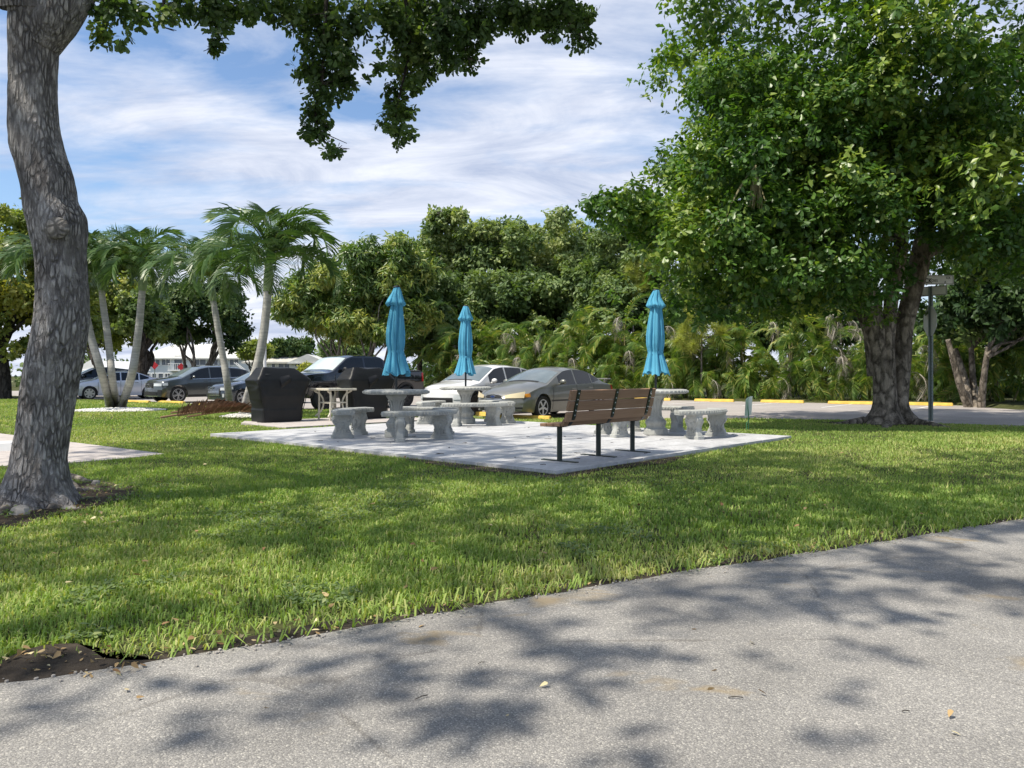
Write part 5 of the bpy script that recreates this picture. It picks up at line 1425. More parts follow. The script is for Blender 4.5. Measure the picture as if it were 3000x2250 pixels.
# grey sport utility vehicle ------------------------------------------------------
c = Car('grey_crossover', 'dark grey sport utility vehicle with five spoke wheels and chrome lower lip', gp(521, 1181), (-.66, -.75), dict(paint='grey', wb=2.87, hw=.95, r=.37, bow=.28, lean=.06, chin=.02, scale=1.0,
    top=[(-2.36, .85), (-2.32, 1.10), (-2.16, 1.32), (-1.98, 1.49), (-1.5, 1.60), (-.6, 1.66), (.0, 1.645), (.42, 1.56), (1.25, 1.145), (1.7, 1.085), (2.15, 1.01), (2.27, .93), (2.31, .80)],
    belt=[(-2.36, 1.05), (-1.5, 1.11), (.3, 1.05), (1.25, 1.02), (2.0, .93), (2.31, .80)], wid=[(-2.36, .82), (-1.8, .92), (-1, .95), (1.2, .95), (1.9, .93), (2.31, .86)], edge=.07, sill=.25, tumble=.34))
hi = lambda x: min(c.top(x) - .085, 1.555 - .045 * (x + .4) ** 2)
c.windows([(.02, .88, lambda x: c.belt(x) + .02, lambda x: max(c.belt(x) + .025, hi(x))), (-.95, -.05, lambda x: c.belt(x) + .02, hi), (-1.86, -1.02, lambda x: c.belt(x) + .03 + .06 * max(0, -1.0 - x) + .25 * max(0, -1.5 - x), lambda x: max(c.belt(x) + .04 + .06 * max(0, -1.0 - x) + .25 * max(0, -1.5 - x), hi(x) - .02))])
c.screen(.42, 1.22, .93); c.topp('rear_window', -2.24, -1.98, -.8, .8, MAT['carglass'])
c.wheels('rim', 5, 'vee', .70)
c.front('grille', -.36, .36, .66, .88, MAT['trim'], .02, 8, 4); c.front('grille_surround', -.37, .37, .645, .66, MAT['chrome'], .022, 8, 1)
c.disc('badge_rim', 0, .77, .068, .068, MAT['chrome'], .04); c.disc('badge', 0, .77, .046, .046, MAT['trim'], .046)
p = c.D((c.x1, 0, .77)); MB().tube([(p[0] + .035, .34, .655), (p[0] + .035, -.34, .885)], .010, 5).build('grille_diagonal', MAT['chrome'], c.t)
c.front('lower_intake', -.62, .62, .34, .50, MAT['trim'], .018, 10, 3); c.front('chrome_lip', -.66, .66, .30, .325, MAT['chrome'], .03, 10, 1)
for sg in (1, -1):
    c.front('headlight', sg * .42, sg * .82, .74, .86, MAT['lamp'], .018, 8, 3)
    c.side('headlight', 2.0, 2.29, lambda x: .76 + .03 * (2.29 - x), lambda x: .875 + .05 * (2.29 - x), MAT['lamp'], sg, .010, 6, 2)
    c.front('vent', sg * .66, sg * .84, .36, .58, MAT['trim'], .02, 5, 3)
    c.side('sill_trim', -1.0, 1.0, .26, .36, MAT['trim'], sg, .010, 10, 2)
    c.side('window_strip', -1.7, .95, lambda x: c.belt(x) + .0, lambda x: c.belt(x) + .018, MAT['chrome'], sg, .008, 16, 1)
    c.side('tail_lamp', -2.34, -2.12, 1.0, 1.22, MAT['tail'], sg, .012, 4, 3)
c.mirror(.80, 1.07); c.seams((1.02, -.01, -1.0), .36, (.2, -.8), .0)

# dark small sedan, mostly behind the grill ---------------------------------------
c = Car('dark_sedan', 'dark grey sedan with a wide barred grille, half hidden by the left grill cover', gp(708, 1187), (-.66, -.75), dict(paint='navy', wb=2.70, hw=.90, r=.325, bow=.30, lean=.10, chin=.03, scale=.98,
    top=[(-2.3, .70), (-2.26, .98), (-2.0, 1.06), (-1.5, 1.12), (-.8, 1.38), (-.2, 1.43), (.3, 1.38), (1.12, 1.00), (1.6, .93), (2.0, .84), (2.16, .76), (2.22, .62)],
    belt=[(-2.3, .92), (-1, .95), (.4, .90), (1.2, .86), (2.0, .75), (2.22, .62)], wid=[(-2.3, .80), (-1.5, .88), (1.2, .90), (1.8, .88), (2.22, .80)], edge=.07, sill=.19))
hi = lambda x: min(c.top(x) - .085, 1.34)
c.windows([(-.10, .66, lambda x: c.belt(x) + .02, lambda x: max(c.belt(x) + .025, hi(x))), (-.95, -.17, lambda x: c.belt(x) + .02, hi)])
c.screen(.34, 1.08, .93); c.topp('rear_window', -1.45, -.85, -.85, .85, MAT['carglass']); c.wheels('rim', 5, 'vee', .68)
c.front('grille', -.56, .56, lambda y: .34 + .12 * abs(y), lambda y: .66, MAT['trim'], .016, 10, 5)
for k in range(5): c.front('grille_bar', -.54 + .01 * k, .54 - .01 * k, .40 + .055 * k, .418 + .055 * k, MAT['chrome'], .03, 10, 1)
bd = c.disc('badge', 0, .69, .075, .038, MAT['chrome'], .03); c.disc('badge_field', 0, .69, .058, .026, MAT['trim'], .036)
for q in (-.022, .022): MB().box((c.D((c.x1, 0, .69))[0] + .038, q, .69), (.006, .012, .05)).build('badge_bar', MAT['chrome'], bd)
for sg in (1, -1):
    c.front('headlight', sg * .55, sg * .82, .62, .73, MAT['lamp'], .018, 6, 3); c.side('headlight', 1.85, 2.20, .66, .77, MAT['lamp'], sg, .010, 6, 2)
    c.front('fog_lamp', sg * .66, sg * .74, .34, .48, MAT['lamp'], .02, 3, 2)
c.mirror(.62, .92); c.seams((.90, -.13, -1.0), .28, (.05, -.8))

# silver sedan behind the palm trunks ------------------------------------------------
c = Car('silver_sedan', 'pale silver sedan parked behind the three white palm trunks', gp(262, 1171.5), (-.80, -.60), dict(paint='silver', wb=2.775, hw=.91, r=.33, bow=.32, lean=.12, chin=.03, scale=.98,
    top=[(-2.35, .72), (-2.30, 1.02), (-1.95, 1.10), (-1.62, 1.13), (-.95, 1.40), (-.3, 1.47), (.25, 1.44), (1.15, 1.05), (1.7, .95), (2.15, .84), (2.3, .74), (2.36, .62)],
    belt=[(-2.35, .94), (-1, .97), (.4, .93), (1.2, .88), (2.0, .77), (2.36, .62)], wid=[(-2.35, .80), (-1.5, .89), (1.2, .91), (1.9, .88), (2.36, .80)], edge=.07, sill=.20))
hi = lambda x: min(c.top(x) - .085, 1.375 - .05 * (x + .2) ** 2)
c.windows([(.0, .80, lambda x: c.belt(x) + .02, lambda x: max(c.belt(x) + .025, hi(x))), (-.86, -.06, lambda x: c.belt(x) + .02, hi), (-1.35, -.92, lambda x: c.belt(x) + .03 + .2 * max(0, -1.0 - x), lambda x: max(c.belt(x) + .04 + .2 * max(0, -1.0 - x), hi(x) - .02))])
c.screen(.30, 1.10, .93); c.topp('rear_window', -1.55, -.95, -.85, .85, MAT['carglass']); c.wheels('rim', 7, 'cover', .70)
for sg in (1, -1):
    c.front('headlight', sg * .50, sg * .80, .64, .76, MAT['lamp'], .018, 6, 3); c.side('headlight', 1.95, 2.32, .68, .80, MAT['lamp'], sg, .010, 6, 2); c.side('tail_lamp', -2.33, -2.1, .80, 1.0, MAT['tail'], sg, .01, 4, 2)
c.front('grille', -.36, .36, .60, .72, MAT['trim'], .016); c.front('lower_intake', -.6, .6, .28, .40, MAT['trim'], .014)
c.mirror(.74, .95); c.seams((1.0, -.02, -.98), .30, (.15, -.75), hmat=MAT['chrome'])

# dark car behind the silver one and the one far right -----------------------------------
def plain_car(name, label, contact, head, pt, dark=True):
    c = Car(name, label, contact, head, dict(paint=pt, wb=2.7, hw=.92, r=.35, bow=.3, lean=.1, scale=1.0,
        top=[(-2.2, .9), (-2.15, 1.2), (-1.9, 1.5), (-.6, 1.66), (.2, 1.62), (1.15, 1.14), (1.9, 1.02), (2.2, .9), (2.28, .7)],
        belt=[(-2.2, 1.1), (.4, 1.07), (1.2, 1.0), (2.28, .7)], wid=[(-2.2, .82), (-1.5, .9), (1.4, .92), (2.28, .84)], edge=.07, sill=.24))
    h = lambda x: min(c.top(x) - .09, 1.55)
    c.windows([(-.02, .78, lambda x: c.belt(x) + .02, lambda x: max(c.belt(x) + .025, h(x))), (-.9, -.1, lambda x: c.belt(x) + .02, h), (-1.75, -.98, lambda x: c.belt(x) + .05, lambda x: max(c.belt(x) + .06, h(x) - .03))])
    c.screen(.3, 1.1, .93); c.wheels('rim', 5, 'spoke'); c.mirror(.74, 1.08)
    for sg in (1, -1): c.front('headlight', sg * .5, sg * .8, .7, .82, MAT['lamp'], .018, 5, 2)
    c.front('grille', -.4, .4, .62, .8, MAT['trim'], .016)
plain_car('dark_crossover', 'dark crossover whose roof shows over the silver sedan bonnet, beside the oak trunk', gp(205, 1166), (-.80, -.60), 'dark')
plain_car('blue_car', 'dark blue car barely seen through the trees at the right edge', Vector((31.0, 41.0, 0)), (-.9, .4), 'blue')
# ------------------------------------------------------------------ leaning oak in the left foreground
def bark_tube(name, pts, rad, mat, parent, n=56, per=10, amp=.05, flare=None, seed=0, knot=None):
    P_ = catmull([(*p, r) for p, r in zip(pts, rad)], per)
    V = []; m = len(P_); ref = Vector((1, 0, 0))
    cen = [Vector(q[:3]) for q in P_]
    for i, q in enumerate(P_):
        tdir = (cen[min(i + 1, m - 1)] - cen[max(i - 1, 0)]).normalized()
        a = (ref - tdir * ref.dot(tdir)).normalized(); b = tdir.cross(a)
        for k in range(n):
            an = 2 * math.pi * k / n; d = a * math.cos(an) + b * math.sin(an)
            p0 = cen[i] + d * q[3]
            r = q[3] * (1 + amp * 2.0 * noise.noise(Vector((d.x * 1.1 + seed, d.y * 1.1, p0.z * 1.1))))
            g = noise.noise(Vector((d.x * 5.5 + seed, d.y * 5.5, p0.z * 3.4))); g2 = noise.noise(Vector((d.x * 14, d.y * 14 + seed, p0.z * 8)))
            r += q[3] * (amp * .55 * (abs(g) ** .7 - .3) + amp * .35 * g2)
            if flare: r *= flare(an, p0.z)
            p = cen[i] + d * r
            if knot:
                for kc, kr, kh in knot:
                    w = math.exp(-((p0 - kc).length / kr) ** 2); p += d * kh * w
            V.append(p)
    F = []
    for i in range(m - 1):
        for k in range(n):
            k2 = (k + 1) % n; F.append((i * n + k, i * n + k2, (i + 1) * n + k2, (i + 1) * n + k))
    mb = MB(); mb.add(V, F); mb.f.append(tuple((m - 1) * n + k for k in range(n))); mb.m.append(0)
    return mb.build(name, mat, parent, smooth=180)
YO = 6.45
def oak():
    t = thing('oak_tree', 'large grey barked tree in the left foreground, branches hanging over the scene', 'tree', OAK)
    L = lambda px, py, dy=0.0: P(px, py, YO + dy) - OAK
    prof = [(1490, 108, 250), (1440, 110, 205), (1395, 112, 190), (1330, 118, 172), (1220, 134, 164), (1085, 152, 167), (950, 176, 163), (850, 180, 158), (760, 178, 156), (690, 172, 168), (651, 166, 172), (600, 150, 164), (542, 142, 160), (470, 122, 155), (407, 106, 154), (300, 98, 146), (203, 98, 146), (110, 100, 158), (40, 112, 182), (-30, 112, 190), (-120, 108, 140)]
    pts = [L(cx, py) for py, cx, w in prof]; rad = [w / 2 / FOC * YO * .86 for py, cx, w in prof]
    pts[0].z = -.06
    fl = lambda an, z: 1 + .30 * max(0, 1 - z / .42) ** 2 * (.35 + .65 * math.cos(3.0 * an + .5) ** 2)
    bark_tube('trunk', pts, rad, MAT['oakbark'], t, 72, 12, .075, fl, 3.0, [(L(170, 662, -.25), .13, .055), (L(250, 650), .16, .03), (L(25, 440), .13, .02)])
    kn = MB()
    c = L(166, 668, -.235)
    kn.ball((c.x, c.y + .005, c.z), .115, 16, 12, (.9, .34, .78)); kn.build('knot_scar', MAT['scar'], t, smooth=180)
    f0 = pts[-1]
    lb = [([L(118, 130), L(165, 50), L(235, -60, .1), L(330, -190, .5), L(470, -330, 1.2), L(700, -420, 2.2)], [.16, .185, .165, .14, .11, .07]),
          ([L(95, 30), L(70, -120, -.1), L(20, -330, .0), L(0, -560, .6)], [.24, .20, .16, .11]),
          ([L(120, -20), L(190, -200, .8), L(330, -420, 1.8), L(600, -640, 3.0)], [.20, .15, .12, .07]),
          ([L(60, -40), L(-120, -220, .4), L(-420, -380, 1.0)], [.17, .13, .08])]
    for k, (q, r) in enumerate(lb): bark_tube('limb', q, r, MAT['oakbark'], t, 24, 8, .06, None, 5.0 + k)
    # hanging sprays (measured) and the canopy overhead
    rs = np.random.default_rng(31)
    hang = [(300, 25, 40, 6.4), (345, 30, 55, 6.4), (400, 35, 48, 6.5), (305, 95, 38, 6.4), (298, 128, 22, 6.4), (362, 108, 24, 6.5), (480, 50, 34, 6.8), (478, 78, 18, 6.8), (520, 10, 50, 6.8), (600, 15, 60, 7.0), (645, 45, 55, 7.0), (690, 25, 50, 7.0), (720, 35, 40, 7.0), (625, 100, 32, 7.0), (640, 135, 26, 7.0), (740, 10, 40, 7.1),
            (800, 20, 40, 7.3), (810, 55, 18, 7.3), (850, 15, 50, 7.4), (900, 30, 60, 7.4), (960, 30, 70, 7.5), (870, 85, 32, 7.4), (930, 100, 58, 7.5), (990, 100, 60, 7.5), (1030, 70, 50, 7.5), (905, 160, 40, 7.5), (955, 170, 60, 7.5), (1015, 170, 48, 7.5), (900, 205, 38, 7.5), (950, 235, 48, 7.5), (1010, 235, 42, 7.5), (1050, 225, 26, 7.5), (930, 270, 38, 7.5), (965, 280, 30, 7.5), (1010, 285, 14, 7.5), (910, 320, 32, 7.5), (940, 335, 34, 7.5), (900, 380, 26, 7.5), (935, 385, 34, 7.5), (958, 360, 16, 7.5), (955, 445, 20, 7.5), (985, 443, 14, 7.5), (910, 410, 14, 7.5), (968, 425, 9, 7.5),
            (1080, 25, 60, 7.7), (1140, 30, 60, 7.7), (1200, 30, 70, 7.8), (1270, 30, 70, 7.8), (1340, 30, 70, 7.9), (1410, 40, 60, 7.9), (1170, 90, 55, 7.8), (1230, 95, 65, 7.8), (1300, 90, 65, 7.8), (1370, 100, 58, 7.9), (1420, 90, 38, 7.9), (1180, 150, 50, 7.8), (1240, 160, 55, 7.8), (1310, 150, 55, 7.8), (1370, 150, 42, 7.9), (1110, 140, 14, 7.7), (1105, 195, 20, 7.7), (1150, 200, 34, 7.8), (1200, 215, 46, 7.8), (1250, 215, 34, 7.8), (1300, 195, 28, 7.8), (1380, 195, 20, 7.9), (1165, 260, 40, 7.8), (1210, 250, 28, 7.8), (1150, 310, 40, 7.8), (1180, 330, 34, 7.8), (1130, 350, 26, 7.8), (1170, 380, 40, 7.8), (1165, 408, 24, 7.8), (1205, 385, 16, 7.8),
            (1480, 30, 60, 8.1), (1530, 35, 55, 8.1), (1580, 45, 55, 8.2), (1640, 40, 60, 8.2), (1690, 50, 45, 8.2), (1530, 85, 28, 8.1), (1620, 95, 34, 8.2), (1700, 90, 34, 8.2), (1725, 115, 26, 8.2), (1690, 130, 22, 8.2), (1650, 10, 60, 8.2), (1720, 40, 30, 8.2)]
    B = [(*(P(px, py, y + rs.uniform(-.25, .25)) - OAK), r / FOC * y) for px, py, r, y in hang]
    foliage('hanging_leaves', B, 20000, .066, MAT['oakleaf'], t, rs, 'ob', 7, shell=.1, droop=.55, up=.4, tint=(.30, .22), squash=.95)
    tw = MB(); rr = random.Random(5)
    for (px0, py0), chain, y in (((960, -60), [(950, 100), (945, 220), (925, 330), (940, 395), (965, 430), (985, 446)], 7.5), ((1180, -60), [(1200, 120), (1180, 240), (1160, 330), (1168, 410)], 7.8), ((330, -60), [(320, 40), (300, 130)], 6.4), ((640, -60), [(640, 60), (642, 150)], 7.0), ((1640, -60), [(1650, 40), (1715, 120)], 8.2), ((1330, -80), [(1340, 60), (1380, 200)], 7.9), ((480, -60), [(480, 80)], 6.8), ((870, -60), [(850, 40), (865, 100)], 7.4)):
        q = [P(px0, py0, y) - OAK] + [P(a, b, y + rr.uniform(-.05, .05)) - OAK for a, b in chain]
        c = catmull(q, 5); tw.tube(c, [.022 - .018 * i / len(c) for i in range(len(c))], 5)
        for p in c[3::2]:
            p = Vector(p)
            for k in range(2): tw.tube([p, p + Vector((rr.gauss(0, .10), rr.gauss(0, .08), rr.uniform(-.10, .06)))], [.006, .003], 4)
    tw.build('hanging_twigs', MAT['darkbark'], t, smooth=60)['kind'] = 'stuff'
    can = []
    for k in range(430):
        x = rs.uniform(-10.0, 3.2); y = rs.uniform(.8, 11.0)
        if (x > -4 and y > 8.5) or (y < 3.1 and rs.uniform() < .50): continue
        zmin = CAMH + (HOR + 150) / FOC * max(y, 4.0) + .7
        can.append((x - OAK.x, y - OAK.y, max(zmin, 5.6) + rs.uniform(0, 3.6) - OAK.z, rs.uniform(.6, 1.15)))
    foliage('crown', can, 46000, .15, MAT['oakleaf'], t, rs, 'dia', 7, shell=.2, droop=.3, up=.6, tint=(.30, .22))
    rr = random.Random(3)
    for q, r in (([(120, 1425), (190, 1420), (230, 1440), (262, 1432), (300, 1440), (330, 1455)], .055), ([(120, 1415), (200, 1402), (270, 1412), (340, 1418), (385, 1424)], .04), ([(105, 1455), (135, 1474), (160, 1490), (200, 1476), (265, 1470), (300, 1476)], .05), ([(80, 1460), (40, 1475), (10, 1500), (-50, 1520)], .07)):
        pts = [G(a, b, -.04) - OAK for a, b in q]
        for i, p in enumerate(pts): p.z = (.03 if i < 2 else .012) - .010 * i + rr.uniform(0, .012)
        c = catmull(pts, 5); roots = MB(); roots.tube(c, [r * (1.25 - .9 * i / len(c)) for i in range(len(c))], 9)
        roots.build('root', MAT['rootbark'], t, smooth=60)
MAT['scar'] = bark_mat('knot_scar_bark', (0.24, 0.22, 0.20), (0.36, 0.335, 0.31), (0.07, 0.065, 0.06), 16.0, 14.0, 0.01, False)
MAT['rootbark'] = bark_mat('root_bark', (0.20, 0.175, 0.15), (0.34, 0.30, 0.26), (0.08, 0.07, 0.06), 8.0, 8.0, 0.01, False)
oak()
def rock(label, p, s, seed):
    rr = random.Random(seed); mb = MB().ball((0, 0, 0), 1, 9, 7)
    mb.v = [tuple(Vector(v) * (1 + .28 * noise.noise(Vector(v) * 1.7 + Vector((seed, 0, 0))))) for v in mb.v]
    mb.v = [(x * s[0], y * s[1], max(z, -.4) * s[2]) for x, y, z in mb.v]
    o = mb.build('rock', MAT['rock'], smooth=28); o.location = p; tag(o, label, 'rock', 'pale rocks at the foot of the oak')
rock('larger pale angular rock at the foot of the oak, left of the root', G(58, 1508, -.04) + Vector((0, 0, .02)), (.085, .06, .055), 3)
rock('smaller flat pale rock beside the curved root', G(205, 1490, -.04) + Vector((0, 0, .0)), (.075, .05, .025), 8)
rock('small pale stone behind the oak roots by the grass', G(282, 1419, -.04), (.05, .04, .045), 12)

# ------------------------------------------------------------------ broad tree on the right
def fig():
    t = thing('broad_tree', 'huge broad leafed tree with several fused trunks at the right', 'tree', FIG)
    L = lambda px, py, dy=0.0: P(px, py, FIG.y + dy) - FIG
    stems = [([(2584, 1245), (2587, 1190), (2588, 1110), (2577, 1030), (2562, 960), (2545, 880), (2500, 760), (2420, 640), (2330, 480)], [98, 60, 58, 58, 58, 56, 50, 42, 26], -.1),
             ([(2640, 1245), (2634, 1190), (2638, 1110), (2644, 1040), (2650, 960), (2668, 880), (2690, 790), (2720, 650), (2790, 470), (2850, 330)], [98, 56, 50, 50, 50, 52, 52, 48, 36, 22], .0),
             ([(2606, 1240), (2606, 1190), (2604, 1110), (2602, 1010), (2606, 930), (2616, 840), (2640, 700), (2620, 520), (2600, 330)], [80, 50, 38, 36, 36, 38, 38, 30, 20], -.22),
             ([(2560, 1100), (2548, 1020), (2536, 960), (2500, 880), (2440, 820)], [36, 28, 26, 24, 18], .1)]
    for k, (q, w, dy) in enumerate(stems):
        fl = (lambda an, z: 1 + .30 * max(0, 1 - z / .5) ** 2 * (.3 + .7 * math.cos(2.5 * an) ** 2)) if k < 3 else None
        pts = [L(a, b, dy) for a, b in q]
        bark_tube('trunk', pts, [x / 2 / FOC * FIG.y for x in w], MAT['figbark'], t, 32, 8, .06, fl, 11.0 + k)
    rs = np.random.default_rng(8); rr = random.Random(8)
    mb = MB()
    for a, b, r0 in (((2530, 860), (2080, 560), .22), ((2545, 880), (2230, 760), .16), ((2690, 760), (2960, 600), .22), ((2640, 640), (2440, 300), .2), ((2720, 640), (3150, 560), .2), ((2600, 500), (2230, 150), .16), ((2800, 470), (3050, 120), .15), ((2500, 760), (1900, 600), .14), ((2600, 700), (2740, 200), .15)):
        limb(mb, L(*a), L(*b, rr.uniform(-1.5, 1.0)), r0, .04, 8, rs=rr, n=6)
    # bare limb crossing the right margin
    mb.tube(catmull([L(3160, 440, -.5), L(3000, 462, -.5), L(2940, 500, -.4), L(2880, 528, -.2), L(2800, 560, 0)], 5), [.15, .14, .13, .12, .12] * 4 + [.12], 9)
    mb.build('limb', MAT['figbark'], t, smooth=60)
    poly = [(1848, -60), (1858, 40), (1890, 130), (1950, 230), (2000, 300), (1945, 350), (1940, 420), (1985, 500), (1960, 560), (1850, 575), (1740, 585), (1720, 625), (1770, 680), (1860, 705), (1905, 760), (1930, 840), (2010, 880), (2080, 905), (2200, 890), (2330, 930), (2430, 965), (2500, 930), (2560, 900), (2700, 850), (2760, 880), (2900, 860), (3010, 880), (3300, 850), (3500, 500), (3450, -60)]
    B = blobs_px(poly, FIG.y, 5.2, .85, 300, rs)
    up = [(rs.uniform(1900, 3500), rs.uniform(-900, -60)) for k in range(90)]
    up = [(*(P(a, b, FIG.y + rs.uniform(-4.5, 4.5))), rs.uniform(.8, 1.2)) for a, b in up if abs(a - 2650) < 900 * math.sqrt(max(0.02, 1 - ((b + 60) / 900) ** 2))]
    B = [(x - FIG.x, y - FIG.y, z - FIG.z, r) for x, y, z, r in B]
    # keep daylight holes seen in the photograph
    def hole(b):
        px, py = PCX + (b[0] + FIG.x) / (b[1] + FIG.y) * FOC, HOR - (b[2] + FIG.z - CAMH) / (b[1] + FIG.y) * FOC
        return any((px - hx) ** 2 + (py - hy) ** 2 < (hr + b[3] * 45) ** 2 for hx, hy, hr in ((2975, 515, 38), (2370, 345, 10), (2520, 480, 14), (2560, 815, 8), (2740, 832, 85 if b[1] < .6 else 0)))
    B = [b for b in B if not hole(b)]
    foliage('crown', B, 88000, .175, MAT['figleaf'], t, rs, 'dia', 7, shell=.35, droop=.35, up=.7, tint=(.48, .28), squash=.72)
    low = [(1740, 590), (1860, 580), (1960, 560), (1960, 420), (2020, 320), (2000, 200), (2100, 120), (2500, 100), (2900, 200), (3060, 400), (3050, 780), (3000, 860), (2760, 860), (2560, 905), (2430, 960), (2330, 925), (2080, 900), (1930, 835), (1770, 680)]
    B2 = [(x - FIG.x, y - FIG.y, z - FIG.z, r) for x, y, z, r in blobs_px(low, FIG.y - 2.8, 1.7, .66, 250, rs)] + [(*(P(rs.uniform(1790, 2700), rs.uniform(850, 925), FIG.y + rs.uniform(-3.6, 1.5)) - FIG), rs.uniform(.2, .42)) for k in range(46)]
    B2 += [(x - FIG.x, y - FIG.y, z - FIG.z, r * .8) for x, y, z, r in blobs_px([(1690, 575), (1800, 545), (1960, 540), (2000, 620), (1990, 740), (1860, 715), (1760, 690), (1695, 640)], FIG.y - 2.4, 1.2, .5, 45, rs)]
    foliage('low_crown', [b for b in B2 if not hole(b)], 95000, .128, MAT['figleaf'], t, rs, 'ob', 7, shell=.3, droop=.4, up=.7, tint=(.42, .26), squash=.8)
    U = [(x - FIG.x, y - FIG.y, z - FIG.z, r) for x, y, z, r in up]
    foliage('upper_crown', U, 15000, .26, MAT['figleaf'], t, rs, 'dia', 6, shell=.35, droop=.35, up=.7, tint=(.40, .24))
    for q in ([(2530, 1236), (2470, 1240), (2420, 1243)], [(2680, 1240), (2740, 1245), (2790, 1248)], [(2600, 1246), (2590, 1254), (2560, 1258)]):
        pts = [G(a, b, -.10) - FIG for a, b in q]; 
        for i, p in enumerate(pts): p.z = .05 - .045 * i
        c = catmull(pts, 4); rt = MB(); rt.tube(c, [.11 - .085 * i / len(c) for i in range(len(c))], 8)
        rt.build('root', MAT['figbark'], t, smooth=60)
    # dry palm spathe caught in the crown
    h = thing('dry_palm_spray', 'dry straw coloured palm flower spray hanging in the broad tree crown', 'palm spray', P(2215, 485, FIG.y - 4.3))
    mb = MB(); o = Vector((0, 0, 0))
    for k in range(26):
        a = rr.uniform(-.15, .15); mb.tube(catmull([o, Vector((a * .6, rr.uniform(-.08, .08), -.30)), Vector((a, rr.uniform(-.1, .1), -.62 - rr.uniform(0, .2)))], 3), .010, 4)
    mb.build('tassel', MAT['straw'], h, smooth=60)
    sp = MB(); sp.tube(catmull([o, Vector((-.22, 0, -.28)), Vector((-.46, 0, -.72)), Vector((-.60, 0, -1.10))], 4), [.022, .02, .018, .016, .014] * 2 + [.012] * 3, 5)
    for k in range(8):
        p = Vector((-.56, 0, -1.0)); sp.tube([p, p + Vector((rr.uniform(-.35, .15), rr.uniform(-.1, .1), -rr.uniform(.1, .4)))], [.008, .004], 4)
    sp.build('stalk', MAT['straw'], h, smooth=60)
MAT['straw'] = simple('straw', (0.25, 0.23, 0.12), 0.8, var=.25)
fig()

# ------------------------------------------------------------------ feather palms and their gravel beds
Yp = 24.0
adonidia('left stem of the three feather palms in the round gravel bed, leaning behind the oak', [G(327, 1194, -.10) + Vector((0, -.05, -.05)), P(300, 1100, Yp), P(270, 1000, Yp - .1), P(250, 920, Yp - .2), P(225, 860, Yp - .3), P(190, 830, Yp - .3)], .135, 19, 1, .95)
adonidia('middle stem of the three feather palms in the round white gravel bed', [G(339, 1192, -.10) + Vector((0, .1, -.05)), P(329, 1110, Yp + .2), P(322, 1040, Yp + .2), P(312, 960, Yp + .2), P(302, 890, Yp + .3), P(298, 850, Yp + .3)], .125, 19, 2, .95)
adonidia('right stem of the three feather palms in the round white gravel bed', [G(356, 1194, -.10) + Vector((0, -.05, -.05)), P(383, 1110, Yp), P(398, 1030, Yp), P(408, 950, Yp), P(414, 880, Yp), P(417, 850, Yp)], .135, 20, 3, 1.0)
adonidia('feather palm with a pale curved trunk left of the black grill cover', [Vector(G(676, 1205, -.07)) + Vector((0, 0, -.05)), P(667, 1130, 22.4), P(654, 1050, 22.4), P(640, 970, 22.4), P(629, 905, 22.4), P(624, 880, 22.4)], .115, 20, 4, 1.0)
adonidia('tallest feather palm leaning right behind the left black grill cover', [Vector(G(712, 1220, -.07)) + Vector((0, 0, -.05)), P(734, 1140, 20.0), P(757, 1060, 20.0), P(772, 980, 20.0), P(781, 900, 20.0), P(785, 850, 20.0)], .135, 24, 5, 1.14)
def gravel_bed(label, c, rx, ry, n, seed, edging=True):
    rs = random.Random(seed); t = thing('gravel_bed', label, 'gravel bed', c)
    mound = MB(); N = 40
    mound.add([(rx * q * math.cos(2 * math.pi * k / N), ry * q * math.sin(2 * math.pi * k / N), .02 + .07 * (1 - q * q)) for q in (1, .7, .35) for k in range(N)] + [(0, 0, .09)],
              [(i * N + k, i * N + (k + 1) % N, (i + 1) * N + (k + 1) % N, (i + 1) * N + k) for i in range(2) for k in range(N)] + [(2 * N + k, 2 * N + (k + 1) % N, 3 * N) for k in range(N)])
    mound.build('gravel_base', MAT['gravel'], t, smooth=60)
    mb = MB()
    for k in range(n):
        q = math.sqrt(rs.uniform(0, 1)); a = rs.uniform(0, 6.283)
        s = rs.uniform(.022, .05)
        mb.ball((rx * q * math.cos(a), ry * q * math.sin(a), .025 + .07 * (1 - q * q)), s, 5, 3, (1, rs.uniform(.6, 1.1), rs.uniform(.5, .8)))
    o = mb.build('gravel', MAT['gravel'], t); o['kind'] = 'stuff'
    if edging:
        e = MB(); e.tube([((rx + .03) * math.cos(2 * math.pi * k / N), (ry + .03) * math.sin(2 * math.pi * k / N), .02) for k in range(N + 1)], .035, 6, cap=False)
        e.build('edging', MAT['plastic'], t, smooth=60)
gravel_bed('round bed of white gravel with black edging around the three palm trunks', BED_C, BED_R[0], BED_R[1], 900, 4)
gravel_bed('small patch of white gravel at the foot of the palm behind the left grill cover', Vector(G(715, 1223, -.07)), .62, .45, 260, 5, False)
# fallen brown fronds
for k, (px, py, rz, s, lab) in enumerate(((470, 1229, .03, 1.15, 'brown fallen palm frond with its butt end pointing left, longest of the heap'), (520, 1226, -.06, 1.0, 'brown fallen palm frond in the middle of the heap'), (548, 1232, .10, .95, 'brown fallen palm frond lying nearest, on the front of the heap'), (500, 1222, .02, 1.0, 'brown fallen palm frond at the back of the heap'))):
    p = G(px, py, -.05); o = link(bpy.data.objects.new('fallen_frond', FR_FALL[k % 3])); o.location = p + Vector((0, 0, .05 + .02 * k)); o.rotation_euler = (RND.uniform(-.3, .3), .02, rz + (0 if k != 1 else .05)); o.scale = (s, s, s * 1.2)
    tag(o, lab, 'palm frond', 'heap of fallen brown fronds beside the palm trunk')

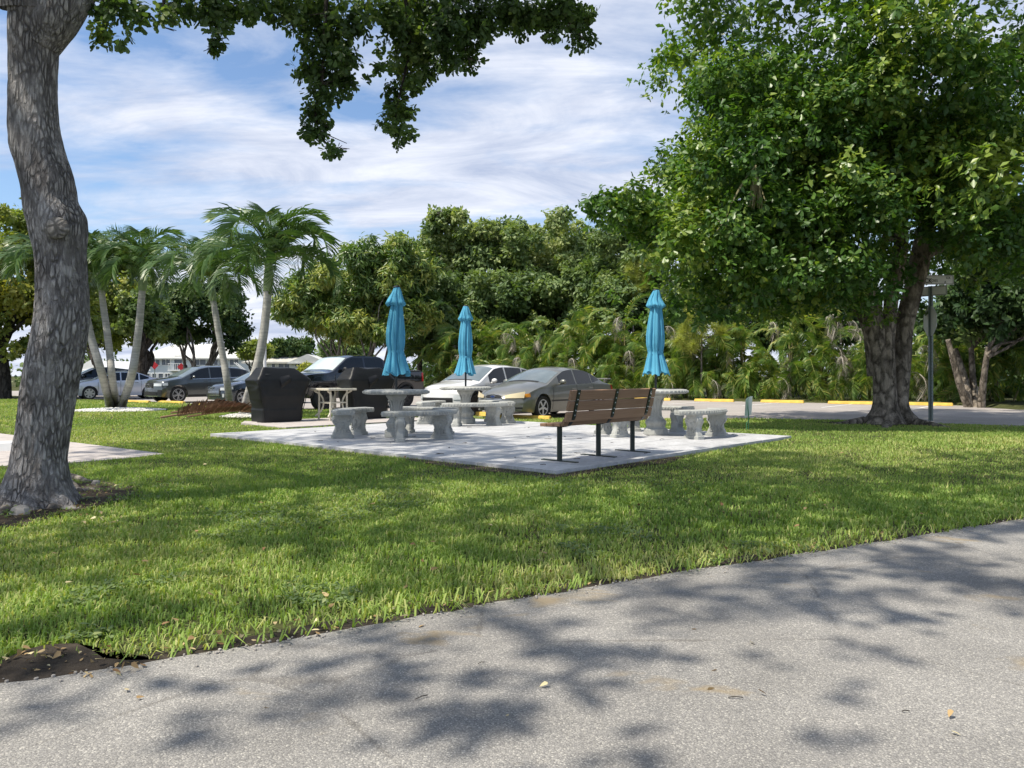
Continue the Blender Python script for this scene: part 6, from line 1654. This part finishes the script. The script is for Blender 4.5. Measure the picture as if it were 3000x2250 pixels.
# ------------------------------------------------------------------ palm hedge behind the lot
hed = Vector((0.85, -0.53)).normalized()
places = ['behind the bed of the black pickup', 'behind the rear blue umbrella', 'behind the windscreen of the white car', 'behind the roof of the white car', 'behind the windscreen of the tan sedan', 'behind the roof of the tan sedan', 'behind the boot of the tan sedan', 'left of the right blue umbrella', 'behind the right blue umbrella', 'right of the right blue umbrella', 'below the pale green pine tufts', 'behind the yard sign', 'right of the yard sign', 'with dry grey fronds, left of the broad trunk', 'just left of the broad trunk', 'behind the broad trunk', 'behind the street sign post', 'dark one right of the street sign post']
for k in range(18):
    s = k * 1.58; p = Vector((-4.6, 45.9, 0)) + Vector((hed.x, hed.y, 0)) * s * 1.06 + Vector((.75, 1.2, 0)) + Vector((RND.uniform(-.2, .2), RND.uniform(-.2, .3), 0))
    p.z = -.14
    h = 5.3 - .07 * k + RND.uniform(-.5, .5)
    areca('tall areca palm ' + places[k], p, h, 40, 300 + k, dead={9: 2, 13: 9, 14: 3}.get(k, 1))
for k in range(11):
    s = 1.2 + k * 2.45; p = Vector((-4.6, 45.9, -.14)) + Vector((hed.x, hed.y, 0)) * s * 1.06 + Vector((.25, .40, 0))
    areca('low front areca palm ' + places[min(17, int(s / 1.58))], p, RND.uniform(2.2, 3.0), 24, 350 + k, dead=1, group='low front palms of the hedge')

# ------------------------------------------------------------------ trees of the background
rs0 = np.random.default_rng(77)
def bgtree(label, poly, Y, dY, r, nb, nleaf, size, leaf, bark, seed, base_px, trunk_h, tr, **k):
    rs = np.random.default_rng(seed)
    b = blobs_px(poly, Y, dY, r, nb, rs)
    bp = P(base_px, HOR, Y); bp.z = gz(bp.x, min(bp.y, 200)) if Y > 20 else -.1
    tree(k.pop('name', 'broadleaf_tree'), label, bp, trunk_h, tr, b, nleaf, size, leaf, bark, seed, group=None, **k)
bgtree('tall yellow green tree behind the oak trunk at the far left edge', [(-200, 1060), (-260, 800), (-120, 590), (20, 555), (90, 600), (150, 680), (230, 690), (265, 760), (270, 880), (250, 1000), (180, 1060), (60, 1050)], 38, 3.0, 1.0, 80, 30000, .26, 'yelleaf', 'darkbark', 41, 10, 3.2, .34, tint=(.42, .24))
bgtree('olive green tree with a dark leaning trunk behind the three palm stems', [(190, 1010), (200, 860), (240, 740), (300, 700), (380, 720), (430, 800), (470, 880), (455, 980), (400, 1030), (300, 1030)], 50, 2.6, 1.0, 46, 16000, .30, 'yelleaf', 'darkbark', 42, 362, 2.6, .48, tint=(.30, .2), stems=2, spread=1.2)
bgtree('dark trunked tree just right of the three palm stems', [(370, 1000), (380, 880), (420, 830), (470, 850), (480, 930), (460, 990)], 47, 1.8, .8, 22, 7000, .28, 'midleaf', 'darkbark', 43, 412, 3.0, .40, tint=(.35, .2))
bgtree('spreading tree with visible forked limbs over the grey sport utility vehicle', [(420, 985), (425, 900), (470, 840), (540, 800), (630, 795), (690, 830), (722, 900), (712, 985), (715, 1050), (690, 1075), (660, 1030), (600, 1000), (540, 1010), (470, 1010)], 58, 2.4, 1.0, 62, 21000, .33, 'darkleaf', 'greybark', 44, 560, 2.2, .42, stems=3, spread=1.0, tint=(.55, .28), limbs=14)
bgtree('small rounded yellow green tree in the distance behind the tall palm trunk', [(715, 1050), (718, 1010), (745, 995), (785, 1000), (795, 1045)], 95, 3, 1.1, 16, 4500, .5, 'yelleaf', 'darkbark', 45, 750, 1.5, .3, tint=(.45, .2))
bgtree('distant dark tree behind the gable house', [(785, 1050), (800, 1010), (850, 985), (900, 990), (930, 1020), (940, 1055)], 110, 4, 1.4, 22, 5500, .55, 'darkleaf', 'darkbark', 46, 860, 1.5, .4, tint=(.45, .2))
bgtree('distant grey green tree between the gable house and the umbrella tree', [(920, 1060), (930, 1010), (990, 990), (1060, 1000), (1100, 1040), (1080, 1065)], 105, 4, 1.4, 22, 5500, .55, 'midleaf', 'darkbark', 47, 1000, 1.5, .4, tint=(.3, .2))
bgtree('dense understorey tree filling the gap under the big sprawling tree', [(1160, 1070), (1170, 900), (1230, 800), (1400, 790), (1600, 790), (1760, 800), (1900, 840), (2010, 900), (2020, 1040), (1900, 1070)], 50, 2.5, 1.1, 130, 26000, .34, 'midleaf', 'darkbark', 60, 1600, 2.0, .2, tint=(.22, .22), limbs=6)
bgtree('leafy green tree behind the umbrella tree, between it and the big sprawling tree', [(1100, 900), (1110, 740), (1180, 680), (1260, 690), (1330, 760), (1340, 960), (1200, 980)], 56, 2.5, 1.0, 60, 14000, .32, 'midleaf', 'darkbark', 61, 1230, 3.0, .25, tint=(.4, .24), limbs=6)
bgtree('low yellowish shrub in front of the gable house', [(868, 1096), (872, 1072), (895, 1062), (922, 1070), (928, 1096)], 80, 1.0, .5, 12, 1500, .35, 'yelleaf', 'darkbark', 62, 898, .5, .06, name='shrub', cat='shrub', limbs=4, tint=(.6, .2))
# umbrella tree with whorled leaves
bgtree('umbrella tree with drooping whorled leaves behind the pickup', [(800, 880), (830, 820), (900, 790), (960, 740), (1030, 710), (1110, 695), (1180, 690), (1240, 720), (1290, 760), (1300, 900), (1270, 980), (1180, 1000), (1100, 1010), (1010, 1000), (930, 985), (860, 970), (815, 935)], 46, 2.8, .9, 140, 40000, .40, 'umbleaf', 'greybark', 48, 1060, 2.0, .30, tpl='long', rosette=9, droop=.75, stems=5, spread=1.7, tint=(.42, .28), name='umbrella_tree', limbs=16, shell=.5)
bgtree('big sprawling tree with bare grey twigs rising over the hedge in the middle', [(1240, 960), (1215, 860), (1225, 730), (1260, 640), (1330, 612), (1400, 660), (1500, 640), (1590, 655), (1650, 640), (1740, 660), (1800, 720), (1860, 780), (1900, 880), (1860, 960), (1700, 975), (1500, 960), (1350, 975)], 54, 4.5, .85, 330, 56000, .33, 'midleaf', 'darkbark', 49, 1560, 4.2, .42, stems=4, spread=2.0, twigs=150, twig_mat='greybark', tint=(.40, .26), limbs=26, shell=.4)
bgtree('dark glossy tree behind the right blue umbrella', [(1690, 980), (1680, 800), (1720, 690), (1800, 640), (1900, 650), (2000, 680), (2080, 800), (2100, 930), (2000, 980), (1880, 990)], 47, 3, .9, 90, 20000, .30, 'midleaf', 'darkbark', 50, 1930, 3.0, .3, tint=(.30, .22))
bgtree('dense dark tree rising behind the hedge left of the broad trunk', [(2080, 1000), (2090, 820), (2200, 700), (2400, 700), (2520, 800), (2540, 960), (2450, 1030), (2250, 1040)], 42, 3, 1.2, 55, 15000, .34, 'darkleaf', 'darkbark', 51, 2320, 3.0, .35, tint=(.45, .25))
bgtree('shaded tree with several pale bare stems at the right, beyond the sign post', [(2720, 1000), (2740, 900), (2760, 760), (2900, 700), (3080, 740), (3200, 860), (3180, 1010), (3060, 1030), (2960, 985), (2860, 1010)], 29, 2.4, .9, 60, 15000, .26, 'darkleaf', 'figbark', 52, 2860, 2.6, .26, stems=4, spread=1.3, tint=(.40, .24))
bgtree('dark tree closing the view behind the stems at the right edge', [(2700, 1130), (2710, 900), (2800, 760), (3000, 720), (3300, 800), (3350, 1000), (3200, 1090), (3020, 1060), (2930, 1130)], 37, 2.5, 1.2, 70, 15000, .36, 'darkleaf', 'darkbark', 53, 2790, 2.0, .3, tint=(.4, .25))
bgtree('flowering garden shrub low at the right edge beyond the grass', [(2890, 1180), (2900, 1130), (2960, 1115), (3050, 1120), (3150, 1130), (3160, 1180)], 40, 1.5, .6, 22, 5000, .18, 'midleaf', 'darkbark', 54, 3000, .4, .06, name='shrub', cat='shrub', limbs=5)
# young pine poking out of the hedge
def pine(label, px, base_y, Y, tufts, seed):
    rs = np.random.default_rng(seed); rr = random.Random(seed); b = P(px, HOR, Y); b.z = -.15
    t = thing('young_pine', label, 'pine tree', b, 0, 'young yellow green pines in the hedge'); mb = MB(); pos, ax = [], []
    T = [P(a, c, Y + rr.uniform(-.5, .3)) - b for a, c in tufts]; topz = max(q.z for q in T)
    mb.tube([(0, 0, 0), (rr.uniform(-.1, .1), 0, topz * .5), (rr.uniform(-.1, .1), 0, topz)], [.05, .04, .02], 7)
    for q in T:
        limb(mb, Vector((0, 0, max(.5, q.z - .5))), q, .03, .012, 5, rs=rr)
        for k in range(4):
            c = np.array(q) + rs.normal(0, .16, 3); d = unit(rs.normal(0, 1, (210, 3)) + np.array([0, -.15, .5])); pos.append(np.repeat(c[None], 210, 0)); ax.append(d)
    mb.build('trunk', MAT['greybark'], t, smooth=60)
    pos, ax = np.concatenate(pos), np.concatenate(ax); n = len(pos)
    V, F = leaves_at(pos, ax, rs.normal(0, 1, (n, 3)), .42 * rs.uniform(.7, 1.2, n), 'needle')
    o = obj_np('needles', V, F, MAT['pine'], t, tint=np.repeat(np.clip(rs.normal(.5, .25, n), 0, 1), 3)); o['kind'] = 'stuff'
pine('taller young pine with pale tufts right of the right blue umbrella', 2055, 1170, 36.6, [(2000, 1000), (1995, 970), (2040, 985), (2035, 940), (2075, 950), (2060, 905), (2100, 900), (2110, 865), (2150, 960), (2120, 970), (2020, 1025), (2090, 1000), (2085, 880), (2010, 930)], 6)
pine('smaller young pine with pale tufts above left of the right blue umbrella', 1855, 1000, 44.0, [(1845, 815), (1855, 790), (1870, 810), (1880, 770), (1840, 840), (1885, 830), (1865, 850)], 7)
# far wood closing the horizon
def far_wood():
    rs = np.random.default_rng(90); B = []
    for k in range(230):
        a = rs.uniform(-1.15, 1.15); d = rs.uniform(150, 230); h = rs.uniform(2, 6.5)
        B.append((math.sin(a) * d, math.cos(a) * d, -1.3 + h * .5, h * .75))
    o = foliage('far_wood', B, 26000, 1.3, MAT['darkleaf'], None, rs, 'dia', 5, tint=(.5, .25))
    tag(o, 'far off belt of dark trees along the horizon', 'woodland', kind='stuff')
far_wood()

# ------------------------------------------------------------------ signs and posts
def text(body, size, mat, parent, loc, rot, name='lettering', stretch=1.0, bold=0.0):
    cu = bpy.data.curves.new(name, 'FONT'); cu.body = body; cu.size = size; cu.extrude = .001; cu.offset = bold
    cu.materials.append(mat); to = bpy.data.objects.new('lettering_source', cu); me = bpy.data.meshes.new_from_object(to); bpy.data.objects.remove(to)
    o = link(bpy.data.objects.new(name, me), parent); o.location = loc; o.rotation_euler = rot; o.scale = (stretch, 1, 1)
    return o
def street_sign():
    Y = 19.4; b = P(2728, HOR, Y); b.z = -.12
    t = thing('street_sign', 'street sign post with white name blades and stop sign back, beside the broad trunk', 'street sign', b, 0)
    z = lambda py: CAMH - (py - HOR) / FOC * Y - b.z
    x = lambda px: (px - PCX) / FOC * Y - b.x
    top = z(838)
    p = MB(); p.box((0, 0, top / 2), (.012, .055, top)); p.box((-.034, .02, top / 2), (.056, .008, top)); p.box((.034, .02, top / 2), (.056, .008, top))
    p.build('post', MAT['galv'], t)
    hl = MB()
    for k in range(40): hl.box((0, -.029, .3 + k * .08), (.010, .003, .02))
    hl.build('post_holes', MAT['letter'], t)
    # octagonal stop sign seen from behind, turned almost edge on
    oc = MB(); R_ = .405; zc_ = z(943)
    vs = [(R_ * math.cos(math.pi / 8 + k * math.pi / 4), q, R_ * math.sin(math.pi / 8 + k * math.pi / 4)) for q in (-.006, .006) for k in range(8)]
    oc.add(vs, [tuple(range(8)), tuple(range(15, 7, -1))] + [(k, (k + 1) % 8, 8 + (k + 1) % 8, 8 + k) for k in range(8)])
    o = oc.build('stop_sign_back', MAT['alu'], t); o.location = (0, .05, zc_ + .02); o.rotation_euler = (0, 0, math.radians(-96))
    # upper name blade
    x0, x1, z0, z1 = x(2640), x(2794), z(834) , z(806)
    w, h = x1 - x0, z1 - z0; cx, cz = (x0 + x1) / 2, (z0 + z1) / 2
    bl = MB().box((cx, 0, cz), (w, .006, h)).build('name_blade', MAT['signwhite'], t, bevel=.002)
    fr = MB(); e = .018; yy = -.0045
    for c_, s_ in (((cx, yy, z1 - e), (w - 2 * e, .002, .010)), ((cx, yy, z0 + e), (w - 2 * e, .002, .010)), ((x0 + e, yy, cz), (.010, .002, h - 2 * e - .012)), ((x1 - e, yy, cz), (.010, .002, h - 2 * e - .012))): fr.box(c_, s_)
    fr.build('blade_border', MAT['letter'], bl)
    R90 = (math.pi / 2, 0, 0)
    text('ICK', .165, MAT['letter'], bl, (x(2705), -.008, z(829)), R90, stretch=.80, bold=.003)
    text('CRES', .085, MAT['letter'], bl, (x(2728), -.008, z(825.5)), R90, stretch=.85)
    text('ICK', .085, MAT['letter'], bl, (x(2771), -.008, z(817.5)), R90, stretch=.85)
    text('A', .085, MAT['letter'], bl, (x(2766), -.008, z(829.5)), R90, stretch=.85)
    # lower blade, turned to the crossing street
    l0, l1 = z(867), z(838.5); lw = .62
    lo = MB().box((0, 0, 0), (lw, .006, l1 - l0)).build('name_blade', MAT['signwhite'], t, bevel=.002); lo.location = (.05, -.04, (l0 + l1) / 2); lo.rotation_euler = (0, 0, math.radians(-52))
    f2 = MB(); hh = l1 - l0
    for c_, s_ in (((0, yy, hh / 2 - e), (lw - 2 * e, .002, .012)), ((0, yy, -hh / 2 + e), (lw - 2 * e, .002, .012)), ((-lw / 2 + e, yy, 0), (.012, .002, hh - .06)), ((lw / 2 - e, yy, 0), (.012, .002, hh - .06))): f2.box(c_, s_)
    f2.build('blade_border', MAT['letter'], lo)
street_sign()
def marker(label, px, py, Y):
    b = P(px, HOR, Y); b.z = gz(b.x, b.y)
    t = thing('diamond_marker', label, 'road sign', b, 0, 'red diamond end of road markers'); zc_ = CAMH - (py - HOR) / FOC * Y - b.z
    MB().box((0, .02, zc_ / 2), (.07, .05, zc_)).build('post', MAT['galv'], t)
    o = MB().box((0, 0, 0), (.46, .012, .46)).build('plate', MAT['red'], t, bevel=.01); o.location = (0, -.02, zc_); o.rotation_euler = (0, math.pi / 4, 0)
marker('red diamond marker on a post, the left one, in front of the white condo', 453, 1071, 62)
marker('red diamond marker on a post, the right one, above the sport utility vehicle bonnet', 531, 1075, 62)
def lamp_post():
    Y = 50.0; b = P(1825, HOR, Y); b.z = -.15; t = thing('lamp_post', 'pale grey lamp post with a flat head showing over the palm hedge', 'lamp post', b)
    z = CAMH - (893 - HOR) / FOC * Y - b.z
    MB().tube([(0, 0, 0), (0, 0, z)], [.10, .07], 12).build('pole', MAT['post'], t, smooth=60)
    MB().box((0, 0, z - .55), (.17, .17, .7)).build('bracket', MAT['post'], t, bevel=.02)
    MB().box((-.12, -.1, z + .02), (.62, .36, .09), top=.85).build('lamp_head', MAT['post'], t, bevel=.02)
lamp_post()
def flagpole():
    Y = 38.0; b = P(776, HOR, Y); b.z = -.2; t = thing('white_pole', 'slim white pole standing right behind the tallest feather palm', 'pole', b)
    MB().tube([(0, 0, 0), (0, 0, 3.4), (0, 0, 7.2)], [.085, .07, .05], 12).build('shaft', MAT['white'], t, smooth=60)
    MB().ball((0, 0, 7.24), .08, 10, 8).build('ball', MAT['white'], t, smooth=180)
    MB().lathe([(.18, 0), (.18, .05), (.10, .12), (.09, .2)], 14).build('collar', MAT['white'], t, smooth=40)
flagpole()
def yard_sign():
    b = G(2192, 1262, -.06); t = thing('yard_sign', 'small pale green plastic sheet tied to a thin green stake on the lawn', 'yard sign', b, .5)
    MB().tube(catmull([(0, 0, -.05), (.012, 0, .25), (-.01, 0, .5), (0, .01, .66)], 4), .010, 6).build('stake', MAT['stake'], t, smooth=60)
    MB().tube([(-.05, 0, -.04), (-.045, 0, .15), (0, 0, .20)], .006, 5).build('stake_prong', MAT['stake'], t, smooth=60)
    MB().grid(lambda u, v: (-.10 + .20 * u + .03 * (v - .5), -.014 + .02 * math.sin(2.6 * u), .29 + .36 * v + .06 * (u - .5) + .02 * math.sin(3 * u) * v), 6, 8).build('sheet', MAT['sheet'], t, smooth=180)
    MB().grid(lambda u, v: (-.085 + .05 * u + .03 * (v - .5), -.0185 + .002 * u, .31 + .31 * v), 3, 3).build('sheet_stripe', MAT['sheetgreen'], t)
MAT['stake'] = simple('green_stake', (0.05, 0.22, 0.10), .5)
MAT['sheet'] = simple('pale_sheet', (0.62, 0.68, 0.63), .55, var=.12)
MAT['sheetgreen'] = simple('green_stripe', (0.38, 0.52, 0.42), .55)
yard_sign()
# white block beside the walk at the left edge
sb_ = MB().box((0, 0, .05), (.30, .42, .13), top=.8).build('splash_block', MAT['white'], bevel=.01)
sb_.location = G(8, 1318, -.036); sb_.rotation_euler = (0, 0, .5); tag(sb_, 'white block on the concrete walk at the left edge, beside the oak trunk', 'block')

# ------------------------------------------------------------------ litter
def litter():
    rs = np.random.default_rng(5); n = 0; pos = []
    L = np.array(PATH_EDGE); seg = np.hypot(*(L[1:] - L[:-1]).T); cum = np.concatenate([[0], np.cumsum(seg)])
    while len(pos) < 260:
        s = rs.uniform(2, min(cum[-1], 15)); i = min(np.searchsorted(cum, s, 'right') - 1, len(seg) - 1)
        p = L[i] + (L[i + 1] - L[i]) * ((s - cum[i]) / seg[i]); 
        if rs.uniform() > max(.12, 1 - (s - 6) / 5): continue
        pos.append((p[0] + rs.normal(0, .05), p[1] + abs(rs.normal(0.03, .10)) - .02, -.022 + rs.uniform(0, .012)))
    for k in range(60):                                   # strewn over the bare corner
        px, py = rs.uniform(-60, 420), rs.uniform(1900, 1985); g = G(px, py, -.03); pos.append((g.x, g.y, -.026))
    for k in range(16):
        px, py = rs.uniform(300, 2900), rs.uniform(1750, 2230); g = G(px, py, -.035)
        if inside(PATH, np.array([g.x]), np.array([g.y]))[0]: pos.append((g.x, g.y, -.028))
    for k in range(70):
        px, py = rs.uniform(0, 420), rs.uniform(1430, 1540); g = G(px, py, -.035); pos.append((g.x, g.y, -.026))
    pos = np.array(pos); n = len(pos)
    nr = unit(rs.normal(0, .5, (n, 3)) + np.array([0, 0, 1.0])); ax = unit(np.cross(nr, rs.normal(0, 1, (n, 3))))
    V, F = leaves_at(pos, ax, nr, rs.uniform(.018, .042, n), 'ob')
    o = obj_np('leaf_litter', V, F, MAT['dryleaf'], tint=np.repeat(np.clip(rs.normal(.55, .3, n), 0, 1), 6)); tag(o, 'dry tan leaves strewn along the path edge', 'fallen leaves', kind='stuff')
    rr = random.Random(4); mb = MB()
    for k in range(46):
        p = patio(rr.uniform(.2, 6.2), rr.uniform(.2, 7.4), .006); a = rr.uniform(0, 6.28); l = rr.uniform(.03, .13)
        q = p + Vector((math.cos(a) * l, math.sin(a) * l, .004)); mb.tube([p, p.lerp(q, .5) + Vector((rr.gauss(0, .01), rr.gauss(0, .01), .004)), q], .0035, 4)
        if k % 3 == 0: mb.tube([p.lerp(q, .5), p.lerp(q, .5) + Vector((rr.gauss(0, .04), rr.gauss(0, .04), .003))], .003, 4)
    for k in range(5):
        g = G(rr.uniform(400, 2900), rr.uniform(1760, 2220), -.03); a = rr.uniform(-.6, .6); l = rr.uniform(.015, .05)
        mb.tube([g, g + Vector((math.cos(a) * l * .5, math.sin(a) * l * .5 + .004, .003)), g + Vector((math.cos(a) * l, math.sin(a) * l, .003))], .0018, 4)
    o = mb.build('twigs', MAT['darkbark']); tag(o, 'small dark twigs lying on the white patio and the path', 'twigs', kind='stuff')
    mb = MB()
    for k in range(500):                                   # loose grit along the asphalt edge
        s = rr.uniform(2.5, 14); i = min(int(np.searchsorted(cum, s, 'right')) - 1, len(seg) - 1); p = L[i] + (L[i + 1] - L[i]) * ((s - cum[i]) / seg[i])
        mb.ball((p[0] + rr.gauss(0, .02), p[1] - abs(rr.gauss(0, .05)), -.031), rr.uniform(.003, .009), 5, 3, (1, 1, .7))
    o = mb.build('grit', MAT['rock']); tag(o, 'loose grit along the broken asphalt edge', 'grit', kind='stuff')
litter()
def weeds():
    rs = np.random.default_rng(15); px = rs.uniform(-200, 3100, 60000); py = rs.uniform(1310, 1960, 60000)
    Y = (CAMH + .04) * FOC / (py - HOR); x = (px - PCX) / FOC * Y
    w = vnoise(x, Y, 1.3, 11) * .6 + vnoise(x, Y, 3.7, 12) * .4 + .16 * ((np.hypot(x + 2.6, Y - 6.6) < 1.7) | (np.hypot(x + .3, Y - 7.9) < 1.2))
    k = (w > .72) & ~inside(PATH, x, Y) & ~inside(PATIO, x, Y) & ~inside(WALK, x, Y) & (Y < 11)
    x, Y = x[k][:9000], Y[k][:9000]; n = len(x); z = ground_z(x, Y) + rs.uniform(.012, .045, n)
    nr = unit(rs.normal(0, .35, (n, 3)) + np.array([0, 0, 1.0])); ax = unit(np.cross(nr, rs.normal(0, 1, (n, 3))))
    V, F = leaves_at(np.column_stack([x, Y, z]), ax, nr, rs.uniform(.018, .042, n), 'ob')
    o = obj_np('lawn_weeds', V, F, MAT['midleaf'], tint=np.repeat(np.clip(rs.normal(.35, .2, n), 0, 1), 6)); tag(o, 'broad leafed weeds in patches of the lawn', 'weeds', kind='stuff')
    m = 140; px = rs.uniform(0, 3000, m); py = rs.uniform(1330, 1850, m); Y = (CAMH + .04) * FOC / (py - HOR); x = (px - PCX) / FOC * Y
    k = ~inside(PATH, x, Y) & ~inside(PATIO, x, Y) & ~inside(WALK, x, Y); x, Y = x[k], Y[k]; n = len(x)
    nr = unit(rs.normal(0, .4, (n, 3)) + np.array([0, 0, 1.0])); ax = unit(np.cross(nr, rs.normal(0, 1, (n, 3))))
    V, F = leaves_at(np.column_stack([x, Y, ground_z(x, Y) + .04]), ax, nr, rs.uniform(.025, .05, n), 'ob')
    o = obj_np('fallen_leaves', V, F, MAT['dryleaf'], tint=np.repeat(np.clip(rs.normal(.4, .3, n), 0, 1), 6)); tag(o, 'few dry leaves fallen on the open lawn', 'fallen leaves', kind='stuff')
weeds()
